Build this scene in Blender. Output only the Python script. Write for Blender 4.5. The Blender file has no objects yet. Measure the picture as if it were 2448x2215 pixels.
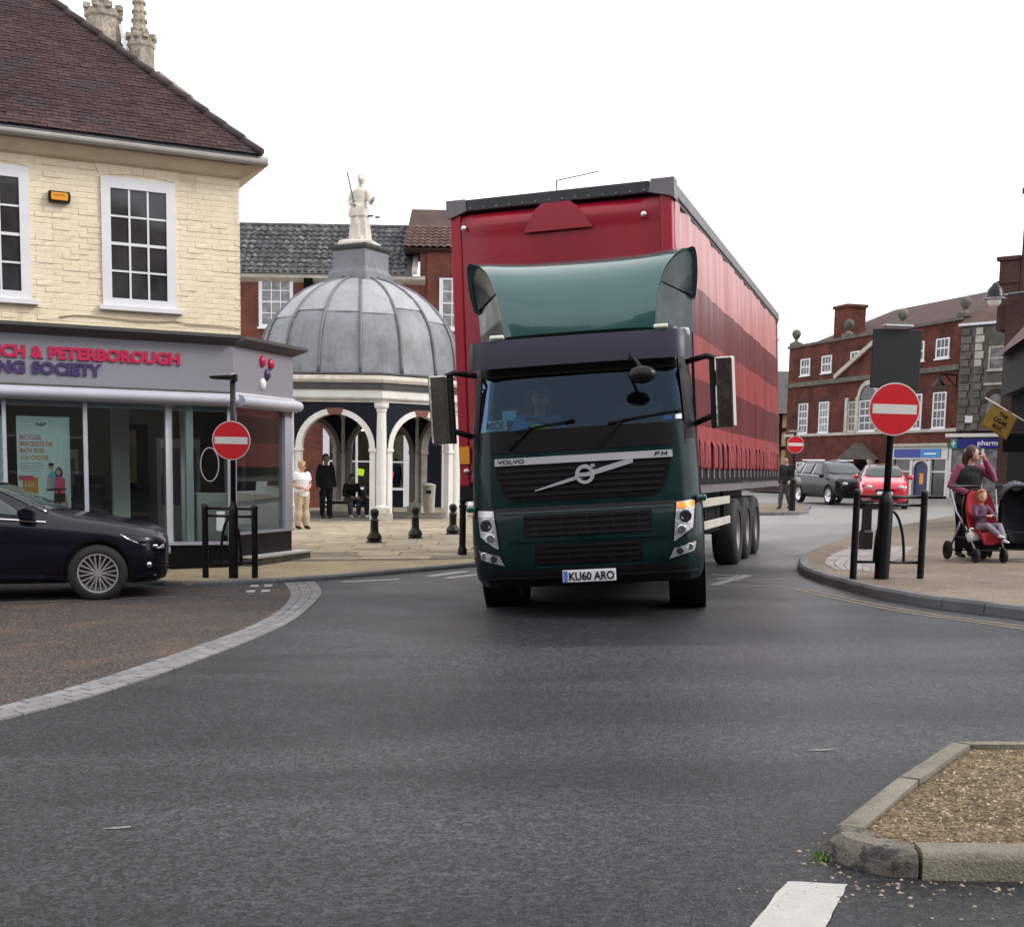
import bpy, bmesh, math, random
from mathutils import Vector, Matrix
R = math.radians
random.seed(7)
scene = bpy.context.scene
col = scene.collection

# ---------------------------------------------------------------- camera
cd = bpy.data.cameras.new("camera"); cam = bpy.data.objects.new("camera", cd); col.objects.link(cam)
cd.sensor_fit = 'HORIZONTAL'; cd.sensor_width = 36; cd.lens = 43.38; cd.shift_y = 0.1432
cd.clip_start = .1; cd.clip_end = 3000
_p, _r = R(6.651), R(1.0)
_f = Vector((0, math.cos(_p), -math.sin(_p))); _u0 = Vector((0, math.sin(_p), math.cos(_p))); _r0 = Vector((1, 0, 0))
_rr = _r0*math.cos(_r)+_u0*math.sin(_r); _uu = _u0*math.cos(_r)-_r0*math.sin(_r)
cam.matrix_world = Matrix(((_rr.x, _uu.x, -_f.x, 0), (_rr.y, _uu.y, -_f.y, 0), (_rr.z, _uu.z, -_f.z, 1.5), (0, 0, 0, 1)))
scene.camera = cam
# ---------------------------------------------------------------- sky and sun
SUN = Vector((.80, -.14, .60)).normalized()
world = bpy.data.worlds.new("World"); scene.world = world; world.use_nodes = True
nt = world.node_tree; N = nt.nodes; Lk = nt.links; N.clear()
sky = N.new('ShaderNodeTexSky'); sky.sky_type = 'NISHITA'; sky.sun_disc = False
sky.sun_elevation = math.asin(SUN.z); sky.sun_rotation = math.atan2(SUN.x, SUN.y)
tc = N.new('ShaderNodeTexCoord'); mp = N.new('ShaderNodeMapping'); mp.inputs['Scale'].default_value = (1.2, 1.2, 3.2)
nz = N.new('ShaderNodeTexNoise'); nz.inputs['Scale'].default_value = 2.1; nz.inputs['Detail'].default_value = 6
rmp = N.new('ShaderNodeMapRange'); rmp.inputs[1].default_value = .30; rmp.inputs[2].default_value = .52; rmp.inputs[3].default_value = .80; rmp.inputs[4].default_value = 1.0
mx = N.new('ShaderNodeMix'); mx.data_type = 'RGBA'; mx.inputs[7].default_value = (10.4, 10.5, 10.8, 1)
bg = N.new('ShaderNodeBackground'); bg.inputs[1].default_value = .1; wo = N.new('ShaderNodeOutputWorld')
Lk.new(tc.outputs['Generated'], mp.inputs[0]); Lk.new(mp.outputs[0], nz.inputs[0]); Lk.new(nz.outputs[0], rmp.inputs[0])
Lk.new(rmp.outputs[0], mx.inputs[0]); Lk.new(sky.outputs[0], mx.inputs[6]); Lk.new(mx.outputs[2], bg.inputs[0]); Lk.new(bg.outputs[0], wo.inputs[0])
sd = bpy.data.lights.new("sun", 'SUN'); sd.energy = 1.5; sd.angle = R(18); sd.color = (1, .95, .86)
so = bpy.data.objects.new("sun", sd); col.objects.link(so); so.rotation_euler = (-SUN).to_track_quat('-Z', 'Y').to_euler()
so.location = (20, 20, 40)
vs = scene.view_settings; vs.view_transform = 'Standard'; vs.look = 'None'; vs.gamma = 1; vs.exposure = 0.68; vs.use_curve_mapping = False

# ---------------------------------------------------------------- helpers
class MB:
    def __init__(s): s.v = []; s.f = []; s.m = []
    def add(s, vs, fs, m=0):
        o = len(s.v); s.v += [tuple(v) for v in vs]; s.f += [tuple(i+o for i in f) for f in fs]; s.m += [m]*len(fs); return s
    def box(s, x0, x1, y0, y1, z0, z1, m=0):
        return s.add([(x0,y0,z0),(x1,y0,z0),(x1,y1,z0),(x0,y1,z0),(x0,y0,z1),(x1,y0,z1),(x1,y1,z1),(x0,y1,z1)],
                     [(0,3,2,1),(4,5,6,7),(0,1,5,4),(1,2,6,5),(2,3,7,6),(3,0,4,7)], m)
    def cbox(s, c, d, M=None, m=0):
        h = [k/2 for k in d]; vs = []
        for z in (-1,1):
            for x, y in ((-1,-1),(1,-1),(1,1),(-1,1)):
                v = Vector((x*h[0], y*h[1], z*h[2])); v = (M @ v) if M else v; vs.append(v+Vector(c))
        return s.add(vs, [(0,3,2,1),(4,5,6,7),(0,1,5,4),(1,2,6,5),(2,3,7,6),(3,0,4,7)], m)
    def bar(s, a, b, w, h, m=0, up=(0,0,1)):
        a, b = Vector(a), Vector(b); d = (b-a); l = d.length; d.normalize(); u = Vector(up)
        if abs(d.dot(u)) > .98: u = Vector((0,1,0))
        sd_ = d.cross(u).normalized(); u = sd_.cross(d)
        return s.cbox((a+b)/2, (w, l, h), Matrix((sd_, d, u)).transposed(), m)
    def prism(s, poly, a, b, axis='z', m=0):
        n = len(poly)
        P = {'z': lambda p, t: (p[0], p[1], t), 'y': lambda p, t: (p[0], t, p[1]), 'x': lambda p, t: (t, p[0], p[1])}[axis]
        return s.add([P(p, a) for p in poly]+[P(p, b) for p in poly],
                     [tuple(range(n))[::-1], tuple(range(n, 2*n))]+[(i, (i+1) % n, n+(i+1) % n, n+i) for i in range(n)], m)
    def loft(s, rings, caps=True, closed=True, m=0):
        n = len(rings[0]); vs = [p for r in rings for p in r]; fs = []
        for i in range(len(rings)-1):
            for j in range(n if closed else n-1):
                k = (j+1) % n; fs.append((i*n+j, i*n+k, (i+1)*n+k, (i+1)*n+j))
        if caps and closed: fs += [tuple(range(n))[::-1], tuple(range((len(rings)-1)*n, len(rings)*n))]
        return s.add(vs, fs, m)
    def tube(s, path, r, n=8, m=0, caps=True, el=1.0):
        path = [Vector(p) for p in path]; rs = r if isinstance(r, (list, tuple)) else [r]*len(path); rings = []; ref = None
        for i, p in enumerate(path):
            d = (path[min(i+1, len(path)-1)]-path[max(i-1, 0)]).normalized()
            if ref is None: ref = Vector((0,0,1)) if abs(d.z) < .9 else Vector((0,1,0))
            a = d.cross(ref).normalized(); b = a.cross(d); ref = b
            rings.append([p+a*math.cos(t)*rs[i]+b*math.sin(t)*rs[i]*el for t in [2*math.pi*k/n for k in range(n)]])
        return s.loft(rings, caps, True, m)
    def lathe(s, prof, n=16, c=(0,0,0), axis='z', m=0, a0=0, ring=False):
        rings = []; ring_ = ring
        if ring: prof = list(prof)+[prof[0]]
        for r, z in prof:
            ring = []
            for k in range(n):
                t = 2*math.pi*k/n+a0; x, y = r*math.cos(t), r*math.sin(t)
                p = (x, y, z) if axis == 'z' else ((x, z, y) if axis == 'y' else (z, x, y))
                ring.append((p[0]+c[0], p[1]+c[1], p[2]+c[2]))
            rings.append(ring)
        return s.loft(rings, not ring_, True, m)
    def ell(s, c, r, nu=12, nv=8, m=0):
        rings = []
        for i in range(nv+1):
            t = math.pi*i/nv; q = max(math.sin(t), .02)
            rings.append([(c[0]+r[0]*q*math.cos(2*math.pi*k/nu), c[1]+r[1]*q*math.sin(2*math.pi*k/nu), c[2]-r[2]*math.cos(t)) for k in range(nu)])
        return s.loft(rings, True, True, m)
    def grid(s, fn, nu, nv, m=0):
        vs = [fn(i/nu, j/nv) for j in range(nv+1) for i in range(nu+1)]
        return s.add(vs, [(j*(nu+1)+i, j*(nu+1)+i+1, (j+1)*(nu+1)+i+1, (j+1)*(nu+1)+i) for j in range(nv) for i in range(nu)], m)
    def slab(s, fn, nu, nv, off, m=0):
        """a sheet with thickness: fn(u,v)->point, off vector"""
        a = [Vector(fn(i/nu, j/nv)) for j in range(nv+1) for i in range(nu+1)]; b = [p+Vector(off) for p in a]; k = len(a); W = nu+1
        q = lambda i, j: j*W+i
        fs = [(q(i,j), q(i+1,j), q(i+1,j+1), q(i,j+1)) for j in range(nv) for i in range(nu)]
        fs += [tuple(x+k for x in f)[::-1] for f in fs]
        rim = [q(i,0) for i in range(nu)]+[q(nu,j) for j in range(nv)]+[q(i,nv) for i in range(nu,0,-1)]+[q(0,j) for j in range(nv,0,-1)]
        fs += [(rim[i], rim[i]+k, rim[(i+1) % len(rim)]+k, rim[(i+1) % len(rim)]) for i in range(len(rim))]
        return s.add(a+b, fs, m)
    def mesh(s, name, mats, smooth=False, angle=None):
        me = bpy.data.meshes.new(name); me.from_pydata(s.v, [], s.f)
        for m in (mats if isinstance(mats, (list, tuple)) else [mats]): me.materials.append(m)
        if any(s.m): me.polygons.foreach_set('material_index', s.m)
        bm = bmesh.new(); bm.from_mesh(me); bmesh.ops.recalc_face_normals(bm, faces=bm.faces); bm.to_mesh(me); bm.free()
        if smooth:
            me.polygons.foreach_set('use_smooth', [True]*len(me.polygons))
            if smooth is not True: me.set_sharp_from_angle(angle=R(smooth))
        me.update(); return me
    def build(s, name, mats, parent=None, smooth=False, bevel=0, loc=None, rot=None, **kw):
        o = bpy.data.objects.new(name, s.mesh(name, mats, smooth)); col.objects.link(o)
        if parent: o.parent = parent
        if loc is not None: o.location = loc
        if rot is not None: o.rotation_euler = rot
        if bevel:
            b = o.modifiers.new('bevel', 'BEVEL'); b.width = bevel; b.segments = 2; b.limit_method = 'ANGLE'; b.angle_limit = R(40)
        for k, v in kw.items(): o[k] = v
        return o
def tag(o, label=None, cat=None, group=None, kind=None):
    for k, v in (('label', label), ('category', cat), ('group', group), ('kind', kind)):
        if v: o[k] = v
    return o
def thing(name, label, cat, loc=(0,0,0), rotz=0, group=None, rot=None):
    o = bpy.data.objects.new(name, None); o.empty_display_size = .2; col.objects.link(o); o.location = loc
    o.rotation_euler = rot if rot else (0, 0, R(rotz)); return tag(o, label, cat, group)
def inst(name, me, parent, loc=(0,0,0), rot=(0,0,0), sc=(1,1,1)):
    o = bpy.data.objects.new(name, me); col.objects.link(o); o.parent = parent; o.location = loc; o.rotation_euler = rot; o.scale = sc; return o
def copy_tree(o, parent=None):
    c = o.copy(); col.objects.link(c); c.parent = parent
    for ch in list(o.children): copy_tree(ch, c)
    return c
def text(name, s, size, m, parent, loc, rot=(R(90),0,0), ext=.005, bold=0, align='LEFT', sx=1.0, spacing=1.0):
    cu = bpy.data.curves.new(name, 'FONT'); cu.body = s; cu.size = size; cu.extrude = ext; cu.offset = bold; cu.align_x = align; cu.space_character = spacing; cu.resolution_u = 3
    t = bpy.data.objects.new(name+'_curve', cu); col.objects.link(t)
    dg = bpy.context.evaluated_depsgraph_get(); me = bpy.data.meshes.new_from_object(t.evaluated_get(dg)); me.materials.clear(); me.materials.append(m)
    bpy.data.objects.remove(t); bpy.data.curves.remove(cu); me.name = name
    o = bpy.data.objects.new(name, me); col.objects.link(o); o.parent = parent; o.location = loc; o.rotation_euler = rot; o.scale = (sx, 1, 1); return o
def cut(o, cutter):
    b = o.modifiers.new('cut', 'BOOLEAN'); b.object = cutter; b.operation = 'DIFFERENCE'; b.solver = 'EXACT'
    dg = bpy.context.evaluated_depsgraph_get(); me = bpy.data.meshes.new_from_object(o.evaluated_get(dg)); o.modifiers.remove(b); o.data = me
    bpy.data.objects.remove(cutter)
def lerp(a, b, t): return a+(b-a)*t
def interp(x, xs, ys):
    if x <= xs[0]: return ys[0]
    for i in range(len(xs)-1):
        if x <= xs[i+1]: return lerp(ys[i], ys[i+1], (x-xs[i])/(xs[i+1]-xs[i]))
    return ys[-1]
def gz(x): return .02*max(-14, min(32, x))           # the street falls gently from right to left
PV = .12                                             # pavement upstand
def catmull(pts, n):
    out = []; P = [Vector(p) for p in pts]
    for i in range(len(P)-1):
        a, b, c, d = P[max(i-1,0)], P[i], P[i+1], P[min(i+2,len(P)-1)]
        for k in range(n):
            t = k/n; out.append(.5*((2*b)+(c-a)*t+(2*a-5*b+4*c-d)*t*t+(3*b-a-3*c+d)*t**3))
    return out+[P[-1]]
def resample(pts, step):
    L_ = [0]
    for i in range(1, len(pts)): L_.append(L_[-1]+(pts[i]-pts[i-1]).length)
    n = max(1, round(L_[-1]/step)); out = []
    for k in range(n+1):
        t = L_[-1]*k/n; i = 0
        while i < len(L_)-2 and L_[i+1] < t: i += 1
        out.append(pts[i].lerp(pts[i+1], (t-L_[i])/max(1e-6, L_[i+1]-L_[i])))
    return out

# ---------------------------------------------------------------- materials
def mat(name, c, rough=.6, metal=0, spec=.5, var=None, bump=None, rnd=0, coat=0, spots=None, emit=0, alpha=None, streak=None, agg=None, band=None, rvar=None):
    """var=(scale,amount) colour mottling; bump=(scale,strength); rnd=per-piece brightness; spots=[(scale,thr,width,colour,strength)]"""
    m = bpy.data.materials.new(name); m.use_nodes = True; t = m.node_tree; n = t.nodes; L_ = t.links; b = n['Principled BSDF']
    b.inputs['Base Color'].default_value = (*c, 1); b.inputs['Roughness'].default_value = rough; b.inputs['Metallic'].default_value = metal
    b.inputs['Specular IOR Level'].default_value = spec; b.inputs['Coat Weight'].default_value = coat; b.inputs['Coat Roughness'].default_value = .05
    if emit: b.inputs['Emission Color'].default_value = (*c, 1); b.inputs['Emission Strength'].default_value = emit
    geo = None
    def pos():
        nonlocal geo
        if geo is None: geo = n.new('ShaderNodeNewGeometry')
        return geo.outputs['Position']
    cur = None
    if streak: spots = (spots or [])+[('streak', .52, .16, streak[1], streak[0])]
    if band: spots = [('band', .46, .16, band[0], band[1])]+(spots or [])
    if var or rnd or spots:
        rgb = n.new('ShaderNodeRGB'); rgb.outputs[0].default_value = (*c, 1); cur = rgb.outputs[0]
        def scale_by(sock):
            nonlocal cur
            v = n.new('ShaderNodeVectorMath'); v.operation = 'SCALE'; L_.new(cur, v.inputs[0]); L_.new(sock, v.inputs['Scale']); cur = v.outputs[0]
        if var:
            for sc, am in (var if isinstance(var, list) else [var]):
                nz = n.new('ShaderNodeTexNoise'); nz.inputs['Scale'].default_value = sc; nz.inputs['Detail'].default_value = 5; L_.new(pos(), nz.inputs['Vector'])
                mr = n.new('ShaderNodeMapRange'); mr.inputs[1].default_value = .28; mr.inputs[2].default_value = .72; mr.inputs[3].default_value = 1-am; mr.inputs[4].default_value = 1+am
                L_.new(nz.outputs[0], mr.inputs[0]); scale_by(mr.outputs[0])
        if rnd:
            pos(); oi = n.new('ShaderNodeObjectInfo'); ad = n.new('ShaderNodeMath'); ad.operation = 'ADD'; fr = n.new('ShaderNodeMath'); fr.operation = 'FRACT'
            L_.new(oi.outputs['Random'], ad.inputs[0]); L_.new(geo.outputs['Random Per Island'], ad.inputs[1]); L_.new(ad.outputs[0], fr.inputs[0])
            mr = n.new('ShaderNodeMapRange'); mr.inputs[3].default_value = 1-rnd; mr.inputs[4].default_value = 1+rnd; L_.new(fr.outputs[0], mr.inputs[0]); scale_by(mr.outputs[0])
        if band and spots[0][0] == 'band':
            pass
        for sc, thr, wd, sc_c, st in (spots or []):
            nz = n.new('ShaderNodeTexNoise'); nz.inputs['Detail'].default_value = 3; L_.new(pos(), nz.inputs['Vector'])
            if sc == 'band':
                mp_ = n.new('ShaderNodeMapping'); mp_.inputs['Scale'].default_value = (.13, .62, 1); mp_.inputs['Rotation'].default_value = (0,0,.22); L_.new(pos(), mp_.inputs[0]); L_.new(mp_.outputs[0], nz.inputs['Vector']); nz.inputs['Distortion'].default_value = .6; sc = 1.0
            if sc == 'streak':
                mp_ = n.new('ShaderNodeMapping'); mp_.inputs['Scale'].default_value = (5.5, 5.5, .35); L_.new(pos(), mp_.inputs[0]); L_.new(mp_.outputs[0], nz.inputs['Vector']); sc = 1.0
            nz.inputs['Scale'].default_value = sc
            mr = n.new('ShaderNodeMapRange'); mr.inputs[1].default_value = thr; mr.inputs[2].default_value = thr+wd; mr.inputs[3].default_value = 0; mr.inputs[4].default_value = st
            L_.new(nz.outputs[0], mr.inputs[0]); mi = n.new('ShaderNodeMix'); mi.data_type = 'RGBA'; mi.inputs[7].default_value = (*sc_c, 1)
            L_.new(mr.outputs[0], mi.inputs[0]); L_.new(cur, mi.inputs[6]); cur = mi.outputs[2]
        for sc, lo, hi in (agg or []):                 # stone chips: one brightness per cell
            vo = n.new('ShaderNodeTexVoronoi'); vo.inputs['Scale'].default_value = sc; L_.new(pos(), vo.inputs['Vector']); sp_ = n.new('ShaderNodeSeparateColor'); L_.new(vo.outputs['Color'], sp_.inputs[0])
            mr = n.new('ShaderNodeMapRange'); mr.inputs[3].default_value = lo; mr.inputs[4].default_value = hi; L_.new(sp_.outputs[0], mr.inputs[0]); scale_by(mr.outputs[0])
        L_.new(cur, b.inputs['Base Color'])
        if rvar:
            nz = n.new('ShaderNodeTexNoise'); nz.inputs['Scale'].default_value = rvar[0]; L_.new(pos(), nz.inputs['Vector']); mr = n.new('ShaderNodeMapRange'); mr.inputs[1].default_value = .35; mr.inputs[2].default_value = .65; mr.inputs[3].default_value = rvar[1]; mr.inputs[4].default_value = rvar[2]
            L_.new(nz.outputs[0], mr.inputs[0]); L_.new(mr.outputs[0], b.inputs['Roughness'])
    if bump:
        prev = None
        for sc, st in (bump if isinstance(bump, list) else [bump]):
            nz = n.new('ShaderNodeTexNoise'); nz.inputs['Scale'].default_value = sc; nz.inputs['Detail'].default_value = 4; L_.new(pos(), nz.inputs['Vector'])
            bp = n.new('ShaderNodeBump'); bp.inputs['Strength'].default_value = st; bp.inputs['Distance'].default_value = .02; L_.new(nz.outputs[0], bp.inputs['Height'])
            if prev: L_.new(prev.outputs[0], bp.inputs['Normal'])
            prev = bp
        L_.new(prev.outputs[0], b.inputs['Normal'])
    return m
def glass(name, tint=(.75,.8,.8), rough=.02, refl=1.0, trans=.85, gtint=(1,1,1)):
    m = bpy.data.materials.new(name); m.use_nodes = True; t = m.node_tree; n = t.nodes; L_ = t.links; n.clear()
    o = n.new('ShaderNodeOutputMaterial'); tr = n.new('ShaderNodeBsdfTransparent'); tr.inputs[0].default_value = (*[k*trans for k in tint], 1)
    gl = n.new('ShaderNodeBsdfGlossy'); gl.inputs[0].default_value = (*gtint, 1); gl.inputs['Roughness'].default_value = rough; fr = n.new('ShaderNodeFresnel'); fr.inputs[0].default_value = 1.5
    mu = n.new('ShaderNodeMath'); mu.operation = 'MULTIPLY'; mu.inputs[1].default_value = refl; mu.use_clamp = True; ms = n.new('ShaderNodeMixShader')
    L_.new(fr.outputs[0], mu.inputs[0]); L_.new(mu.outputs[0], ms.inputs[0]); L_.new(tr.outputs[0], ms.inputs[1]); L_.new(gl.outputs[0], ms.inputs[2]); L_.new(ms.outputs[0], o.inputs[0])
    return m
def brickmat(name, c1, c2, mortar, w=.225, h=.075, var=.25, rough=.85, rotx=True):
    """brickwork for walls too far off to pick out bricks; uses the wall's own object coordinates (x along, z up)"""
    m = bpy.data.materials.new(name); m.use_nodes = True; t = m.node_tree; n = t.nodes; L_ = t.links; b = n['Principled BSDF']; b.inputs['Roughness'].default_value = rough
    b.inputs['Specular IOR Level'].default_value = .2
    tc = n.new('ShaderNodeTexCoord'); sx = n.new('ShaderNodeSeparateXYZ'); cb = n.new('ShaderNodeCombineXYZ'); ad = n.new('ShaderNodeMath'); ad.operation = 'ADD'
    L_.new(tc.outputs['Object'], sx.inputs[0]); L_.new(sx.outputs[0], ad.inputs[0]); L_.new(sx.outputs[1], ad.inputs[1]); L_.new(ad.outputs[0], cb.inputs[0]); L_.new(sx.outputs[2], cb.inputs[1])
    br = n.new('ShaderNodeTexBrick'); br.inputs['Color1'].default_value = (*c1, 1); br.inputs['Color2'].default_value = (*c2, 1); br.inputs['Mortar'].default_value = (*mortar, 1)
    br.inputs['Scale'].default_value = 1; br.inputs['Brick Width'].default_value = w; br.inputs['Row Height'].default_value = h; br.inputs['Mortar Size'].default_value = .007; br.inputs['Mortar Smooth'].default_value = .3
    L_.new(cb.outputs[0], br.inputs['Vector'])
    g = n.new('ShaderNodeNewGeometry'); nz = n.new('ShaderNodeTexNoise'); nz.inputs['Scale'].default_value = 1.3; nz.inputs['Detail'].default_value = 6; L_.new(g.outputs['Position'], nz.inputs['Vector'])
    mr = n.new('ShaderNodeMapRange'); mr.inputs[1].default_value = .3; mr.inputs[2].default_value = .7; mr.inputs[3].default_value = 1-var; mr.inputs[4].default_value = 1+var; L_.new(nz.outputs[0], mr.inputs[0])
    v = n.new('ShaderNodeVectorMath'); v.operation = 'SCALE'; L_.new(br.outputs['Color'], v.inputs[0]); L_.new(mr.outputs[0], v.inputs['Scale']); L_.new(v.outputs[0], b.inputs['Base Color'])
    bp = n.new('ShaderNodeBump'); bp.inputs['Strength'].default_value = .5; bp.inputs['Distance'].default_value = .01; bp.invert = True; L_.new(br.outputs['Fac'], bp.inputs['Height']); L_.new(bp.outputs[0], b.inputs['Normal'])
    return m

M = {}
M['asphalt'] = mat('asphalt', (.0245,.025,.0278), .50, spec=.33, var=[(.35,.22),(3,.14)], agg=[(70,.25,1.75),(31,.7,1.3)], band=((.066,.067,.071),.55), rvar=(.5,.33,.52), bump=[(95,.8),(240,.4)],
                   spots=[(46,.72,.05,(.10,.095,.09),.8),(.24,.50,.2,(.012,.012,.014),.75)])
def far_glare(m, pale, y0, y1):
    """far street glare painted into the base colour, starting raggedly between y0 and y1"""
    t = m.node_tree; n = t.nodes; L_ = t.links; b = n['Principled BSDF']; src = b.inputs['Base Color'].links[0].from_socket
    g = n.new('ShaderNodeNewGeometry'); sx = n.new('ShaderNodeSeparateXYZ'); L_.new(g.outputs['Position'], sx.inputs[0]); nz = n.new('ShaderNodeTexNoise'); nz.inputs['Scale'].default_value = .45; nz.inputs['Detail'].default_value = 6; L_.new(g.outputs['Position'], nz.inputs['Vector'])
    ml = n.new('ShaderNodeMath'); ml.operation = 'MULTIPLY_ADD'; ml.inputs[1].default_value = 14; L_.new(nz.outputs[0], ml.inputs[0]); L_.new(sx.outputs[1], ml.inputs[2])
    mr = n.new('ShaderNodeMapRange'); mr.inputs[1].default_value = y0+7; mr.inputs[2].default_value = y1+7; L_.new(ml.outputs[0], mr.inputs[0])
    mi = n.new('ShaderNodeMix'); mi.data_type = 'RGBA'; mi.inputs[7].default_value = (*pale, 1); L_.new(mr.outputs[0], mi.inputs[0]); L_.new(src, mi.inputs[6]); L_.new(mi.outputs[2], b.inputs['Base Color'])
far_glare(M['asphalt'], (.25,.24,.22), 15.5, 30)  # far asphalt coloured paler to stand in for glare
M['bay'] = mat('bay_aggregate', (.047,.041,.039), .75, spec=.25, agg=[(60,.5,1.5)], var=[(.9,.14),(70,.35)], bump=[(110,.5)], spots=[(38,.60,.04,(.24,.10,.045),.6),(60,.62,.04,(.28,.23,.18),.7),(1.3,.52,.15,(.13,.085,.06),.4)])
M['buff'] = mat('buff_resin_gravel', (.37,.295,.185), .85, spec=.2, agg=[(60,.7,1.3)], var=[(1.2,.15),(60,.22)], bump=[(120,.35)], spots=[(.7,.56,.1,(.26,.21,.15),.5)])
M['pinkbuff'] = mat('worn_paving', (.185,.148,.112), .8, spec=.25, var=[(.8,.22),(45,.2)], bump=[(100,.3)], agg=[(55,.75,1.25)], spots=[(.9,.5,.12,(.15,.115,.09),.7),(4,.63,.04,(.09,.075,.06),.7),(7,.70,.02,(.42,.37,.32),.6)])
M['stone_slab'] = mat('stone_flag', (.33,.275,.195), .78, spec=.3, var=[(2.2,.2),(30,.15)], bump=[(40,.3)], rnd=.15, spots=[(1.1,.57,.1,(.20,.17,.12),.55)])
M['joint'] = mat('dark_joint', (.19,.16,.115), .9, var=(6,.3), spots=[(3,.58,.1,(.07,.10,.035),.6)])
M['sett'] = mat('granite_sett', (.19,.185,.187), .72, spec=.35, var=[(9,.12),(120,.2)], bump=[(90,.4)], rnd=.16)
M['kerb'] = mat('granite_kerb', (.13,.13,.135), .7, spec=.35, var=[(2.5,.2),(80,.25)], bump=[(70,.4)], rnd=.12)
M['kerb_conc'] = mat('concrete_kerb', (.205,.183,.147), .85, spec=.2, var=[(5,.2),(90,.22)], bump=[(90,.5)], rnd=.08, spots=[(9,.60,.08,(.12,.11,.09),.7)])
M['kerb_dark'] = mat('worn_kerb_block', (.165,.145,.12), .85, spec=.2, var=[(7,.3),(90,.3)], bump=[(60,.8),(160,.5)], spots=[(12,.52,.06,(.055,.055,.055),.85)])
M['gravel'] = mat('island_gravel_bed', (.185,.135,.082), .9, spec=.15, agg=[(75,.35,1.65),(20,.75,1.25)], var=[(5,.2),(140,.5)], bump=[(160,1.0)], spots=[(60,.63,.05,(.12,.08,.05),.8)])
M['pebble'] = mat('pale_pebble', (.30,.235,.165), .75, rnd=.5)
M['white_line'] = mat('road_paint_white', (.38,.37,.35), .6, spec=.3, var=[(12,.06),(80,.1)], bump=[(120,.25)], spots=[(22,.70,.02,(.10,.10,.10),.9)])
M['worn_line'] = mat('road_paint_worn', (.17,.17,.165), .65, var=[(6,.3),(70,.3)], spots=[(14,.55,.1,(.09,.09,.09),.8)])
M['yellow_line'] = mat('road_paint_yellow', (.21,.165,.095), .65, var=[(8,.25)], spots=[(10,.55,.1,(.10,.09,.08),.7)])
M['grass'] = mat('weed_green', (.10,.20,.03), .6, rnd=.4)
M['cream'] = mat('cream_painted_brick', (.79,.69,.52), .62, spec=.3, var=[(.9,.05),(14,.04)], bump=[(35,.25),(9,.1)], rnd=.02, spots=[(3.2,.64,.06,(.52,.44,.31),.5)], streak=(.28,(.58,.47,.32)))
M['cream_joint'] = mat('cream_painted_joint', (.77,.67,.50), .8, var=(8,.1))
M['cornice_cream'] = mat('cream_cornice', (.68,.575,.41), .6, var=[(3,.1)])
M['white'] = mat('white_gloss_paint', (.70,.70,.73), .38, spec=.5, var=[(4,.04)])
M['offwhite'] = mat('offwhite_stucco', (.66,.645,.62), .55, var=[(3,.07),(16,.05)], bump=[(30,.15)])
M['winglass'] = mat('dark_window_glass', (.035,.035,.038), .06, spec=.5, var=[(2.5,.5)], bump=[(1.6,.04)])
M['netglass'] = mat('net_curtained_glass', (.20,.195,.20), .12, spec=.5, var=[(3.5,.55)])
M['tile'] = mat('plain_clay_tile', (.050,.029,.028), .85, spec=.2, var=[(.9,.28),(12,.2)], rnd=.24, bump=[(60,.3)], spots=[(1.4,.56,.1,(.042,.034,.036),.6),(5,.66,.05,(.10,.055,.04),.6)])
M['tile_ridge'] = mat('hip_tile', (.055,.037,.034), .85, var=[(4,.3)], rnd=.2)
M['gutter'] = mat('grey_gutter', (.36,.335,.315), .45, var=[(3,.15)])
M['fascia'] = mat('grey_violet_fascia', (.235,.235,.275), .45, var=[(40,.05)])
M['shopgrey'] = mat('grey_shop_frame', (.42,.43,.50), .4, var=[(5,.06)])
M['lead_trim'] = mat('dark_lead_flashing', (.065,.062,.06), .6, var=[(5,.2)])
M['plinth'] = mat('black_stallriser', (.005,.006,.008), .35, spec=.25, var=[(4,.3)])
M['red_letter'] = mat('cerise_letter', (.50,.010,.070), .4); M['blue_letter'] = mat('navy_letter', (.055,.03,.12), .4); M['white_letter'] = mat('white_letter', (.8,.78,.8), .35)
M['shopglass'] = glass('shop_glass', (.86,.93,.92), .01, .75, .96)
M['int_wall'] = mat('interior_wall', (.34,.31,.27), .9, var=[(1,.2)]); M['int_floor'] = mat('interior_carpet', (.05,.05,.055), .95, var=[(5,.2)])
M['int_dark'] = mat('interior_dark', (.02,.02,.022), .7); M['poster'] = mat('poster_white', (.72,.80,.80), .5)
M['black'] = mat('black_street_paint', (.005,.005,.006), .35, spec=.3, var=[(9,.3)])
M['sign_red'] = mat('sign_red', (.52,.010,.018), .35, var=[(14,.06)]); M['sign_white'] = mat('sign_white', (.60,.57,.55), .4)
M['steel'] = mat('galvanised_steel', (.40,.41,.42), .4, metal=.8, var=[(10,.2)])
M['amber'] = mat('amber_plastic', (.75,.30,.01), .4); M['chrome'] = mat('chrome', (.78,.78,.79), .12, metal=1)
M['rubber'] = mat('tyre_rubber', (.013,.013,.014), .75, var=[(20,.3)]); M['alloy'] = mat('alloy_rim', (.72,.72,.74), .25, metal=.85)
M['lead'] = mat('lead_sheet', (.205,.21,.235), .52, spec=.4, metal=.15, var=[(1.6,.14),(9,.1)], rnd=.14, spots=[(2.0,.55,.1,(.15,.145,.14),.6)], streak=(.35,(.12,.115,.11)))
M['lead_pale'] = mat('weathered_pale_lead', (.32,.325,.345), .55, spec=.4, metal=.1, var=[(1.8,.1)], rnd=.10, spots=[(3,.6,.1,(.25,.22,.21),.5)], streak=(.3,(.20,.19,.19)))
M['lead_roll'] = mat('lead_roll', (.13,.135,.15), .5, metal=.2, var=[(5,.15)])  # rolls coloured darker than the sheets to paint in the rib shadows
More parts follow.
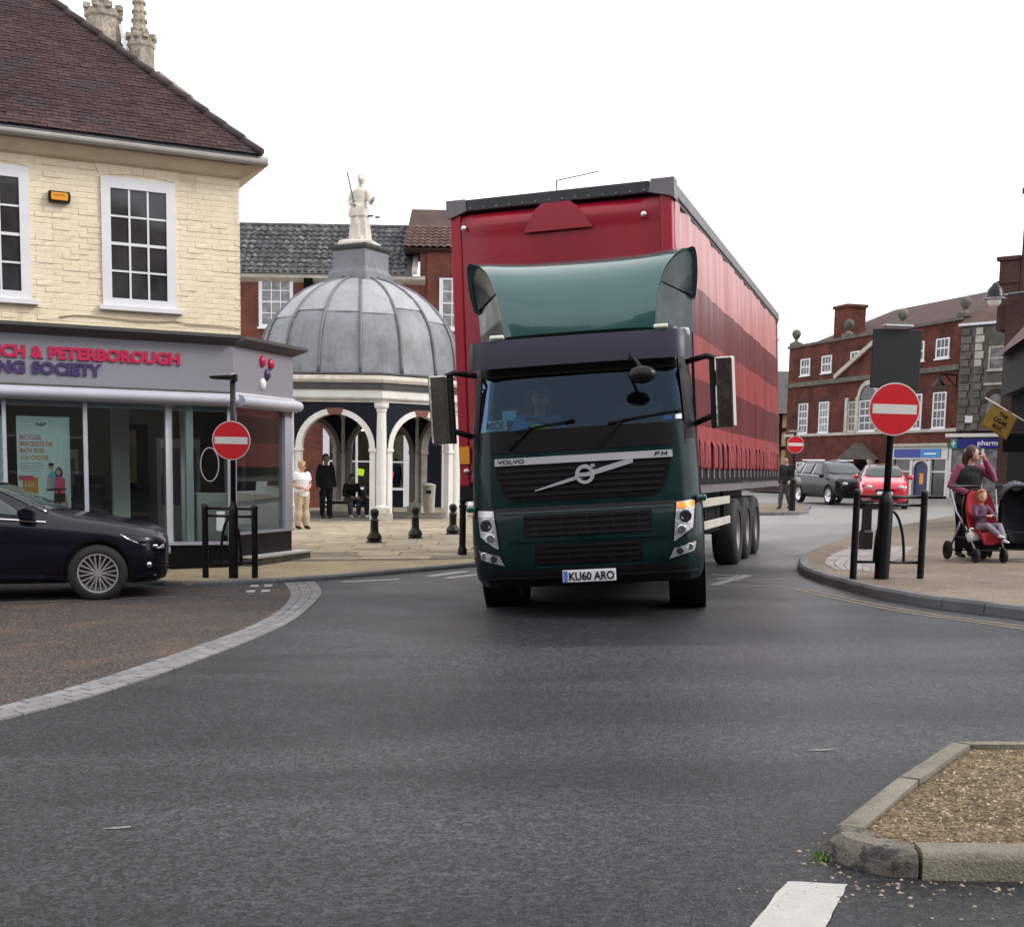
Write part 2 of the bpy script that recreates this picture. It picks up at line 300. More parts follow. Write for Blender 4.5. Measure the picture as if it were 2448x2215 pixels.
M['statue'] = mat('weathered_white_lead_statue', (.58,.53,.46), .7, var=[(7,.12),(25,.08)], bump=[(30,.4)], spots=[(8,.62,.06,(.42,.38,.32),.6)])
M['arch_shade'] = mat('shade_toned_arch', (.22,.20,.175), .85, var=[(3,.25),(14,.15)])  # darker copy for the back arches: their shade painted into the colour
M['stone_pale'] = mat('pale_dressed_stone', (.47,.43,.37), .8, var=[(4,.2),(30,.1)], bump=[(40,.3)], rnd=.06)
M['stone_grey'] = mat('grey_flint_wall', (.115,.105,.088), .85, var=[(3,.3),(18,.35)], bump=[(14,.6)], rnd=.2)
M['brick_bg'] = brickmat('dull_red_brick', (.175,.050,.034), (.125,.037,.028), (.15,.10,.08))  # plain red brick of the terrace and its neighbour
M['brick_red'] = brickmat('orange_red_brick', (.128,.030,.020), (.080,.024,.018), (.09,.05,.04), var=.42)
M['brick_dk'] = brickmat('brown_brick', (.07,.035,.028), (.05,.027,.024), (.06,.05,.045))
M['pantile'] = mat('black_pantile', (.05,.05,.053), .7, spec=.3, var=[(6,.25)], rnd=.4, spots=[(5,.56,.08,(.20,.19,.18),.7)])
M['red_tile'] = mat('red_tile_roof', (.075,.036,.028), .85, var=[(1.5,.3),(14,.25)], rnd=.25, bump=[(20,.4)])
M['timber'] = mat('black_oak', (.010,.009,.008), .7, spec=.2, var=[(8,.3)]); M['render_cream'] = mat('cream_render', (.62,.50,.30), .8, var=[(3,.1)])
M['darkshop'] = mat('dark_shop_paint', (.004,.005,.005), .85, spec=.08); M['navy'] = mat('navy_paint', (.005,.006,.014), .5, spec=.2, var=[(3,.2)])
M['cloth_dk'] = mat('dark_cloth', (.007,.007,.009), .9, spec=.15, var=[(12,.3)], bump=[(14,.6)]); M['skin'] = mat('skin', (.52,.29,.20), .5, var=[(20,.06)])
def col_mat(n_, c, r=.8, **k):
    k.setdefault('bump', [(16,.45)]) if r == .8 else None
    if n_ not in M: M[n_] = mat(n_, c, r, **k)
    return M[n_]
# ---------------------------------------------------------------- ground
PL = .06                                              # low kerb on the left
mb = MB(); xs = [-500, -14, -7, 0, 7, 14, 32, 500]; ys = [-60, 0, 20, 60, 700]
for i in range(len(xs)-1):
    for j in range(len(ys)-1):
        mb.add([(xs[a], ys[b], gz(xs[a])) for a, b in ((i,j),(i+1,j),(i+1,j+1),(i,j+1))], [(0,1,2,3)])
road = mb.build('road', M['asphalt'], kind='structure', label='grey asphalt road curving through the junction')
def flat(name, poly, off, m, parent=None, **kw):
    mb = MB(); mb.add([(x, y, gz(x)+off) for x, y in poly], [tuple(range(len(poly)))]); return mb.build(name, m, parent, **kw)
def solid(name, poly, off, m, parent=None, depth=.2, **kw):
    mb = MB(); n = len(poly)
    mb.add([(x, y, gz(x)+off) for x, y in poly]+[(x, y, gz(x)+off-depth) for x, y in poly], [tuple(range(n)), tuple(range(n, 2*n))[::-1]]+[(i, n+i, n+(i+1) % n, (i+1) % n) for i in range(n)])
    return mb.build(name, m, parent, **kw)
inner = catmull([(-4.1,5.9,0),(-3.55,6.8,0),(-3.21,7.63,0),(-3.02,8.2,0),(-2.85,9.02,0),(-2.66,10.08,0),(-2.48,11.4,0),(-2.43,12.47,0),(-2.50,13.6,0),(-2.64,14.6,0),(-2.95,15.88,0)], 8)
outer = catmull([(-3.8,5.6,0),(-3.33,6.5,0),(-3.02,7.27,0),(-2.81,7.8,0),(-2.61,8.6,0),(-2.42,9.6,0),(-2.23,10.9,0),(-2.15,12.0,0),(-2.17,13.3,0),(-2.28,14.7,0),(-2.58,16.05,0)], 8)
flat('parking_bay', [(p.x, p.y) for p in inner]+[(-4.0,15.5),(-14,16.3),(-14,5.9)], .004, M['bay'], kind='structure', label='brown speckled parking bay surface')
# granite sett band between bay and road
poly = [(p.x, p.y) for p in inner]+[(p.x, p.y) for p in outer][::-1]
band = flat('sett_band', poly, .007, M['joint'], kind='structure', label='curved band of pale granite setts')
def lay_setts(parent, A, B, rows, length, z0, gap=.008, h=.010, name='sett', m=None, jit=.004):
    LA = resample(A, .02); n = max(2, round((sum((LA[i+1]-LA[i]).length for i in range(len(LA)-1)))/length))
    A = resample(A, .02); B = resample(B, .02)
    at_ = lambda P, t: P[min(len(P)-1, max(0, int(round(t*(len(P)-1)))))]
    for r in range(rows):
        for k in range(n):
            sh = .5*(r % 2)/n; t0, t1 = min(1, k/n+sh), min(1, (k+1)/n+sh)
            if t1-t0 < .3/n: continue
            c = [at_(A, t0).lerp(at_(B, t0), r/rows), at_(A, t1).lerp(at_(B, t1), r/rows), at_(A, t1).lerp(at_(B, t1), (r+1)/rows), at_(A, t0).lerp(at_(B, t0), (r+1)/rows)]
            ce = sum(c, Vector())/4; dz = random.uniform(-jit, jit)*.6; mb = MB()
            q = []
            for p in c:
                d = ce-p; q.append(p+d.normalized()*gap*random.uniform(.4, 1.0))
            top = [(p.x-(p.x-ce.x)*.05, p.y-(p.y-ce.y)*.05, gz(p.x)+z0+h+dz) for p in q]; bot = [(p.x, p.y, gz(p.x)+z0-.004) for p in q]
            mb.add(bot+top, [(4,5,6,7),(0,1,5,4),(1,2,6,5),(2,3,7,6),(3,0,4,7)]); mb.build(name, m or M['sett'], parent)
lay_setts(band, inner, outer, 3, .21, .004)
# kerbs: one mesh for each stone
def kerb_run(parent, pts, width, top, length, m, side=1, below=.05, name='kerb_stone', chamfer=.02):
    P = resample(catmull([(x, y, 0) for x, y in pts], 10), length)
    nrm = []
    for i in range(len(P)):
        d = (P[min(i+1, len(P)-1)]-P[max(i-1, 0)]).normalized(); nrm.append(Vector((-d.y, d.x, 0))*side)
    for i in range(len(P)-1):
        g = .006/length; a, b = P[i].lerp(P[i+1], g), P[i].lerp(P[i+1], 1-g); mid = (P[i]+P[i+1])/2
        if len(P) > 2 and length > .5:                 # follow the curve with a bent middle
            pass
        ai, bi = a+nrm[i]*width, b+nrm[i+1]*width; dz = random.uniform(-.004, .004); mb = MB(); rings = []
        for p, n_ in ((a, nrm[i]), (b, nrm[i+1])):
            z = gz(p.x)
            rings.append([(p.x, p.y, z-below), (p.x+n_.x*.012, p.y+n_.y*.012, z+top-chamfer+dz), (p.x+n_.x*(chamfer+.012), p.y+n_.y*(chamfer+.012), z+top+dz),
                          (p.x+n_.x*width, p.y+n_.y*width, z+top+dz), (p.x+n_.x*width, p.y+n_.y*width, z-below)])
        mb.loft(rings); mb.build(name, m, parent)
# left pavement and the square round the market cross
kl = [(-14,16.5),(-8,16.35),(-6,16.2),(-5.1,15.95),(-4.4,15.62),(-3.9,15.55),(-3.45,15.68),(-2.88,16.0),(-2.38,16.44),(-1.88,17.0),(-1.29,17.66),(-.65,18.38),(.1,19.6),(.7,21.5),(1.1,25),(1.2,32),(1.2,45)]
kc = catmull([(x, y, 0) for x, y in kl], 6)
lp = solid('left_pavement', [(p.x-.07, p.y+.07) for p in kc]+[(-14,45)], PL-.006, M['buff'], kind='structure', label='buff gravel pavement in front of the corner shop')
kerb_run(lp, kl[3:], .14, PL, .75, M['kerb'], 1)
kerb_run(lp, kl[:4], .14, PL, .9, M['kerb'], 1)
sq = flat('stone_square', [(-12,19.6),(-3.5,19.0),(-1.9,19.1),(-.35,19.6),(.4,21.5),(.8,25),(.95,32),(.95,43.5),(-12,43.5)], PL+.001, M['joint'], kind='structure', label='worn stone flags of the market square')
random.seed(11); y = 19.25
while y < 40:
    dy = random.uniform(.55, .85); x = -6.4+random.uniform(0, .5); lim = .2 if y < 25 else .6
    while x < lim:
        dx = random.uniform(.55, 1.15)
        ok = (y > 20.3 or x > -3.4) and x+dx < interp(y, [19, 20, 21.5, 25], [-.9, -.2, .3, .75]) and not (y > 33 and x < -7)
        pxl = 1224+2950*(x+dx/2)/y
        if ok and pxl > 640 and pxl < 1180 and (x+4.5)**2+(y-36.2)**2 > 9.5:
            mb = MB(); j = lambda: random.uniform(-.022, .022); z = PL+.006+random.uniform(-.003, .005)
            c = [(x+.012+j()*.4, y+.012+j()), (x+dx-.012+j()*.4, y+.012+j()), (x+dx-.012+j()*.4, y+dy-.012+j()), (x+.012+j()*.4, y+dy-.012+j())]
            tl = random.uniform(-.004, .004)
            mb.add([(a, b, gz(a)+PL-.01) for a, b in c]+[(a, b, gz(a)+z+(tl if k > 1 else 0)) for k, (a, b) in enumerate(c)], [(4,5,6,7),(0,1,5,4),(1,2,6,5),(2,3,7,6),(3,0,4,7)])
            mb.build('paving_slab', M['stone_slab'], sq)
        x += dx
    y += dy
# right pavement island
kr = [(8.5,7.0),(6.9,9.1),(5.75,10.75),(5.0,12.0),(4.30,13.35),(4.04,14.8),(3.95,16.2),(4.03,17.4),(4.35,18.8),(5.0,20.7),(6.2,23.5),(8.2,27.4),(10.3,31.2),(12.5,35)]
krc = catmull([(x, y, 0) for x, y in kr], 8)
rp = solid('right_pavement', [(p.x+.08, p.y) for p in krc]+[(32,35),(32,7)], PV-.006, M['pinkbuff'], kind='structure', label='worn buff pavement with rounded corner on the right')
kerb_run(rp, kr[:9], .15, PV, .55, M['kerb'], -1, chamfer=.03)
kerb_run(rp, kr[8:], .13, PV*.55, .9, M['sett'], -1)
A = [Vector(p) for p in ((4.30,16.35,0),(4.45,17.6,0),(5.0,19.3,0),(6.0,21.6,0))]; B = [Vector(p) for p in ((4.75,16.05,0),(5.1,17.0,0),(5.9,18.7,0),(6.9,21.2,0))]
lay_setts(rp, catmull(A, 8), catmull(B, 8), 6, .13, PV-.005, gap=.012, h=.006, m=mat('grey_small_sett', (.30,.275,.26), .75, var=[(6,.2)], rnd=.22))
# far traffic island and far pavement
fi = [(7.0,37.6),(8.2,37.5),(9.0,38.4),(9.4,40.0),(10.6,44.5),(10.0,47),(7.2,47)]
fp = solid('far_island', fi, .09, M['pinkbuff'], kind='structure', label='small pale traffic island beyond the lorry')
kerb_run(fp, [(7.0,37.5),(8.25,37.45),(9.1,38.3),(9.5,40.0),(10.7,44.5)], .13, .10, .9, M['kerb'], 1)
flat('far_pavement', [(13.2,70.5),(17.6,55.9),(20.5,55.5),(20.5,71)], .10, M['pinkbuff'], kind='structure', label='pavement along the far brick building')
# foreground island with concrete kerb stones
il = solid('planted_island', [(2.30,6.06),(1.36,4.66),(1.50,4.46),(3.2,4.34),(4.3,5.2),(3.6,6.06)], .085, M['gravel'], kind='structure', label='gravelly traffic island at the lower right')
def kstone(a, b, c, d, top, m, rough=0):
    """a,b outer edge; c,d inner edge (c next to b)"""
    mb = MB(); Q = [Vector((*p, 0)) for p in (a, b, c, d)]; ce = sum(Q, Vector())/4
    q = [p+(ce-p).normalized()*.006 for p in Q]; ins = [p+(ce-p)*.10 for p in q]
    n = 6; rings = []
    for k in range(n+1):
        t = k/n; o_, i_ = q[0].lerp(q[1], t), q[3].lerp(q[2], t); w = (i_-o_).normalized(); r = (lambda s: random.uniform(-s, s)*rough)
        z = gz(o_.x)
        rings.append([(o_.x, o_.y, z-.04), (o_.x+r(.01), o_.y+r(.01), z+top-.035+r(.012)), (o_.x+w.x*.012+r(.006), o_.y+w.y*.012+r(.006), z+top-.010+r(.008)), (o_.x+w.x*.03, o_.y+w.y*.03, z+top+r(.006)), (i_.x, i_.y, z+top+r(.004)), (i_.x, i_.y, z-.04)])
    mb.loft(rings); return mb.build('kerb_stone', m, il, smooth=50)
random.seed(3)
kstone((1.27,4.72), (1.745,5.48), (1.84,5.42), (1.385,4.68), .10, M['kerb_conc'])
kstone((1.752,5.49), (2.24,6.19), (2.33,6.12), (1.847,5.43), .10, M['kerb_conc'])
kstone((2.25,6.20), (2.95,6.22), (2.95,6.11), (2.34,6.12), .10, M['kerb_conc']); kstone((2.96,6.22), (3.7,6.2), (3.6,6.09), (2.96,6.11), .10, M['kerb_conc'])
kstone((1.505,4.35), (2.35,4.30), (2.35,4.43), (1.51,4.475), .105, M['kerb_conc']); kstone((2.36,4.30), (3.25,4.24), (3.2,4.36), (2.36,4.43), .105, M['kerb_conc'])
# rounded, spalled corner block
mb = MB(); rings = []; oc = [(1.27,4.715),(1.247,4.64),(1.26,4.56),(1.31,4.47),(1.38,4.405),(1.44,4.37),(1.495,4.352)]; ic = [(1.375,4.675),(1.38,4.64),(1.39,4.60),(1.42,4.55),(1.46,4.51),(1.48,4.49),(1.50,4.475)]
for (a, b), (c, d) in zip(oc, ic):
    z = gz(a); r = lambda s: random.uniform(-s, s); w = Vector((c-a, d-b, 0)).normalized()
    rings.append([(a, b, z-.04), (a+r(.005), b+r(.005), z+.055+r(.01)), (a+w.x*.010+r(.006), b+w.y*.010+r(.006), z+.082+r(.010)), (a+w.x*.03+r(.008), b+w.y*.03+r(.008), z+.099+r(.003)), (c, d, z+.102), (c, d, z-.04)])
mb.loft(rings); mb.build('kerb_stone', M['kerb_dark'], il, smooth=24, label='spalled dark corner kerb block')
mb = MB(); random.seed(5)
for k in range(2600):
    x, y = random.uniform(1.4, 3.0), random.uniform(4.45, 6.05)
    if y > 4.62+(x-1.36)*1.49 or y < 4.49: continue
    s = random.uniform(.004, .011); z = gz(x)+.086; a = random.uniform(0, 6)
    mb.add([(x+s*math.cos(a+i*2.1)*random.uniform(.7, 1.4), y+s*math.sin(a+i*2.1)*random.uniform(.7, 1.4), z) for i in range(3)]+[(x, y, z+s*.8)], [(0,1,3),(1,2,3),(2,0,3)])
mb.build('gravel_chips', M['pebble'], il, kind='stuff')
mb = MB()
for k in range(170):
    x, y = random.choice([(random.gauss(1.75,.4), random.gauss(4.22,.06)), (random.gauss(1.2,.05), random.gauss(4.6,.12)), (random.gauss(1.5,.3), random.gauss(4.25,.05)), (random.gauss(1.6,.5), random.gauss(4.0,.2))])
    s = random.uniform(.003, .010); z = gz(x)+.001; a = random.uniform(0, 6)
    mb.add([(x+s*math.cos(a+i*2.1)*1.3, y+s*math.sin(a+i*2.1)*1.3, z) for i in range(3)]+[(x, y, z+s*.7)], [(0,1,3),(1,2,3),(2,0,3)])
mb.build('road_grit', M['pebble'], kind='stuff', label='loose grit and chips on the asphalt', category='grit')
mb = MB()
for k in range(26):
    x, y = random.gauss(1.215, .018), random.gauss(4.60, .03); a = random.uniform(0, 6.28); l = random.uniform(.02, .055); z = gz(x)
    mb.add([(x-.004, y, z), (x+.004, y, z), (x+math.cos(a)*l*.6, y+math.sin(a)*l*.6, z+l)], [(0,1,2)])
mb.build('weed_tuft', M['grass'], kind='stuff', label='small green weed tuft beside the island corner block', category='weed')
mb = MB(); mb.add([(1.92,4.13,.043),(1.97,4.125,.044),(1.975,4.135,.05),(1.93,4.145,.052)], [(0,1,2,3)]); mb.build('dead_leaf', col_mat('rust_leaf', (.35,.07,.03)), label='small red leaf lying on the asphalt near the island', category='leaf')
# road markings
def mark(name, poly, m, label): flat(name, poly, .004, m, kind='structure', label=label)
random.seed(9)
e = []
for a, b, n in (((1.02,4.335),(1.225,4.30),4),((1.225,4.30),(1.005,3.80),14),((.98,3.6),(.66,3.6),2),((.66,3.6),(1.00,4.31),14)):
    for k in range(n): e.append((lerp(a[0],b[0],k/n)+random.uniform(-.004,.004), lerp(a[1],b[1],k/n)+random.uniform(-.004,.004)))
mark('lane_dash', e, M['white_line'], 'thick white lane dash at the bottom of the frame')
mark('give_way_dash', [(-2.26,16.12),(-1.54,16.50),(-1.50,16.38),(-2.20,16.02)], M['white_line'], 'white dash beside the left kerb')
mark('give_way_dash', [(-1.22,16.95),(-.72,17.75),(-.60,17.60),(-1.1,16.80)], M['white_line'], 'white dash next to the lorry cab')
mark('give_way_dash', [(-.95,16.65),(-.55,17.2),(-.45,17.05),(-.85,16.5)], M['white_line'], 'short white dash behind the lorry cab')
mark('worn_zigzag', [(2.75,17.0),(3.05,16.85),(2.70,16.35),(2.72,16.25),(3.16,16.85),(2.78,17.12)], M['worn_line'], 'worn white zigzag marking behind the lorry wheel')
mark('worn_zigzag', [(2.5,15.6),(3.2,17.05),(3.32,16.9),(2.62,15.55)], M['worn_line'], 'worn white diagonal marking behind the lorry')
mark('worn_line', [(2.5,15.48),(3.4,15.18),(3.4,15.27),(2.5,15.57)], M['worn_line'], 'worn white line beside the rounded kerb')
mark('worn_line', [(2.95,16.15),(3.65,16.25),(3.65,16.33),(2.95,16.23)], M['worn_line'], 'short worn white line by the kerb nose')
for off in (.0, .16):
    y_ = catmull([(3.42+off*.8,15.0,0),(3.72+off*.85,13.6,0),(4.04+off*.9,12.5,0),(4.5+off,11.6,0),(5.1+off,10.5,0),(6.3+off,8.7,0)], 6)
    mark('yellow_line', [(p.x, p.y) for p in y_]+[(p.x+.045, p.y+.015) for p in y_][::-1], M['yellow_line'], ('outer' if off == 0 else 'inner')+' worn yellow line following the right kerb')
for x, y in ((-3.30,15.40),(-3.13,15.44),(-3.20,14.72),(-3.03,14.77)):
    flat('bay_marker_square', [(x,y),(x+.10,y+.012),(x+.07,y+.27),(x-.03,y+.258)], .008, M['white_line'], kind='structure', label='small white square of the bay corner mark')
flat('bay_line', [(-6.5,13.3),(-3.9,14.22),(-3.9,14.27),(-6.5,13.35)], .008, M['worn_line'], kind='structure', label='thin worn white line along the parking bay')
flat('bay_line', [(-3.55,14.33),(-2.95,14.56),(-2.95,14.60),(-3.55,14.37)], .008, M['worn_line'], kind='structure', label='short worn line by the bay corner mark')
for pts in ([(1.15,6.62),(1.6,6.50),(2.15,6.42),(2.16,6.435),(1.6,6.52),(1.15,6.64)],)[:0]:
    flat('tar_seam', pts, .002, col_mat('tar', (.008,.008,.009), .45), kind='structure', label='thin dark tar seam in the asphalt')
for k, (x, y, w, a) in enumerate([(-1.7,5.0,.12,.2),(1.55,6.4,.18,.1)]):
    flat('scuff_mark', [(x,y),(x+w*.5,y+w*a*.5-.01),(x+w,y+w*a),(x+w*.95,y+w*a+.022),(x+w*.4,y+w*a*.5+.016)], .004, M['worn_line'], kind='structure', label='pale scuff on the asphalt')
# ---------------------------------------------------------------- corner shop
def fr(o, x, y, z):
    a = o.rotation_euler.z; return (o.location.x+x*math.cos(a)-y*math.sin(a), o.location.y+x*math.sin(a)+y*math.cos(a), o.location.z+z)
def fit(o, width, align='LEFT'):
    xs = [v.co.x for v in o.data.vertices]; w = max(xs)-min(xs); k = width/w; o.scale.x = k
    o.location.x += (-min(xs)*k if align == 'LEFT' else -max(xs)*k); return o
def B(name, m, parent, x0, x1, y0, y1, z0, z1, bevel=0, **kw): return MB().box(x0,x1,y0,y1,z0,z1).build(name, m, parent, bevel=bevel, **kw)
def sash(parent, x0, x1, z0, z1, y, cols, rows, fw=.06, mats=None, gl=None, sill=True, bar=.022, depth=.05, meet=True, rotz=0, loc=(0,0,0), top=.06):
    """one sash window: frame part with panes, bars and sill as sub-parts; wall face at y, panes set back"""
    fm = mats or M['white']; gl = gl or M['winglass']; pl = dict(loc=loc, rot=(0,0,rotz))
    mb = MB(); mb.box(x0,x0+fw,y-.02,y+.0165,z0,z1).box(x1-fw,x1,y-.02,y+.0165,z0,z1).box(x0+fw,x1-fw,y-.02,y+.0165,z1-top,z1).box(x0+fw,x1-fw,y-.02,y+.0165,z0,z0+fw*.8)
    f = mb.build('window', fm, parent, **pl)
    gx0, gx1, gz0, gz1 = x0+fw, x1-fw, z0+fw*.8, z1-top; mb = MB(); dx, dz = (gx1-gx0)/cols, (gz1-gz0)/rows
    for c in range(cols):
        for r in range(rows):
            me = MB().box(gx0+c*dx+.001, gx0+(c+1)*dx-.001, y+.008, y+.014, gz0+r*dz+.001, gz0+(r+1)*dz-.001).build('pane', gl, f)
    for c in range(1, cols): mb.box(gx0+c*dx-bar/2, gx0+c*dx+bar/2, y-.008, y+.0075, gz0, gz1)
    for r in range(1, rows):
        b2 = bar*1.5 if (meet and r == rows//2) else bar
        mb.box(gx0, gx1, y-.006, y+.0072, gz0+r*dz-b2/2, gz0+r*dz+b2/2)
    if mb.v: mb.build('glazing_bars', fm, f)
    if sill: MB().box(x0-.05, x1+.08, y-.07, y+.03, z0-.07, z0-.002).build('sill', fm, f, bevel=.006)
    return f
shop = thing('corner_shop', 'cream painted brick corner shop with grey fascia and hipped tiled roof', 'shop', (-4.05,17.9,0), 26)
B('wall', M['cream_joint'], shop, -9, .17, .311, 7, 3.05, 5.66)
# bricks, painted over: the ones in view
wins = [(-1.72,-.72,3.55,5.36), (-3.64,-2.64,3.55,5.36)]
vou = [(-1.80,-.64), (-3.72,-2.56)]
random.seed(21); bricks = []; z = 3.285; r = 0
while z < 5.50:
    x = -3.36-(.1125 if r % 2 else 0)
    while x < .16:
        x0, x1 = max(x, -3.36), min(x+.222, .195)
        segs = [(x0, x1)]
        for (a, b, c, d) in wins:
            if z+.07 > c and z < d: segs = [s for q in segs for s in ((q[0], min(q[1], a)), (max(q[0], b), q[1])) if s[1]-s[0] > .03]
        if z > 5.33:
            for a, b in vou: segs = [s for q in segs for s in ((q[0], min(q[1], a)), (max(q[0], b), q[1])) if s[1]-s[0] > .03]
        bricks += [(s[0], s[1], z, z+.071) for s in segs]
        x += .225
    z += .0755; r += 1
bmesh_ = [];
for k in range(4):
    mb = MB(); j = lambda s: random.uniform(-s, s)
    mb.add([(-.5+j(.01),0,-.5),(.5+j(.01),0,-.5),(.5,0,.5),(-.5,0,.5),(-.488+j(.012),-1+j(.3),-.45+j(.05)),(.488+j(.012),-1+j(.3),-.45+j(.05)),(.488+j(.012),-1+j(.3),.45+j(.05)),(-.488+j(.012),-1+j(.3),.45+j(.05))],
           [(4,5,6,7),(0,1,5,4),(1,2,6,5),(2,3,7,6),(3,0,4,7)]); bmesh_.append(mb.mesh('brick', M['cream']))
random.shuffle(bricks); rest = MB()
for k, (a, b, c, d) in enumerate(bricks):
    p = random.choice([.004,.005,.006,.006,.007,.012]); g = .002
    if k < 300: inst('brick', bmesh_[k % 4], shop, ((a+b)/2, .312, (c+d)/2), (0,0,0), (b-a-g, p, d-c-g))
    else: rest.add([((a+b)/2+v.co.x*(b-a-g), .312+v.co.y*p, (c+d)/2+v.co.z*(d-c-g)) for v in bmesh_[k % 4].vertices], [tuple(f.vertices) for f in bmesh_[k % 4].polygons])
rest.build('brickwork', M['cream'], shop, kind='stuff')
for a, b in vou:                                           # flat gauged arches
    n = 7
    for k in range(n):
        t0, t1 = k/n, (k+1)/n; lo = lambda t: lerp(a+.07, b-.07, t); hi = lambda t: lerp(a-.03, b+.03, t); cz = lambda t: 5.355+.045*(1-(2*t-1)**2)
        mb = MB(); mb.prism([(lo(t0)+.003, cz(t0)), (lo(t1)-.003, cz(t1)), (hi(t1)-.003, 5.56), (hi(t0)+.003, 5.56)], .298, .312, 'y'); mb.build('voussoir', M['cream'], shop)
for x0, x1, z0, z1 in wins: sash(shop, x0, x1, 3.62, 5.345, .295, 3, 4, fw=.125, depth=.07, bar=.026, top=.15)
mb = MB(); mb.loft([[(x, .30, 5.50), (x, .23, 5.53), (x, .16, 5.60), (x, .10, 5.66), (x, .10, 5.69), (x, .40, 5.69)] for x in (-9, .20)]); mb.build('cornice', M['cornice_cream'], shop)
mb = MB(); mb.tube([(-9,.02,5.735),(.52,.02,5.735)], .065, 10); mb.build('gutter', M['gutter'], shop, smooth=True)
mb = MB(); mb.add([(.20,.30,5.50),(.20,.10,5.66),(.56,.02,5.70),(.20,7,5.50),(.56,7,5.70)], [(0,1,2),(0,2,4,3)]); mb.add([(.20,.10,5.665),(.56,-.03,5.705),(.56,-.03,5.70),(.20,.10,5.66)], [(0,1,2,3)]); mb.build('eave_return', M['cornice_cream'], shop)
mb = MB(); xr = .42; rt = lambda t: (xr-t, -.05+t, 5.80+.965*t)
mb.add([(-9,-.05,5.80), rt(0), rt(3.6), (-9,3.55,5.80+.965*3.6), (xr,7.15,5.80),(-9,7.15,5.80)], [(0,1,2,3),(1,4,2),(2,4,5,3),(0,3,5)]); mb.add([(-9,-.05,5.76),(xr,-.05,5.76),(xr,7.15,5.76),(-9,7.15,5.76)],[(0,1,2,3)])
roof = mb.build('roof', M['lead_trim'], shop); B('eave_board', M['lead_trim'], shop, -9, .40, -.03, .3, 5.692, 5.812)
pitch = math.atan(.965); cp, sp = math.cos(pitch), math.sin(pitch); tiles = []
for k in range(48):
    s = .0+k*.080; t = s*cp; lim = xr-t-.04
    x = -3.9+(.0825 if k % 2 else 0)
    while x < lim: tiles.append((x, min(x+.163, lim), s)); x += .165
tm = MB().box(-.5,.5,0,1,0,1).mesh('roof_tile', M['tile']); rest = MB(); vis = 0; random.seed(4)
nb = len(tiles)
for k, (a, b, s) in enumerate(tiles):
    lift = random.uniform(.010, .016); th = pitch-R(random.uniform(3.5, 6.5)); c, sn = math.cos(th), math.sin(th); ln = .13; tk = .009
    y0, z0 = -.07+s*cp, 5.80+s*sp-.018*cp+lift; w = b-a-.004
    if w < .03: continue
    if a > -3.45 and vis < 300: inst('roof_tile', tm, roof, ((a+b)/2, y0, z0), (th, 0, random.uniform(-.015,.015)), (w, ln, tk)); vis += 1
    else: rest.add([((a+b)/2+vx*w, y0+vy*ln*c-vz*tk*sn, z0+vy*ln*sn+vz*tk*c) for vx in (-.5,.5) for vy in (0,1) for vz in (0,1)], [(0,1,3,2),(4,6,7,5),(0,4,5,1),(2,3,7,6),(1,5,7,3),(0,2,6,4)])
rest.build('roof_tiles', M['tile'], roof, kind='stuff')
for k in range(17):
    t0, t1 = k*.21, k*.21+.235; a, b = Vector(rt(t0)), Vector(rt(t1)); up = Vector((0,0,.025+.012*(k % 2)*.5))
    mb = MB(); mb.tube([a+up, b+up+Vector((0,0,-.012))], [.068,.060], 8); mb.build('hip_tile', M['tile_ridge'], roof, smooth=True)
mb = MB(); P = [(-2.3,3.41),(-2.1,3.45),(-1.9,3.452),(-1.55,3.44),(-1.3,3.425),(-.9,3.44),(-.75,3.46),(-.55,3.425),(-.1,3.425),(.19,3.41)]
mb.tube([(x, .287, z) for x, z in P], .008, 6); mb.build('cable', col_mat('dusty_cable', (.34,.27,.18)), shop, smooth=True)
# shopfront: front run and splayed side run, same section
sidekw = dict(loc=(0,0,0), rot=(0,0,R(46)))
mb = MB(); mb.box(-9, .0, .0, .25, 2.485, 3.14); mb.build('fascia_board', M['fascia'], shop)
mb = MB(); mb.box(.004, 1.8, .0, .25, 2.485, 3.14); mb.build('fascia_board', M['fascia'], shop, **sidekw)
def awn(x0, x1): return [[(x, .10, 2.455), (x, -.06, 2.455), (x, -.13, 2.435), (x, -.165, 2.39), (x, -.165, 2.34), (x, -.13, 2.295), (x, -.05, 2.275), (x, .10, 2.275)] for x in (x0, x1)]
MB().loft(awn(-9, .05)).build('blind_box', M['shopgrey'], shop, smooth=40); MB().loft(awn(.06, 1.83)).build('blind_box', M['shopgrey'], shop, smooth=40, **sidekw)
MB().box(-9,.0,-.03,.02,2.462,2.483).build('fascia_trim', M['lead_trim'], shop); MB().box(.0,1.81,-.03,.02,2.462,2.483).build('fascia_trim', M['white'], shop, **sidekw)
cr = lambda x0, x1, a=0, b=0: [[(x, .25, 3.13), (x, -.02, 3.14), (x, -.06, 3.17), (x+s_, -.18, 3.23), (x+s_, -.18, 3.275), (x, .25, 3.30)] for x, s_ in ((x0, a), (x1, b))]
MB().loft(cr(-9, .0, 0, .077)).build('cornice', M['lead_trim'], shop); MB().loft(cr(.0, 1.82, -.077+.15, .15)).build('cornice', M['lead_trim'], shop, **sidekw)
c46, s46 = math.cos(R(46)), math.sin(R(46)); e_ = (1.8*c46, 1.8*s46)
MB().prism([(-9,.2),(-.05,.2),(e_[0]-.2,e_[1]+.05),(e_[0]-.1,6.9),(-9,6.9)], 3.05, 3.12).build('flat_roof', M['lead_trim'], shop)
MB().box(e_[0]-.2, e_[0]-.05, e_[1]+.1, 7, -.1, 3.12).build('wall', M['cream_joint'], shop)
MB().prism([(-9,.02),(-.01,.02),(-.01,.22),(-9,.22)], -.2, .30).build('stall_riser', M['plinth'], shop)
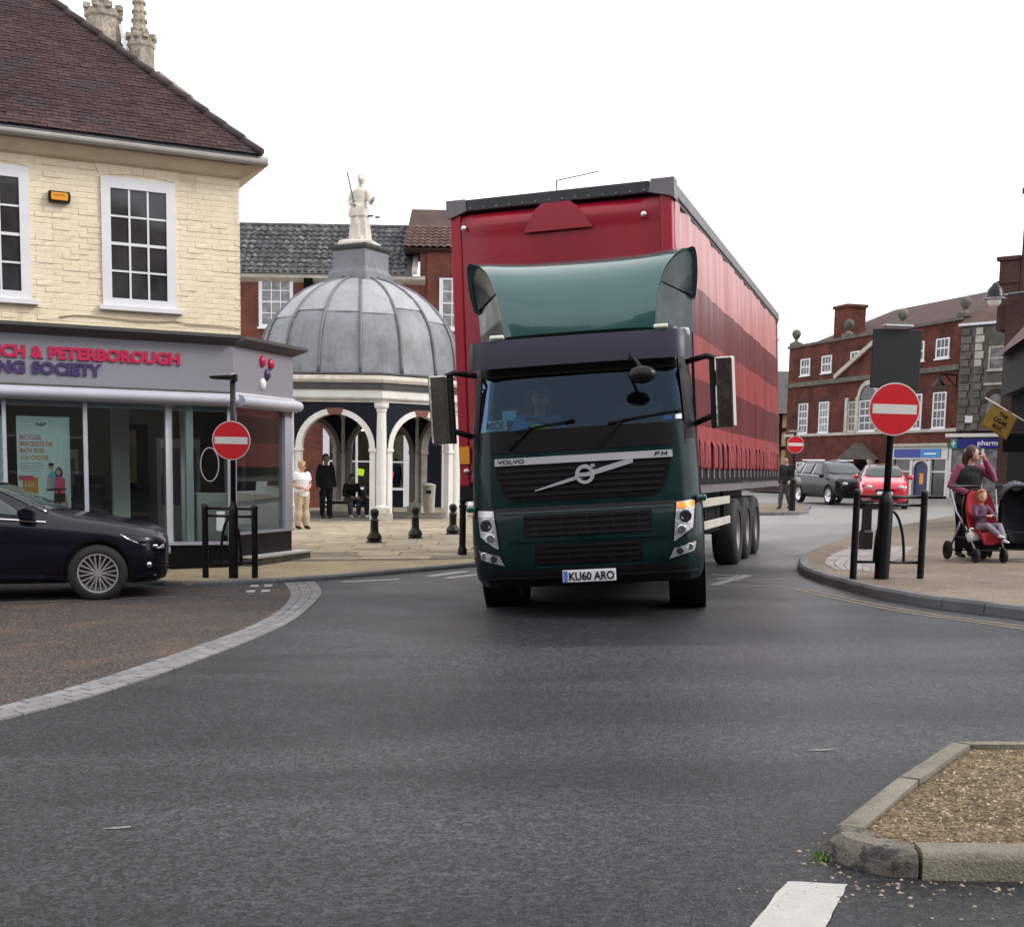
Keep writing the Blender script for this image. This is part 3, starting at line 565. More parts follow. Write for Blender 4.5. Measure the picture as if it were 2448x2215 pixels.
MB().box(.0,1.78,.02,.22,-.2,.43).build('stall_riser', M['plinth'], shop, **sidekw)
MB().box(-9,.0,-.02,.2,.302,.345).build('sill', M['shopgrey'], shop); MB().box(.02,1.8,-.02,.2,.432,.465).build('sill', M['shopgrey'], shop, **sidekw)
MB().box(.25,1.95,-.22,.018,-.2,.085).build('step', M['stone_grey'], shop, **sidekw); MB().box(.24,1.96,-.23,.017,.0852,.115).build('step', M['offwhite'], shop, **sidekw)
for x, w in ((-3.05,.05),(-2.02,.055),(-.03,.09),(-4.1,.05)): B('mullion', M['shopgrey'], shop, x-w/2, x+w/2, .03, .11, .345, 2.275)
for x, w in ((-.89,.09),(-.60,.10)): B('post', M['white'], shop, x-w/2, x+w/2, .10, .22, .345, 2.45)
B('post', M['shopgrey'], shop, 1.56, 1.80, .01, .16, .466, 2.275, **sidekw); B('post', M['shopgrey'], shop, .06, .12, .02, .12, .466, 2.275, **sidekw)
for x0, x1 in ((-4.07,-3.08),(-3.02,-2.05),(-1.99,-.94),(-.84,-.08)): B('pane', M['shopglass'], shop, x0, x1, .06, .068, .347, 2.275)
B('pane', M['shopglass'], shop, .125, 1.555, .06, .068, .467, 2.275, **sidekw)
mb = MB()
for k in range(24):
    a0, a1 = 2*math.pi*k/24, 2*math.pi*(k+1)/24; mb.bar((-.33+.13*math.cos(a0), .052, 1.45+.24*math.sin(a0)), (-.33+.13*math.cos(a1), .052, 1.45+.24*math.sin(a1)), .012, .012)
mb.build('door_ring', M['shopgrey'], shop)
B('notice', M['poster'], shop, -.24, -.12, .055, .058, .50, .78); 
B('blind_backing', M['shopgrey'], shop, -9, .0, .105, .20, 2.2, 2.484); B('blind_backing', M['shopgrey'], shop, .06, 1.8, .105, .20, 2.2, 2.484, **sidekw)
# interior
mb = MB(); mb.box(-6,1.0,4.2,4.3,0,3.0); mb.box(-6.1,-6,.3,4.2,0,3.0); mb.build('interior_wall', M['int_wall'], shop)
MB().prism([(-6,.25),(-.1,.25),(e_[0]-.25,e_[1]+.1),(e_[0]-.25,4.2),(-6,4.2)], -.1, .15).build('interior_floor', M['int_floor'], shop)
MB().prism([(-6,.26),(-.1,.26),(e_[0]-.25,e_[1]+.1),(e_[0]-.25,4.2),(-6,4.2)], 2.62, 2.70).build('interior_ceiling', M['int_wall'], shop)
for x0, x1, y0, y1, z1 in ((-1.45,-1.20,1.6,1.75,2.6),(-.55,-.42,1.0,1.1,2.6)): B('interior_post', M['offwhite'], shop, x0, x1, y0, y1, .15, z1)
B('interior_door', M['int_dark'], shop, -1.1, -.5, 4.14, 4.198, .15, 2.1); B('interior_panel', M['render_cream'], shop, -.95, -.7, 4.10, 4.138, 1.1, 2.0)
lt_ = mat('fill_glow', (1,.93,.80), .5, emit=2.0)  # glowing panels added under the ceiling to brighten the shop interior
for x, y in ((-2.6,1.6),(-1.2,2.6),(.2,1.9)): B('fill_panel', lt_, shop, x-.3, x+.3, y-.08, y+.08, 2.59, 2.615)
for x, y, w, h in ((-2.2,3.2,.9,1.5),(-.2,3.0,.7,1.7),(.55,2.2,.35,1.6),(-3.6,2.8,.8,1.4)): B('display_board', M['offwhite'], shop, x-w/2, x+w/2, y, y+.05, .15, .15+h); B('display_print', col_mat('print_lilac', (.30,.26,.36)), shop, x-w/2+.06, x+w/2-.06, y-.01, y-.002, h*.45, h)
MB().box(-.2,.7,1.6,2.0,.15,1.0).build('counter', M['offwhite'], shop, bevel=.01)
# printed posters behind the glass
def poster(x0, x1, full):
    p = thing('window_poster', 'white window poster with cyclists and coloured slogan behind shop glass' if full else 'white window poster cut off by the left edge of the photo', 'poster', fr(shop, x0, .18, 0), 26)
    w = x1-x0; B('sheet', M['poster'], p, 0, w, 0, .01, .50, 2.06)
    if not full: return
    T = lambda s, x, z, sz, m, wd: fit(text('lettering', s, sz, m, p, (x, -.002, z), ext=.001, bold=.0012), wd)
    oc, pk = col_mat('print_orange', (.80,.30,.05)), col_mat('print_pink', (.75,.10,.20))
    T('N&P', .25, 1.93, .07, col_mat('print_grey', (.12,.12,.13)), .13); T('BICYCLES,', .04, 1.75, .085, pk, .28); T('BRACELETS OR', .04, 1.66, .085, col_mat('print_red', (.8,.14,.10)), .42)
    T('BATH TUBS.', .04, 1.57, .085, col_mat('print_coral', (.8,.22,.10)), .32); T('YOU CHOOSE.', .04, 1.475, .085, oc, .37)
    g_ = col_mat('print_faint', (.55,.50,.47))
    for k in range(4): B('small_print', g_, p, .04, .34-.06*(k == 3)-.03*(k == 0), -.003, -.001, 1.42-.035*k, 1.433-.035*k)
    B('price_box', oc, p, .06, .26, -.004, -.001, 1.0, 1.24); B('price_flag', pk, p, .02, .2, -.006, -.004, 1.2, 1.26); text('lettering', '£50', .075, M['white_letter'], p, (.085,-.005,1.11), ext=.001)
    sk, bl, hr = col_mat('print_skin', (.62,.36,.26)), col_mat('print_blue', (.18,.45,.65)), col_mat('print_hair', (.04,.025,.02))
    def shp(nm, m, pts, y): MB().prism(pts, y-.001, y, 'y').build(nm, m, p)
    el = lambda cx, cz, rx, rz: [(cx+rx*math.cos(t*.5236), cz+rz*math.sin(t*.5236)) for t in range(12)]
    shp('printed_figure', bl, [(.38,1.05),(.50,1.05),(.50,1.30),(.45,1.33),(.39,1.28)], -.002); shp('printed_head', sk, el(.43,1.38,.035,.05), -.003); shp('printed_hair', hr, el(.43,1.415,.036,.025), -.004)
    shp('printed_hair', hr, el(.53,1.30,.05,.08), -.0045); shp('printed_head', sk, el(.52,1.31,.03,.045), -.006); shp('printed_figure', pk, [(.46,1.02),(.60,1.02),(.61,1.22),(.54,1.26),(.47,1.22)], -.007)
    shp('printed_arm', sk, [(.38,1.05),(.42,1.05),(.42,1.26),(.38,1.24)], -.008); shp('printed_legs', sk, [(.38,.70),(.44,.70),(.48,.88),(.60,.88),(.63,.70),(.66,.74),(.62,.98),(.46,.98)], -.008); shp('printed_shorts', hr, [(.46,.9),(.60,.9),(.61,1.02),(.46,1.02)], -.009)
    shp('printed_bicycle', hr, [(.36,1.06),(.62,1.07),(.62,1.09),(.54,1.09),(.545,.75),(.525,.75),(.52,1.09),(.36,1.08)], -.010); shp('printed_basket', col_mat('print_scarlet', (.75,.03,.03)), [(.54,.66),(.67,.66),(.67,.74),(.56,.75)], -.011)
poster(-2.89, -2.21, True); poster(-3.75, -3.07, False)
# desk, chair in the shop
d_ = thing('office_desk', 'dark desk standing inside the corner shop', 'desk', fr(shop, -1.75, 2.0, .15), 26)
B('desk_top', M['int_dark'], d_, -.6, .6, -.3, .3, .70, .74); B('desk_panel', M['int_dark'], d_, -.55, .55, -.25, -.22, 0, .70); B('monitor', M['int_dark'], d_, -.2, .25, .0, .03, .78, 1.10)
c_ = thing('office_chair', 'black office chair inside the corner shop window', 'chair', fr(shop, -1.9, .95, .15), 20)
MB().box(-.22,.22,-.22,.22,.42,.50).build('seat', M['int_dark'], c_, bevel=.03); MB().box(-.20,.20,.18,.24,.58,.98).build('backrest', M['int_dark'], c_, bevel=.02); MB().tube([(0,0,.05),(0,0,.42)], .03).build('stem', M['int_dark'], c_)
mb = MB()
for k in range(5): mb.bar((0,0,.07), (.27*math.cos(k*1.2566), .27*math.sin(k*1.2566), .04), .04, .03)
mb.build('base', M['int_dark'], c_); MB().bar((0,.21,.42),(0,.21,.62),.05,.02).build('back_stem', M['int_dark'], c_)
# lettering
Z1, Z2, S_ = 2.832, 2.626, .212
def let(nm, s, x0, w, z, m, al='LEFT'): return fit(text(nm, s, S_, m, shop, (x0, -.012, z), ext=.012, bold=.011, align=al), w, al)
let('lettering', 'PETERBOROUGH', -2.47, 1.73, Z1, M['red_letter']); let('lettering', '&', -2.69, .15, Z1, M['red_letter']); let('lettering', 'NORWICH', -3.80, 1.04, Z1, M['red_letter'])
let('lettering', 'SOCIETY', -2.69, .90, Z2, M['blue_letter']); let('lettering', 'BUILDING', -3.82, 1.05, Z2, M['blue_letter'])
for x, z, m, rx, rz in ((.83,2.985,'red_letter',.075,.085),(1.08,2.965,'red_letter',.075,.085),(.97,2.80,'blue_letter',.07,.085),(.83,2.655,'white_letter',.07,.085)):
    MB().ell((x*1.0, -.01, z), (rx, .05, rz), 14, 8).build('logo_oval', M[m], shop, smooth=True, **sidekw)
# burglar alarm box
al = thing('alarm_box', 'amber and black burglar alarm box on cream wall between sash windows', 'alarm', fr(shop, -2.26, .27, 4.995), 26)
MB().prism([(-.135,-.07),(.135,-.07),(.145,0),(.135,.07),(-.135,.07),(-.145,0)], -.05, .04, 'y').build('housing', M['black'], al, bevel=.01)
MB().prism([(-.10,-.05),(.10,-.05),(.11,0),(.10,.05),(-.10,.05),(-.11,0)], -.062, -.051, 'y').build('face_plate', M['amber'], al); MB().box(-.07,.07,-.064,-.0625,.008,.02).build('printed_line', col_mat('print_brown', (.35,.10,.01)), al)

# ---------------------------------------------------------------- church tower turrets behind the roof
ch = thing('church_tower', 'weathered stone church tower turrets with crocketed pinnacles above the roof', 'church', (-23.2,75,0), -8)
cs = mat('church_flint_stone', (.29,.25,.20), .9, var=[(1.2,.3),(6,.35)], bump=[(8,.8)], spots=[(2.5,.55,.08,(.17,.15,.13),.7)])
B('tower_wall', cs, ch, -2.2, 1.8, 1.0, 6, 0, 24.2); mb = MB()
for cx, cy, rr, zt in ((-1.15,0,1.02,27.3),(1.05,.2,.76,25.7)):
    mb = MB(); mb.lathe([(rr*.98,18),(rr*.98,zt-2.1),(rr*1.04,zt-2.05),(rr*1.04,zt-1.9),(rr*.96,zt-1.85),(rr*.96,zt-.5),(rr*1.06,zt-.4),(rr*1.06,zt-.2),(rr*.98,zt-.15),(rr*.98,zt)], 8, (cx,cy,0), a0=.39); mb.build('turret', cs, ch)
    for k in range(8):
        a = .39+k*.785+.39; mb = MB(); mb.cbox((cx+rr*.95*math.cos(a), cy+rr*.95*math.sin(a), zt+.13), (.34,.34,.30), Matrix.Rotation(a, 3, 'Z')); mb.build('merlon', cs, ch, bevel=.03)
    pr = .40 if rr > .9 else .46; hh = 5.2
    mb = MB(); mb.lathe([(pr,zt),(pr*.95,zt+.5),(pr*.8,zt+1.2),(pr*.42,zt+3.6),(.10,zt+hh),(.22,zt+hh+.1),(.05,zt+hh+.5)], 8, (cx-.1,cy,0)); pin = mb.build('pinnacle', cs, ch)
    for lv in range(9):
        z = zt+.55+lv*.5; r0 = interp(z-zt, [0,.5,1.2,3.6,hh], [pr,pr*.95,pr*.8,pr*.42,.1])
        for k in range(8):
            a = k*.785; mb = MB(); mb.ell((cx-.1+(r0+.03)*math.cos(a), cy+(r0+.03)*math.sin(a), z), (.09,.09,.10), 6, 4); mb.build('crocket', cs, pin)
MB().add([(-.05,-.35,26.45),(.12,-.35,26.45),(.62,-.35,24.1),(.40,-.35,24.1),(-.05,-.25,26.45),(.12,-.25,26.45),(.62,-.25,24.1),(.40,-.25,24.1)],[(0,1,2,3),(7,6,5,4),(0,4,5,1),(1,5,6,2),(2,6,7,3),(3,7,4,0)]).build('white_barge_board', M['white'], ch)
B('dark_parapet', M['lead_trim'], ch, -.9, -.05, -.3, .8, 23.5, 25.5); mb = MB(); mb.box(-1.0,-.3,-.4,.8,25.5,25.62); mb.build('parapet_cap', M['offwhite'], ch)
# ---------------------------------------------------------------- market cross
BX, BY = -4.5, 36.2; bz = gz(BX)+PL+.03
cross = thing('market_cross', 'octagonal domed market cross with lead roof and white arches', 'market cross', (BX,BY,bz), 0)
camd = Vector((-BX,-BY,0)).normalized(); rgt = Vector((-camd.y, camd.x, 0))
ang = lambda th: math.atan2(*(lambda v: (v.y, v.x))(camd*math.cos(R(th))+rgt*math.sin(R(th))))
RC = 3.2
MB().lathe([(3.75,-.12),(3.75,-.03),(3.70,.0)], 8, a0=ang(10)).build('step', M['stone_grey'], cross)
colm = MB().lathe([(.17,.32),(.18,.36),(.145,.40),(.150,1.2),(.142,2.2),(.130,2.86),(.150,2.88),(.150,2.91),(.135,2.93),(.19,2.98),(.20,3.02),(.20,3.10)], 20).mesh('column', M['offwhite'], 35)
plm = MB().box(-.27,.27,-.27,.27,-.02,.20).box(-.21,.21,-.21,.21,.20,.32).mesh('plinth_stone', M['stone_pale'])
# one face: arch panel
CH = 2*RC*math.sin(R(22.5)); AP = RC*math.cos(R(22.5)); aw, ah, sp0 = .93, .90, 1.90
def arcp(a, h, n=18): return [(-a*math.cos(math.pi*k/n), sp0+h*math.sin(math.pi*k/n)) for k in range(n+1)]
inn, out = arcp(aw, ah), arcp(aw+.15, ah+.15)
mb = MB()
for k in range(18):
    a, b = out[k], out[k+1]; mb.prism([a, b, (b[0], 3.12), (a[0], 3.12)], -.09, .09, 'y')
mb.box(-CH/2, out[0][0], -.09, .09, sp0, 3.12); mb.box(out[-1][0], CH/2, -.09, .09, sp0, 3.12)
spm = mb.mesh('spandrel', M['navy']); arms = []
for rng in (range(0, 8), range(10, 18)):
    mb = MB(); mb.loft([[(inn[k][0], -.13, inn[k][1]), (out[k][0], -.13, out[k][1]), (out[k][0], .13, out[k][1]), (inn[k][0], .13, inn[k][1])] for k in list(rng)+[rng[-1]+1]]); arms.append(mb.mesh('archivolt', M['offwhite']))
mb = MB(); mb.prism([inn[8], inn[10], (out[10][0]*1.25, out[10][1]+.02), (out[8][0]*1.25, out[8][1]+.02)], -.15, .15, 'y'); kym = mb.mesh('keystone', col_mat('terracotta', (.16,.06,.05)))
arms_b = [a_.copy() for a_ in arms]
for a_ in arms_b: a_.materials.clear(); a_.materials.append(M['arch_shade'])
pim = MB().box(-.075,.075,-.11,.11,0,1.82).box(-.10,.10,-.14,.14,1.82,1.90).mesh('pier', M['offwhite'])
pim_b = pim.copy(); pim_b.materials.clear(); pim_b.materials.append(M['arch_shade'])
for k in range(8):
    a = ang(10+45*k); inst('column', colm, cross, (RC*math.cos(a), RC*math.sin(a), 0)); inst('plinth_stone', plm, cross, (RC*math.cos(a), RC*math.sin(a), 0), (0,0,a))
    b = ang(32.5+45*k); c = Vector((AP*math.cos(b), AP*math.sin(b), 0)); rz = b+math.pi/2
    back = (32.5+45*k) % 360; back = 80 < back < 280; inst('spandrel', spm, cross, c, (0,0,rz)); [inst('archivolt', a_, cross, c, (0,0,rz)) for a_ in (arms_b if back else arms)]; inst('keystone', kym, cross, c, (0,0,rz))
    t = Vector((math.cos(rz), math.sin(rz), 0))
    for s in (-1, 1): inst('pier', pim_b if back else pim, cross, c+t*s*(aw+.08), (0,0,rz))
for nm, m, pr in (('architrave','gutter',[(3.05,3.11),(3.34,3.11),(3.34,3.16),(3.38,3.20),(3.38,3.24),(3.0,3.24)]), ('frieze','offwhite',[(3.0,3.242),(3.33,3.242),(3.33,3.44),(3.0,3.44)]),
                  ('dark_band','lead_trim',[(3.0,3.442),(3.37,3.442),(3.40,3.62),(3.0,3.62)]), ('cornice','stone_pale',[(2.9,3.622),(3.44,3.622),(3.47,3.70),(3.42,3.80),(3.10,3.84),(2.75,3.85)]), ('gutter','lead_roll',[(2.6,3.852),(3.22,3.852),(3.25,3.90),(2.9,3.91)])):
    MB().lathe(pr, 8, a0=ang(10)).build(nm, M[m], cross)
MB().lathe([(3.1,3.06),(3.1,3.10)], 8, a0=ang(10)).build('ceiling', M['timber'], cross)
DP = [(2.90,3.90),(2.86,4.2),(2.81,4.6),(2.74,4.95),(2.62,5.28),(2.40,5.62),(2.08,5.98),(1.68,6.28),(1.20,6.52),(.62,6.70)]
dr = lambda z: interp(z, [p[1] for p in DP], [p[0] for p in DP])
MB().lathe([(r-.03, z-.02) for r, z in DP], 32).build('dome_core', M['lead_roll'], cross)
dome_pts = lambda t: (interp(t, [k/9 for k in range(10)], [p[0] for p in DP]), interp(t, [k/9 for k in range(10)], [p[1] for p in DP]))
random.seed(31)
for k in range(16):
    a0, a1 = ang(22.5*k), ang(22.5*k)+R(22.5); sp_ = [.52,.58,.49,.56,.60,.50,.55,.53][k % 8]
    for lo, hi, m, o in ((0, sp_+.03, 'lead', .0), (sp_, 1, 'lead_pale' if k % 3 != 2 or True else 'lead', .016)):
        def fn(u, v):
            r, z = dome_pts(lerp(lo, hi, v)); a = lerp(a0+.012, a1-.012, u); r += o+.006*math.sin(9*v+k*2+5*u); return (r*math.cos(a), r*math.sin(a), z+o*.5)
        mb = MB(); mb.grid(fn, 4, 9); mb.build('lead_panel', M[m], cross, smooth=True)
    P = [dome_pts(t/14) for t in range(15)]; mb = MB(); mb.tube([((r+.02)*math.cos(a0), (r+.02)*math.sin(a0), z+.01) for r, z in P], .045, 6); mb.build('lead_roll', M['lead_roll'], cross, smooth=True)
q = 1.4142
mb = MB(); mb.lathe([(.70*q,6.50),(.68*q,6.62),(.66*q,6.85),(.60*q,6.90),(.57*q,7.0),(.56*q,7.5)], 4, a0=ang(8)); mb.build('pedestal', M['lead'], cross)
mb = MB(); mb.lathe([(.57*q,7.48),(.64*q,7.54),(.66*q,7.58),(.66*q,7.63),(.5,7.64)], 4, a0=ang(8)); mb.build('pedestal_cap', M['lead_trim'], cross)
mb = MB(); mb.lathe([(.44,0),(.44,.04),(.06,.05)], 24); 
# ---------------------------------------------------------------- people (also used for the statue)
def rem(o, vox, sm=4):
    r_ = o.modifiers.new('remesh', 'REMESH'); r_.mode = 'VOXEL'; r_.voxel_size = vox; r_.use_smooth_shade = True
    if sm: s_ = o.modifiers.new('smooth', 'SMOOTH'); s_.iterations = sm; s_.factor = .5
    return o
def ering(c, rx, ry, n=14, tilt=0):
    return [(c[0]+rx*math.cos(2*math.pi*k/n), c[1]+ry*math.sin(2*math.pi*k/n), c[2]+tilt*math.sin(2*math.pi*k/n)) for k in range(n)]
def V3(p): return Vector(p)
STAND = dict(pel=(0,0,.53), waist=(0,0,.61), chest=(0,-.005,.73), neck=(0,.005,.825), head=(0,-.012,.925),
             shl=(-.105,0,.80), shr=(.105,0,.80), ell=(-.135,.01,.63), elr=(.135,.01,.63), wrl=(-.14,-.035,.485), wrr=(.14,-.035,.485),
             hil=(-.052,0,.52), hir=(.052,0,.52), knl=(-.056,-.01,.285), knr=(.056,-.01,.285), anl=(-.056,.012,.045), anr=(.056,.012,.045))
def person(label, loc, rotz, H, pose=None, skin=None, top=None, sleeve=1.0, bottom=None, shoes=None, hair=None, hairlen=0, vox=.011, look=0, flare=1.0, girth=1.0, toe=None, fist=None, skirt=False, long_hem=0, glasses=False, cat='person', group=None, hk=1.0, vest=None):
    J = dict(STAND); J.update(pose or {}); J = {k: Vector(v)*H for k, v in J.items()}; g = girth
    p = thing('person', label, cat, loc, rotz, group); sk = skin or M['skin']; S = H
    fwd = Matrix.Rotation(R(look), 3, 'Z') @ Vector((0,-1,0)); sdv = Matrix.Rotation(R(look), 3, 'Z') @ Vector((1,0,0))
    def torso(mb, e, lo=-.02):
        ch, wa, pe, ne = J['chest'], J['waist'], J['pel'], J['neck']; ax = (ne-pe).normalized()
        sh = (J['shl']+J['shr'])/2
        rings = [ering(pe+ax*(lo*S-.03*S), .078*S*g+e, .062*S*g+e), ering(pe+ax*lo*S, .094*S*g+e, .070*S*g+e), ering(pe+ax*.02*S, .096*S*g+e, .070*S*g+e), ering(wa, .080*S*g+e, .058*S*g+e), ering(ch, .096*S*g+e, .068*S*g+e), ering(sh-ax*.015*S, .098*S+e, .054*S+e), ering(sh+ax*.012*S, .075*S+e, .042*S+e), ering(ne, .036*S+e, .036*S+e)]
        mb.loft(rings)
    def arm(mb, s, e, upto=1.0):
        a, b, c = J['sh'+s], J['el'+s], J['wr'+s]; a2 = a+Vector((.012*S if s == 'l' else -.012*S, 0, .0))
        if upto >= 1: mb.tube([a2, a.lerp(b,.5), b, b.lerp(c,.4), c], [.034*S+e, .030*S+e, .025*S+e, .025*S+e, .018*S+e], 10)
        else: mb.tube([a2, a.lerp(b, upto*.5), a.lerp(b, upto)], [.036*S+e, .034*S+e, .034*S+e], 10)
        mb.ell(a2, (.036*S+e,)*3, 10, 6)
    def leg(mb, s, e, fl=1.0, upto=1.0):
        a, b, c = J['hi'+s], J['kn'+s], J['an'+s]; c2 = b.lerp(c, upto)
        mb.tube([a+Vector((0,0,.02*S)), a.lerp(b,.4), b, b.lerp(c2,.35), c2], [.056*S*g+e, .050*S*g+e, .036*S+e, .037*S*fl+e, .024*S*fl+e], 12); mb.ell(b, (.036*S+e,)*3, 10, 6)
    mb = MB(); torso(mb, 0)
    for s in 'lr': arm(mb, s, 0); leg(mb, s, 0)
    nk, hd = J['neck'], J['head']; mb.tube([nk-Vector((0,0,.02*S)), nk.lerp(hd,.5), hd], [.036*S,.031*S,.034*S], 10)
    mb.ell(hd+fwd*.004*S*hk, (.046*S*hk,.054*S*hk,.068*S*hk), 16, 12); mb.ell(hd+fwd*.022*S*hk+Vector((0,0,-.036*S*hk)), (.032*S*hk,.030*S*hk,.028*S*hk), 12, 8)
    mb.ell(hd+fwd*.056*S*hk+Vector((0,0,-.012*S*hk)), (.008*S*hk,.012*S*hk,.015*S*hk), 8, 6); mb.ell(hd+fwd*.047*S*hk+Vector((0,0,-.040*S*hk)), (.015*S*hk,.008*S*hk,.006*S*hk), 8, 6)
    for q_ in (-1, 1): mb.ell(hd+sdv*.046*S*hk*q_+Vector((0,0,-.008*S*hk)), (.007*S*hk,.012*S*hk,.017*S*hk), 8, 6)
    for s in 'lr':                                       # hands: palm, four fingers and a thumb
        w, e = J['wr'+s], J['el'+s]; d = (w-e).normalized(); out_ = Vector((-1 if s == 'l' else 1, 0, 0)); n_ = d.cross(out_)
        n_ = n_.normalized() if n_.length > .1 else Vector((0,-1,0)); lat = n_.cross(d).normalized(); cu = Vector((0,-1,0)) if abs(d.y) < .7 else Vector((0,0,-1)); cu = (cu-d*cu.dot(d)).normalized(); lat = d.cross(cu).normalized()
        mb.tube([w-d*.01*S, w+d*.022*S, w+d*.048*S], [.017*S,.022*S,.021*S], 8, el=.75)
        cl = (fist or {}).get(s, .45)
        for k, ln in enumerate((.036,.041,.038,.030)):
            b0 = w+d*.045*S+lat*(k-1.5)*.0115*S; d1 = (d*(1-cl*.5)+cu*cl).normalized(); d2 = (d*(1-cl*1.6)+cu*cl*1.5).normalized()
            mb.tube([b0-d*.006*S, b0+d1*ln*.5*S, b0+d1*ln*.5*S+d2*ln*.55*S], [.0065*S,.006*S,.0048*S], 6)
        tb = w+d*.018*S-lat*.020*S; mb.tube([tb, tb+(d*.5-lat+cu*.3).normalized()*.022*S, tb+(d*.5-lat+cu*.3).normalized()*.022*S+(d+cu*.5).normalized()*.02*S], [.008*S,.0075*S,.006*S], 6)
    for s in 'lr':
        a = J['an'+s]; td = Vector(toe or (0,-1,0)); mb.tube([a+Vector((0,0,-.01*S))-td*.02*S, a+td*.05*S+Vector((0,0,-.025*S)), a+td*.10*S+Vector((0,0,-.032*S))], [.026*S,.024*S,.014*S], 8, el=.7)
    rem(mb.build('body', sk, p), vox)
    for q_ in (-1, 1): MB().ell(hd+fwd*.050*S*hk+sdv*.018*S*hk*q_+Vector((0,0,.004*S*hk)), (.0075*S*hk,.005*S*hk,.005*S*hk), 8, 6).build('eye', col_mat('eye_dark', (.03,.02,.02), .2), p, smooth=True)
    if glasses:
        mb = MB()
        for q_ in (-1, 1): mb.ell(hd+fwd*.056*S*hk+sdv*.019*S*hk*q_+Vector((0,0,.003*S*hk)), (.014*S*hk,.005*S*hk,.011*S*hk), 10, 6)
        mb.build('glasses', M['black'], p)
    if top:
        mb = MB(); torso(mb, .009*S, -.03-long_hem)
        for s in 'lr': arm(mb, s, .008*S, sleeve)
        rem(mb.build('top', top, p), vox*1.15, 3)
    if vest:
        mb = MB(); torso(mb, .018*S, -.05); rem(mb.build('waistcoat', vest, p), vox*1.15, 3)
    if bottom:
        mb = MB(); pe = J['pel']; mb.loft([ering(pe+Vector((0,0,-.05*S)), .085*S*g, .070*S*g), ering(pe, .103*S*g, .078*S*g), ering(J['waist'], .086*S*g, .064*S*g)])
        for s in 'lr': leg(mb, s, .010*S, flare)
        rem(mb.build('trousers', bottom, p), vox*1.15, 3)
    if shoes:
        for s in 'lr':
            a = J['an'+s]; td = Vector(toe or (0,-1,0)); mb = MB(); mb.tube([a+Vector((0,0,-.012*S))-td*.03*S, a+Vector((0,0,-.015*S)), a+td*.05*S+Vector((0,0,-.022*S)), a+td*.11*S+Vector((0,0,-.028*S))], [.022*S,.032*S,.029*S,.018*S], 10, el=.75); mb.build('shoe', shoes, p, smooth=True)
    if hair:
        mb = MB(); mb.ell(hd-fwd*.012*S*hk+Vector((0,0,.018*S*hk)), (.055*S*hk,.058*S*hk,.064*S*hk), 16, 10); mb.ell(hd+fwd*.030*S*hk+Vector((0,0,.052*S*hk)), (.036*S*hk,.022*S*hk,.016*S*hk), 10, 6)
        for q_ in (-1, 1): mb.ell(hd+sdv*.043*S*hk*q_-fwd*.012*S*hk+Vector((0,0,-.005*S*hk)), (.014*S*hk,.026*S*hk,.038*S*hk), 10, 8)
        if hairlen: mb.tube([hd-fwd*.045*S*hk+Vector((0,0,.01*S*hk)), hd-fwd*.062*S*hk+Vector((0,0,-.05*S*hk)), hd-fwd*.058*S*hk+Vector((0,0,-.05*S*hk-hairlen*S*hk))], [.04*S*hk,.032*S*hk,.018*S*hk], 10)
        rem(mb.build('hair', hair, p), .010, 2)
    return p
# statue of a robed figure with sword and scales
stt = thing('statue', 'white robed statue with sword and scales on the dome pedestal', 'statue', (BX-.03, BY, bz+7.64), -12)
MB().loft([[(-.52,-.42,0),(.52,-.42,0),(.52,.42,0),(-.52,.42,0)],[(-.50,-.40,.11),(.50,-.40,.11),(.50,.40,.11),(-.50,.40,.11)],[(-.36,-.30,.17),(.36,-.30,.17),(.36,.30,.17),(-.36,.30,.17)]]).build('base', M['statue'], stt, bevel=.01)
mb = MB(); random.seed(8)
def fold(z, rx, ry, cx=0, cy=0, amp=.0, n=26, ph=0): return [(cx+(rx+amp*math.sin(7*2*math.pi*k/n+ph))*math.cos(2*math.pi*k/n), cy+(ry+amp*math.sin(7*2*math.pi*k/n+ph))*math.sin(2*math.pi*k/n), z) for k in range(n)]
mb.loft([fold(.15,.33,.26,0,0,.035), fold(.5,.28,.23,0,0,.035,ph=.3), fold(.85,.25,.21,-.01,0,.03,ph=.5), fold(1.08,.27,.22,-.02,0,.015), fold(1.2,.20,.16), fold(1.42,.21,.15,.01), fold(1.55,.20,.13,.01), fold(1.63,.09,.08,.02)])
mb.loft([fold(.82,.30,.25,-.02,0,.03,ph=1), fold(1.0,.29,.24,-.03,0,.02,ph=.6), fold(1.18,.22,.18,-.02,0,.01)])
mb.tube([(.02,0,1.58),(.04,-.02,1.74)], [.07,.065], 10); mb.ell((.05,-.03,1.86), (.105,.12,.145), 14, 10); mb.ell((.04,.02,1.93), (.125,.13,.11), 12, 8); mb.ell((.06,-.16,1.85), (.025,.035,.04), 8, 6)
mb.tube([(-.19,0,1.52),(-.27,-.02,1.30),(-.25,-.05,1.20),(-.10,-.20,1.16)], [.10,.085,.08,.06], 10); mb.ell((-.07,-.22,1.16), (.05,.05,.05), 8, 6)
mb.tube([(.20,0,1.52),(.30,-.02,1.30),(.36,-.10,1.20),(.48,-.24,1.28)], [.10,.085,.075,.055], 10); mb.ell((.50,-.26,1.30), (.045,.045,.05), 8, 6)
mb.tube([(-.12,-.18,.25),(-.12,-.24,.20),(-.12,-.30,.17)], [.05,.05,.03], 8); mb.tube([(.12,-.18,.25),(.12,-.24,.20),(.12,-.32,.17)], [.05,.05,.03], 8)
rem(mb.build('body', M['statue'], stt), .013, 1)
MB().bar((-.06,-.24,1.05),(-.30,-.22,2.02),.016,.04).bar((-.02,-.24,1.22),(-.16,-.24,1.20),.02,.02).build('sword', M['lead_roll'], stt)
mb = MB(); mb.bar((.40,-.28,1.22),(.64,-.28,1.17),.012,.012)
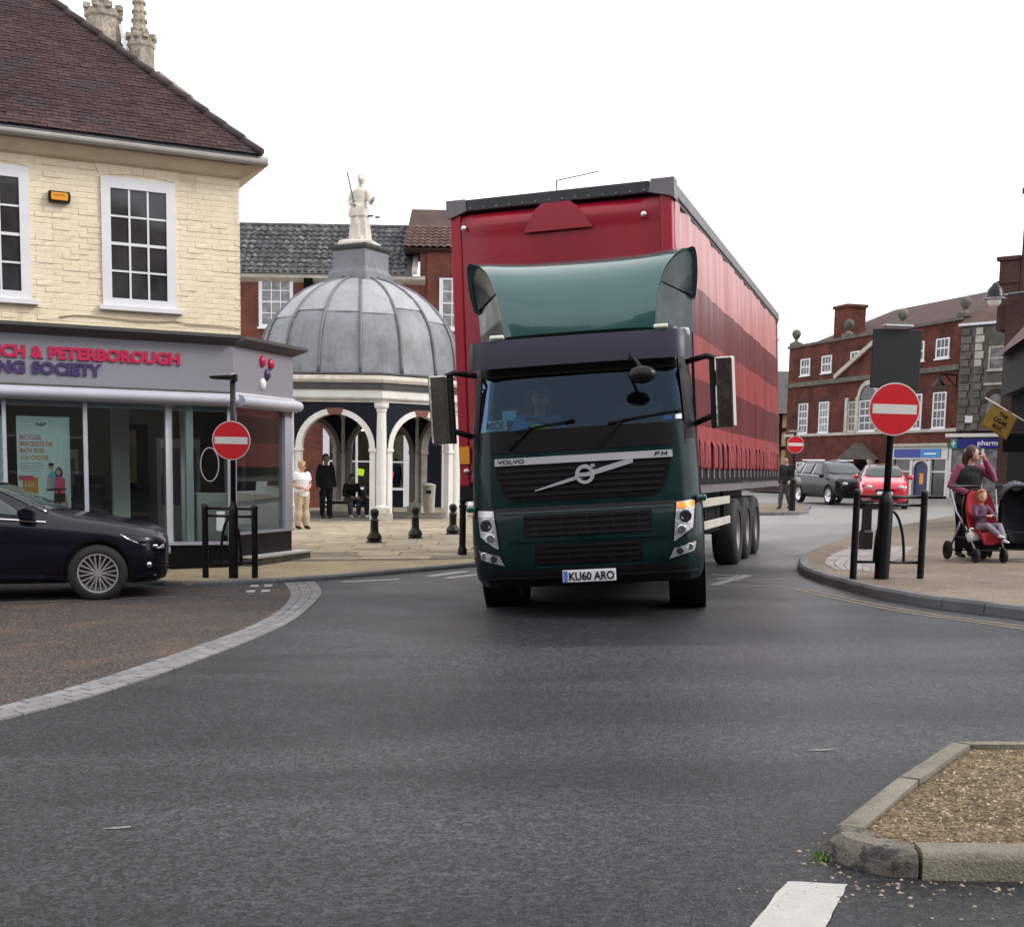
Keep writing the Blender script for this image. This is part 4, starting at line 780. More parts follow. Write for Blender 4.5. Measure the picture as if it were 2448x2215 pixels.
for x, z in ((.42,1.20),(.62,1.16)): mb.bar((x,-.28,z),(x,-.28,z-.38),.006,.006)
sc_ = mb.build('scale_beam', M['lead_trim'], stt)
for x, z in ((.42,.80),(.62,.76)): MB().lathe([(.01,z-.035),(.06,z-.025),(.09,z),(.085,z+.005)], 12, (x,-.28,0)).build('scale_pan', M['lead_trim'], sc_)

# ---------------------------------------------------------------- terrace behind the market cross
ter = thing('brick_terrace', 'red brick terrace with black pantile roof behind the market cross', 'building', (-3.47,44,0), 0)
B('wall', M['brick_bg'], ter, -10, -3.3, 0, 7, -.2, 7.9); B('wall', M['brick_bg'], ter, -3.3, .05, 0, 7, 3.3, 7.9); B('party_wall', M['brick_bg'], ter, -3.2, .05, 5.5, 7, -.2, 3.3)
sash(ter, -5.55, -4.35, 6.18, 7.88, -.02, 3, 4, fw=.12, gl=M['netglass'], bar=.035, depth=.08); sash(ter, -2.35, -1.15, 6.18, 7.88, -.02, 3, 4, fw=.12, gl=M['netglass'], bar=.035, depth=.08)
mb = MB(); mb.loft([[(x,.02,7.70),(x,-.10,7.78),(x,-.20,7.86),(x,-.20,7.98),(x,.3,7.98)] for x in (-10,.25)]); mb.build('eave_cornice', M['stone_pale'], ter)
mb = MB(); mb.prism([(-.28,8.0),(.0,7.95),(2.35,9.93),(2.35,10.05)], -10, -.2, 'x'); rf = mb.build('roof', M['lead_trim'], ter)
# pantiles
def pant(n=8):
    prof = [(-.125,.0),(-.10,.012),(-.06,.034),(-.02,.042),(.02,.030),(.06,.004),(.09,-.006),(.125,.0)]; mb = MB()
    mb.loft([[(x, y, z+dz) for x, z in prof]+[(x, y, z+dz-.014) for x, z in prof][::-1] for y, dz in ((0,.018),(.33,0))]); return mb.mesh('pantile', M['pantile'], 50)
pm = pant(); pt = math.atan2(1.98, 2.35); random.seed(6)
for r in range(10):
    for c in range(27):
        x = -6.5+c*.24
        if x > -.42: continue
        s = .02+r*.30; inst('pantile', pm, rf, (x, -.22+s*math.cos(pt), 8.03+s*math.sin(pt)+random.uniform(-.006,.006)), (pt-R(2.5), 0, random.uniform(-.03,.03)), (1,1.02,1))
mb = MB(); mb.tube([(-10,2.38,10.06),(-.2,2.38,10.06)], .11, 8); mb.build('ridge', M['pantile'], rf); MB().prism([(-.30,8.0),(-.30,8.14),(2.38,10.22),(2.38,10.05)], -.2, -.02, 'x').build('verge', M['gutter'], rf)
mb = MB(); mb.tube([(-3.8,-.10,7.6),(-3.8,-.10,3.0)], .05, 8); mb.box(-3.95,-3.65,-.22,0,7.5,7.85); mb.build('downpipe', M['darkshop'], ter)
# shopfront of the terrace
MB().box(-3.25,.3,-.06,.10,2.75,3.3).build('fascia', M['navy'], ter); MB().box(-3.25,.3,-.14,.12,3.3,3.42).build('fascia_cornice', M['offwhite'], ter)
for x, w in ((-3.2,.22),(-2.12,.07),(-.36,.2),(.22,.16)): MB().box(x-w/2,x+w/2,-.04,.10,.0,2.75).build('post', M['white'], ter)
for x0, x1 in ((-3.09,-2.155),(-2.085,-.46)):
    B('stall_riser', M['navy'], ter, x0, x1, 0, .1, -.1, .58); B('sill', M['white'], ter, x0, x1, -.06, .12, .582, .67); B('transom', M['white'], ter, x0, x1, .0, .06, 1.55, 1.60); B('pane', M['shopglass'], ter, x0, x1, .03, .036, .672, 2.75)
B('door', M['darkshop'], ter, -.26, .14, .3, .36, 0, 2.7)
B('interior_wall', M['int_wall'], ter, -3.2, .3, 3.5, 3.6, -.1, 3.3); B('interior_floor', M['int_floor'], ter, -3.2, .3, .15, 3.5, -.1, .02); B('interior_ceiling', M['int_wall'], ter, -3.2, .3, .15, 3.5, 3.22, 3.29)
MB().tube([(-2.9,1.6,2.72),(-1.3,1.6,2.72)], .03, 8).build('tube_light', mat('lit_tube', (1,.86,.45), .5, emit=3.0), ter)
for k, (x, c) in enumerate(((-2.6,(.25,.05,.10)),(-2.3,(.30,.28,.26)),(-1.7,(.12,.03,.06)),(-1.2,(.22,.2,.2)),(-.8,(.05,.05,.1)))):
    MB().loft([ering((x,.9,.8),.14,.1), ering((x,.9,1.3),.17,.12), ering((x,.9,1.6),.12,.08), ering((x,.9,1.68),.04,.04)]).build('shop_display', col_mat('display_%d' % k, c), ter, smooth=True)
for nm, x, z, c, lb in (('price_card', -2.0, 1.20, (.55,.85,.02), 'lime green card'), ('price_card', -.95, 1.14, (.85,.02,.12), 'pink card')):
    o = MB().prism([(-.14,-.09),(-.11,-.12),(.11,-.12),(.14,-.09),(.14,.09),(.11,.12),(-.11,.12),(-.14,.09)], -.004, .004, 'y').build(nm, col_mat(lb, c, .6), None, loc=(-3.47+x, 44.015, z), rot=(0,R(8),0)); tag(o, lb+' in the shop window behind the market cross', 'card')
# right-hand neighbour of the terrace
nb_ = thing('tall_brick_house', 'red brick house with tiled roof between the terrace and the lorry', 'building', (-3.47,44,0), 0)
B('wall', M['brick_bg'], nb_, .32, 9, -.05, 7, -.2, 8.95); B('wall', M['brick_bg'], nb_, .06, .315, .05, 7, 3.5, 8.9); mb = MB(); mb.prism([(-.25,8.9),(3.2,10.9),(3.2,9.0),(-.05,8.8)], -.5, 9, 'x'); rf2 = mb.build('roof', M['red_tile'], nb_)
for r in range(7):
    for c in range(12):
        inst('pantile', pm, rf2, (-.38+c*.24+.0, -.26+r*.3*math.cos(R(30)), 8.96+r*.3*math.sin(R(30))), (R(27.5),0,0)).data = pm
pr_ = pm.copy(); pr_.materials.clear(); pr_.materials.append(M['red_tile'])
for o in rf2.children: o.data = pr_
sash(nb_, .75, 1.95, 6.2, 7.95, -.07, 3, 4, fw=.13, gl=M['netglass'], bar=.035, depth=.08); B('shop_front', M['offwhite'], nb_, .9, 4, -.12, -.06, 0, 3.0); B('door_case', M['navy'], nb_, .34, .85, -.1, -.06, 0, 2.6)

# ---------------------------------------------------------------- far brick building (right)
fb = thing('georgian_brick_house', 'long red brick Georgian house with ball finials and pedimented centre', 'building', (20.1,55,0), -73)
B('wall', M['brick_red'], fb, -16.3, -.95, 0, 9, -.3, 8.30); B('coping', M['stone_grey'], fb, -16.38, -.9, -.09, .35, 8.302, 8.44); B('string_course', M['stone_grey'], fb, -16.36, -.97, -.12, -.002, 6.12, 6.36); B('sill_band', M['stone_pale'], fb, -16.34, -.97, -.07, -.002, 3.40, 3.55)
for x in (-14.45,-12.25,-9.45,-6.5,-4.2,-2.33): sash(fb, x-.5, x+.5, 6.72, 7.62, -.02, 3, 2, fw=.10, bar=.05, depth=.08, sill=x not in (-9.45,-6.5))
for x in (-14.45,-12.3,-4.15,-2.33): sash(fb, x-.5, x+.5, 3.56, 5.2, -.02, 3, 4, fw=.10, bar=.05, depth=.08, gl=M['winglass'] if x != -12.3 else M['netglass'])
for x in (-14.45,-12.3): sash(fb, x-.5, x+.5, .38, 2.0, -.02, 3, 4, fw=.10, bar=.05, depth=.08)
for x in (-14.45,-12.3,-4.15,-2.33): MB().prism([(x-.52,5.21),(x+.52,5.21),(x+.62,5.52),(x-.62,5.52)], -.012, -.002, 'y').build('flat_arch', M['brick_dk'], fb)
MB().prism([(-11.1,6.36),(-4.3,6.36),(-7.7,7.85)], -.06, -.002, 'y').build('pediment_field', M['brick_red'], fb)
for a, b in (((-11.2,6.42),(-7.7,7.93)),((-4.2,6.42),(-7.7,7.93))): MB().bar((a[0],-.12,a[1]),(b[0],-.12,b[1]),.22,.18,up=(0,-1,0)).build('raking_cornice', M['stone_pale'], fb)
# venetian window
for x0, x1, zt in ((-9.9,-9.2,5.1),(-8.9,-7.4,5.1),(-7.1,-6.4,5.1)): sash(fb, x0, x1, 3.56, zt, -.02, 2 if x1-x0 < 1 else 3, 4, fw=.09, bar=.05, depth=.08, mats=M['stone_pale'] if x1-x0 < 1 else M['white'])
mb = MB()
for k in range(10): 
    a0, a1 = math.pi*k/10, math.pi*(k+1)/10; mb.prism([(-8.15-.75*math.cos(a0),5.12+.75*math.sin(a0)),(-8.15-.75*math.cos(a1),5.12+.75*math.sin(a1)),(-8.15-.98*math.cos(a1),5.12+.98*math.sin(a1)),(-8.15-.98*math.cos(a0),5.12+.98*math.sin(a0))], -.08, -.002, 'y')
mb.build('window_arch', M['stone_pale'], fb); MB().prism([(-8.15-.74*math.cos(math.pi*k/10), 5.12+.74*math.sin(math.pi*k/10)) for k in range(11)], -.03, -.003, 'y').build('pane', M['winglass'], fb)
for x in (-10.05,-9.05,-7.25,-6.25): B('pilaster', M['stone_pale'], fb, x-.13, x+.13, -.10, -.003, 3.56, 5.3)
# doorcase with pediment
MB().prism([(-10.2,2.15),(-6.9,2.15),(-8.55,2.95)], -.45, -.002, 'y').build('door_pediment', M['stone_grey'], fb); 
for x in (-9.9,-7.2): MB().lathe([(.2,.1),(.16,.2),(.15,1.9),(.2,2.0),(.22,2.14)], 12, (x,-.3,0)).build('door_column', M['stone_pale'], fb, smooth=40)
MB().prism([(-9.4,.1),(-7.7,.1),(-7.7,1.3)]+[(-8.55+.85*math.cos(math.pi*k/8), 1.3+.75*math.sin(math.pi*k/8)) for k in range(1, 8)]+[(-9.4,1.3)], -.06, -.003, 'y').build('door', M['darkshop'], fb)
for k, x in enumerate((-15.85,-10.5,-5.8,-1.1)):
    MB().box(x-.28,x+.28,-.10,.40,8.445,8.60).lathe([(.28,8.60),(.10,8.70),(.08,8.78),(.16,8.86),(.235,9.0),(.25,9.09),(.235,9.2),(.15,9.3),(.03,9.34)], 14, (x,.15,0)).build('ball_finial', M['stone_grey'], fb, smooth=35)
mb = MB(); mb.add([(-16.0,.4,8.3),(-.95,.4,8.3),(-.95,8.6,8.3),(-16.0,8.6,8.3),(-12.9,4.4,10.3),(-.95,4.4,10.3)], [(0,1,5,4),(2,3,4,5),(0,4,3),(1,2,5)]); frf = mb.build('roof', M['red_tile'], fb)
MB().box(-12.9,-11.6,.7,1.8,8.4,10.12).box(-12.98,-11.52,.62,1.88,10.12,10.28).build('chimney', M['brick_red'], frf)
# shop in the right bays
sf = 'offwhite'; B('shop_fascia', M[sf], fb, -5.7, -1.2, -.25, -.003, 2.15, 2.75); B('shop_cornice', M['stone_pale'], fb, -5.8, -1.1, -.40, -.003, 2.752, 2.88)
B('sign_panel', col_mat('royal_blue', (.005,.02,.30), .4), fb, -5.3, -3.2, -.29, -.252, 2.24, 2.62); B('sign_panel', col_mat('sky_blue', (.01,.22,.60), .4), fb, -3.198, -1.7, -.29, -.252, 2.24, 2.62); B('sign_mark', M['white_letter'], fb, -2.9, -2.0, -.294, -.291, 2.37, 2.44)
for x in (-5.6,-4.0,-2.6,-1.3): B('shop_post', M[sf], fb, x-.10, x+.10, -.2, -.003, 0, 2.15)
for x0, x1 in ((-5.5,-4.1),(-2.5,-1.4)): B('pane', M['winglass'], fb, x0, x1, -.10, -.06, .45, 2.15); B('transom', M[sf], fb, x0, x1, -.13, -.102, 1.55, 1.62); B('stall_riser', M['darkshop'], fb, x0, x1, -.14, -.003, 0, .449)
MB().prism([(-3.9,0),(-2.7,0),(-2.7,1.6)]+[(-3.3+.6*math.cos(math.pi*k/8), 1.6+.45*math.sin(math.pi*k/8)) for k in range(1, 8)]+[(-3.9,1.6)], -.08, -.003, 'y').build('shop_door', col_mat('deep_blue', (.012,.015,.09), .4), fb)
mb = MB()
for k in range(8):
    a0, a1 = math.pi*k/8, math.pi*(k+1)/8; mb.prism([(-3.3-.62*math.cos(a0),1.6+.47*math.sin(a0)),(-3.3-.62*math.cos(a1),1.6+.47*math.sin(a1)),(-3.3-.8*math.cos(a1),1.6+.64*math.sin(a1)),(-3.3-.8*math.cos(a0),1.6+.64*math.sin(a0))], -.16, -.003, 'y')
mb.build('door_arch', M[sf], fb); B('door_notice', M['amber'], fb, -3.45, -3.15, -.09, -.082, 1.0, 1.5)
lw = thing('low_wall', 'low dark brick wall in front of the brick house', 'wall', (20.1,55,0), -73); B('wall', M['brick_dk'], lw, -17.5, -11.2, -1.5, -1.25, -.1, .85); B('coping', M['stone_grey'], lw, -17.55, -11.15, -1.55, -1.2, .852, .92)
# bracket lantern on the brick house
bl = thing('bracket_lantern', 'small black bracket lantern on the red brick house', 'lantern', fr(fb, -1.75, 0, 5.75), -73)
MB().bar((.5,-.01,.15),(.5,-.9,.15),.05,.06).bar((.5,-.02,-.35),(.5,-.6,.13),.04,.04).bar((.5,-.02,-.45),(.5,-.02,.3),.08,.04).build('bracket', M['black'], bl); MB().lathe([(.02,.1),(.06,.0),(.10,-.10),(.26,-.30),(.28,-.36),(.03,-.38)], 12, (.5,-.9,0)).build('shade', M['black'], bl, smooth=40)
# ---------------------------------------------------------------- stone house with the pharmacy
sh = thing('stone_house', 'grey stone house with rusticated quoins above the pharmacy', 'building', (20.2,54.8,0), -50)
B('wall', M['stone_grey'], sh, -.9, 4.2, 0, 8, 3.4, 7.95); B('wall', M['stone_grey'], sh, -.9, 4.2, .6, 8, -.2, 3.4)
random.seed(17)
for c, (x0, wd) in enumerate(((-.88,.52),(-.2,.42))):
    for r in range(13):
        z = 3.45+r*.34; w = wd*(1 if r % 2 else .8); MB().box(x0, x0+w, -.07, -.002, z, z+.31).build('quoin', M['stone_pale'] if c == 1 and r > 7 else M['stone_grey'], sh, bevel=.02)
sash(sh, .45, 1.25, 6.0, 7.0, -.02, 1, 2, fw=.07, gl=M['netglass'], bar=.04, depth=.08, mats=M['stone_pale']); B('string_course', M['stone_pale'], sh, .3, 4.2, -.06, -.002, 5.35, 5.45); B('gutter', M['white'], sh, -1.0, 4.3, -.15, -.002, 7.955, 8.06)
MB().prism([(.5,3.9),(1.3,3.9),(1.3,4.6)]+[(.9+.4*math.cos(math.pi*k/8), 4.6+.38*math.sin(math.pi*k/8)) for k in range(1, 8)]+[(.5,4.6)], -.02, -.002, 'y').build('arched_window', M['netglass'], sh)
mb = MB()
for k in range(8):
    a0, a1 = math.pi*k/8, math.pi*(k+1)/8; mb.prism([(.9-.41*math.cos(a0),4.6+.39*math.sin(a0)),(.9-.41*math.cos(a1),4.6+.39*math.sin(a1)),(.9-.6*math.cos(a1),4.6+.6*math.sin(a1)),(.9-.6*math.cos(a0),4.6+.6*math.sin(a0))], -.05, -.002, 'y')
mb.build('window_arch', M['brick_dk'], sh); B('white_notice', M['white'], sh, -.45, -.1, -.1, -.072, 3.75, 4.05)
MB().add([(-1.0,-.1,8.06),(4.3,-.1,8.06),(4.3,4,10.2),(-1.0,4,10.2),(4.3,8,8.06),(-1,8,8.06)],[(0,1,2,3),(3,2,4,5),(1,4,2),(0,3,5)]).build('roof', M['red_tile'], sh)
B('shop_canopy', M['offwhite'], sh, -1.15, 2.6, -.45, .0, 3.12, 3.27); B('shop_fascia', col_mat('pharmacy_blue', (.006,.008,.22), .35), sh, -.62, 2.4, -.33, .0, 2.64, 3.05); B('green_cross_panel', col_mat('pharmacy_green', (.02,.25,.16), .4), sh, -.95, -.625, -.34, .0, 2.62, 3.06)
MB().box(-.82,-.76,-.35,-.342,2.70,2.98).box(-.90,-.68,-.35,-.343,2.81,2.87).build('cross_mark', M['white_letter'], sh); fit(text('lettering', 'pharmacy', .30, M['white_letter'], sh, (.35,-.335,2.76), ext=.003, bold=.006), 1.45)
for x in (-.95,-.2,.6,1.4,2.3): B('shop_post', M['white'], sh, x-.06, x+.06, -.3, -.2, .45, 2.62)
B('pane', M['netglass'], sh, -.9, 2.3, -.24, -.22, .45, 2.62); B('transom', M['white'], sh, -.9, 2.3, -.31, -.301, 1.5, 1.56); B('stall_riser', M['stone_pale'], sh, -1.0, 2.4, -.32, .5, -.2, .44)
# ---------------------------------------------------------------- half-timbered house
ht = thing('half_timbered_house', 'black and cream half-timbered house left of the brick house', 'building', (15.2,76,0), 0)
B('wall', M['render_cream'], ht, -3, 1.7, 0, 5, -.2, 5.1)
for x in (-2.2,-1.5,-.8,-.1,.45,.95,1.45): B('timber_post', M['timber'], ht, x-.09, x+.09, -.06, -.002, 0, 5.1)
for z in (.3,1.6,2.9,4.0,5.0): B('timber_rail', M['timber'], ht, -3, 1.7, -.09, -.062, z-.10, z+.10)
MB().bar((-.1,-.05,1.7),(.95,-.05,2.8),.08,.14,up=(0,-1,0)).build('timber_brace', M['timber'], ht); MB().prism([(-.4,4.95),(2.6,7.7),(5.4,4.95)], -3.3, 1.9, 'x').build('roof', M['lead_trim'], ht)
# ---------------------------------------------------------------- houses at the right edge
gh = thing('gabled_shop', 'dark jettied shop with white barge boards at the right edge', 'building', (10.62,25.6,0), -14)
B('ground_floor', M['darkshop'], gh, .35, 5, .5, 6, 0, 3.55); B('jetty', M['timber'], gh, .1, 5, -.05, 6, 3.45, 3.75); B('upper_wall', M['timber'], gh, .12, 4.9, .0, 6, 3.75, 4.45)
MB().prism([(.05,4.45),(4.95,4.45),(2.5,7.2)], .0, 6, 'y').build('gable', M['timber'], gh)
MB().bar((-.12,-.12,4.28),(2.5,-.12,7.3),.10,.26,up=(0,-1,0)).bar((5.1,-.12,4.28),(2.5,-.12,7.3),.10,.26,up=(0,-1,0)).build('barge_board', M['offwhite'], gh)
MB().add([(-.15,-.04,4.36),(2.5,-.04,7.45),(2.5,6,7.45),(-.15,6,4.36)],[(0,1,2,3)]).add([(5.2,-.25,4.30),(2.5,-.25,7.45),(2.5,6,7.45),(5.2,6,4.30)],[(0,1,2,3)]).build('roof', M['red_tile'], gh)
sash(gh, .45, 1.5, 3.80, 4.75, -.03, 2, 2, fw=.07)
mb = MB(); P = [(.02,4.2),(.06,3.9),(.12,3.6),(.22,3.4),(.28,3.0),(.24,2.5),(.22,1.6),(.22,.1)]; mb.loft([[(x,.20,z),(x+.34,.20,z),(x+.34,.48,z),(x,.48,z)] for x, z in P]); mb.build('corner_post', M['timber'], gh)
B('sill', M['offwhite'], gh, .4, 1.7, -.12, -.055, 3.48, 3.60)
tb_ = thing('dark_town_house', 'dark brick house with stepped chimneys behind the right edge', 'building', (18.45,47.6,0), -40)
B('wall', M['brick_dk'], tb_, .0, 6, 0, 6, -.3, 8.2); B('chimney', M['brick_dk'], tb_, -.55, .22, .6, 2.0, 7.0, 9.6); B('chimney_cap', M['brick_dk'], tb_, -.65, .235, .5, 2.1, 9.602, 9.75); B('chimney', M['brick_dk'], tb_, .25, 2.4, .6, 2.2, 8.2, 12.0); B('chimney_cap', M['brick_dk'], tb_, .15, 2.5, .5, 2.3, 12.002, 12.2); B('chimney_band', M['brick_dk'], tb_, -.62, .245, .53, 2.07, 8.75, 8.85)
for x in (.7, 1.4, 2.0): MB().lathe([(.14,12.2),(.12,12.6),(.16,12.65),(.16,12.75)], 10, (x,1.4,0)).build('chimney_pot', M['render_cream'], tb_)
ln = thing('wall_lamp', 'black dome street lamp on an arm at the right edge', 'lamp', (9.07,24,4.86), 0)
MB().lathe([(.02,.26),(.05,.24),(.07,.20),(.12,.15),(.16,.06),(.17,.0),(.19,-.02),(.165,-.03)], 18).build('dome_cap', M['black'], ln, smooth=40); MB().ell((0,0,-.07), (.13,.13,.13), 14, 8).build('globe', mat('frosted_globe', (.75,.75,.72), .25), ln, smooth=True)
MB().tube([(.0,0,.0),(.3,.2,.06),(1.9,1.6,.42)], .028, 8).build('arm', M['black'], ln); mb = MB(); mb.lathe([(.165,-.031),(.21,-.035),(.21,-.05),(.165,-.055)], 18, ring=True); mb.build('rim', M['steel'], ln)
fl = thing('shop_flag', 'mustard yellow shop flag with black lettering on a tilted pole', 'flag', (10.2,26,2.84), 0, rot=(0,R(30),R(-6)))
MB().tube([(-.50,0,.0),(.62,0,.0)], .014, 8).build('pole', M['offwhite'], fl, smooth=True); fm = col_mat('flag_yellow', (.19,.11,.013), .85)
MB().slab(lambda u, v: (lerp(-.30,.30,u)+.05*v, .02*math.sin(u*7+v*2), -.01-.52*v+.02*math.sin(u*3)), 10, 8, (0,.006,0)).build('cloth', fm, fl, smooth=True)
for s, z, w in (('THE',-.17,.20),('CIGAR',-.30,.32),('BOX',-.43,.22)):
    t_ = text('lettering', s, .12, M['plinth'], fl, (.02-w/2+(-.17-z)*.1,-.03,z), ext=.001, bold=.003); fit(t_, w)
bs = thing('hanging_sign', 'plain black board hanging below the yellow flag', 'sign', (10.45,26.1,1.98), -10)
MB().box(-.22,.22,-.02,.02,0,.38).build('board', M['darkshop'], bs, bevel=.005); MB().bar((-.15,0,.38),(-.15,0,.46),.01,.01).bar((.15,0,.38),(.15,0,.46),.01,.01).bar((-.2,0,.46),(.6,.2,.46),.02,.02).build('bracket', M['black'], bs)
# ---------------------------------------------------------------- vehicles
M['green'] = mat('dark_green_coach_paint', (.0010,.0150,.0145), .35, spec=.2, coat=.28, var=[(2.5,.25),(14,.15)], rvar=(3,.25,.5)); M['teal'] = mat('teal_metallic_deflector', (.012,.070,.070), .28, metal=.35, coat=1.0)
M['dkplastic'] = mat('dark_plastic', (.005,.005,.006), .5, spec=.25, var=[(20,.2)]); M['visor'] = mat('smoked_visor', (.010,.009,.025), .38, spec=.28); M['grille'] = mat('black_grille', (.003,.003,.004), .45, spec=.2)
M['silver'] = mat('silver_trim', (.52,.52,.54), .30, metal=.4); M['mirrorshell'] = mat('chromed_mirror_shell', (.40,.37,.34), .10, metal=1, bump=[(2.2,.5)])
M['lens'] = mat('lamp_lens', (.44,.45,.47), .06, metal=.5, bump=[(25,.5)]); M['reflector'] = mat('lamp_bowl', (.75,.76,.78), .08, metal=1); M['darkbowl'] = mat('lamp_dark', (.05,.05,.055), .15, metal=.5)
M['cabglass'] = glass('windscreen_glass', (.80,.92,1.0), .03, .50, .72, (.60,.78,1.0)); M['carglass'] = mat('tinted_car_glass', (.02,.035,.037), .04, spec=.8); M['lit_amber'] = mat('lit_indicator', (1,.16,.0), .3, emit=.7)
M['tarp_red'] = mat('red_tarpaulin', (.29,.005,.019), .36, spec=.45, var=[(1.2,.14)], streak=(.4,(.20,.006,.016)), bump=[(2.2,.25),(60,.08)]); M['tarp_flap'] = mat('faded_red_flap', (.30,.007,.023), .45, var=[(4,.1)]); M['redpost'] = mat('red_corner_post', (.34,.006,.022), .35)
M['capgrey'] = mat('grey_roof_cap', (.15,.14,.145), .5, var=[(4,.2)]); M['capblack'] = mat('black_rivet_rail', (.022,.022,.025), .5, var=[(6,.3)]); M['guard'] = mat('pale_side_guard', (.50,.47,.42), .4, var=[(3,.12)]); M['chassis'] = mat('dusty_black_chassis', (.009,.009,.009), .65, spec=.2, var=[(4,.3)])
M['strap'] = mat('faded_red_strap', (.24,.03,.04), .7, rnd=.2); M['buckle'] = mat('dull_buckle', (.30,.28,.27), .4, metal=.7)
def tyre(parent, loc, r, w, rim, mt=None, dish=.0, nm='wheel', hubcap=None, tread=0):
    """wheel with its axle along local x; outer face towards sign of loc.x"""
    s = 1 if loc[0] > 0 else -1; mb = MB(); h = w/2
    prof = [(rim,-h*.8),(rim+.02,-h),(r-.06,-h),(r-.02,-h*.86),(r,-h*.6),(r,h*.6),(r-.02,h*.86),(r-.06,h),(rim+.02,h),(rim,h*.8)]
    mb.lathe(prof, 36, axis='x', ring=True); wh = mb.build(nm, M['rubber'], parent, smooth=35, loc=loc)
    mb = MB(); d = h*.8*s; mb.lathe([(.01,-d*.5),(rim*1.0,-d*.5),(rim*1.02,d*1.06),(rim*.96,d*1.02),(rim*.9,d*.75),(rim*.55,d*(.45-dish)),(rim*.30,d*(.5-dish)),(rim*.26,d*(.9-dish)),(rim*.05,d*(.92-dish))], 28, axis='x')
    mb.build('rim', mt or M['silver'], wh, smooth=35); return wh
# ---- tractor unit
lorry = thing('lorry_tractor', 'dark green lorry cab with sun visor and roof air deflector turning left', 'lorry', (.76,12.1,.015), rot=(0,R(-4.2),R(-7.5)))
ZL = [.33,.42,.62,.84,1.05,1.12,1.4,1.66,1.88,2.1,2.3,2.5,2.6,2.78,2.88]; Y0 = [.12,.03,.0,.0,.02,.045,.055,.07,.09,.145,.20,.26,.29,.40,.58]; WL = [1.10,1.145,1.165,1.17,1.165,1.15,1.145,1.135,1.12,1.10,1.085,1.07,1.06,1.03,.98]
def surf(x, z):
    w = interp(z, ZL, WL); s = min(1, abs(x)/w); return interp(z, ZL, Y0)+.10*s*s+.24*max(0, (s-.82)/.18)**2
ss = [-1,-.97,-.93,-.88,-.82,-.7,-.5,-.25,0,.25,.5,.7,.82,.88,.93,.97,1]
def cabring(z, back, sideys):
    w = interp(z, ZL, WL); L_ = [(s*w, surf(s*w, z), z) for s in ss]; yb = L_[-1][1]
    return L_+[(w, max(yb+.01, y), z) for y in sideys]+[(w, back, z), (0, back, z), (-w, back, z)]+[(-w, max(yb+.01, y), z) for y in sideys[::-1]]
def cab_loft(zs, back, sideys, skip, name, m):
    rings = [cabring(z, back, sideys) for z in zs]; n = len(rings[0]); mb = MB(); vs = [p for r in rings for p in r]; fs = []
    for i in range(len(rings)-1):
        for j in range(n):
            k = (j+1) % n
            if not skip(i, j): fs.append((i*n+j, i*n+k, (i+1)*n+k, (i+1)*n+j))
    fs += [tuple(range(n))[::-1], tuple(range((len(rings)-1)*n, len(rings)*n))]; mb.add(vs, fs); return mb.build(name, m, lorry, smooth=38)
sy = [.55,1.25]; nS = len(ss)
def skipf(i, j):
    z = (zz[i]+zz[i+1])/2
    if not (1.88 < z < 2.5): return False
    return (2 <= j <= 13) or j == nS or j == nS+5
zz = ZL[5:]; body = cab_loft(zz, 1.75, sy, skipf, 'cab_body', M['green'])
cab_loft(ZL[:6], .80, [.5,.6], lambda i, j: False, 'bumper_module', M['green'])
def patch(name, m, z0, z1, x0, x1, off, thick=.012, nu=12, nv=2, parent=None, fx=None, **kw):
    """panel following the front of the cab; x0/x1 may be functions of v"""
    mb = MB(); g0 = (lambda v: x0) if not callable(x0) else x0; g1 = (lambda v: x1) if not callable(x1) else x1
    mb.slab(lambda u, v: (lerp(g0(v), g1(v), u), surf(lerp(g0(v), g1(v), u), lerp(z0, z1, v))-off, lerp(z0, z1, v)), nu, nv, (0, thick, 0)); return mb.build(name, m, parent or lorry, smooth=40, **kw)
def qp(name, m, c, off, thick=.012, n=6, parent=None, **kw):
    """c: four (x,z) corners bl, br, tr, tl"""
    def fn(u, v):
        x = lerp(lerp(c[0][0], c[1][0], u), lerp(c[3][0], c[2][0], u), v); z = lerp(lerp(c[0][1], c[1][1], u), lerp(c[3][1], c[2][1], u), v); return (x, surf(x, z)-off, z)
    return MB().slab(fn, n, n, (0, thick, 0)).build(name, m, parent or lorry, smooth=40, **kw)
patch('windscreen', M['cabglass'], 1.885, 2.50, lambda v: -1.045+.05*v, lambda v: 1.045-.05*v, .006, .006, 16, 6)
for s in (-1, 1):
    MB().add([(s*1.118,.56,1.90),(s*1.118,1.24,1.90),(s*1.075,1.24,2.48),(s*1.08,.56,2.48)],[(0,1,2,3)]).build('side_window', M['cabglass'], lorry)
    patch('screen_pillar', M['dkplastic'], 1.72, 2.52, (lambda v, s=s: s*(1.07-.05*v)-.045), (lambda v, s=s: s*(1.07-.05*v)+.03), .012, .012, 3, 4)
patch('scuttle_panel', M['grille'], 1.665, 1.885, -1.02, 1.02, .008, .01, 16, 3)
patch('visor_shadow_panel', M['dkplastic'], 2.42, 2.60, -1.0, 1.0, .012, .01, 16, 3)
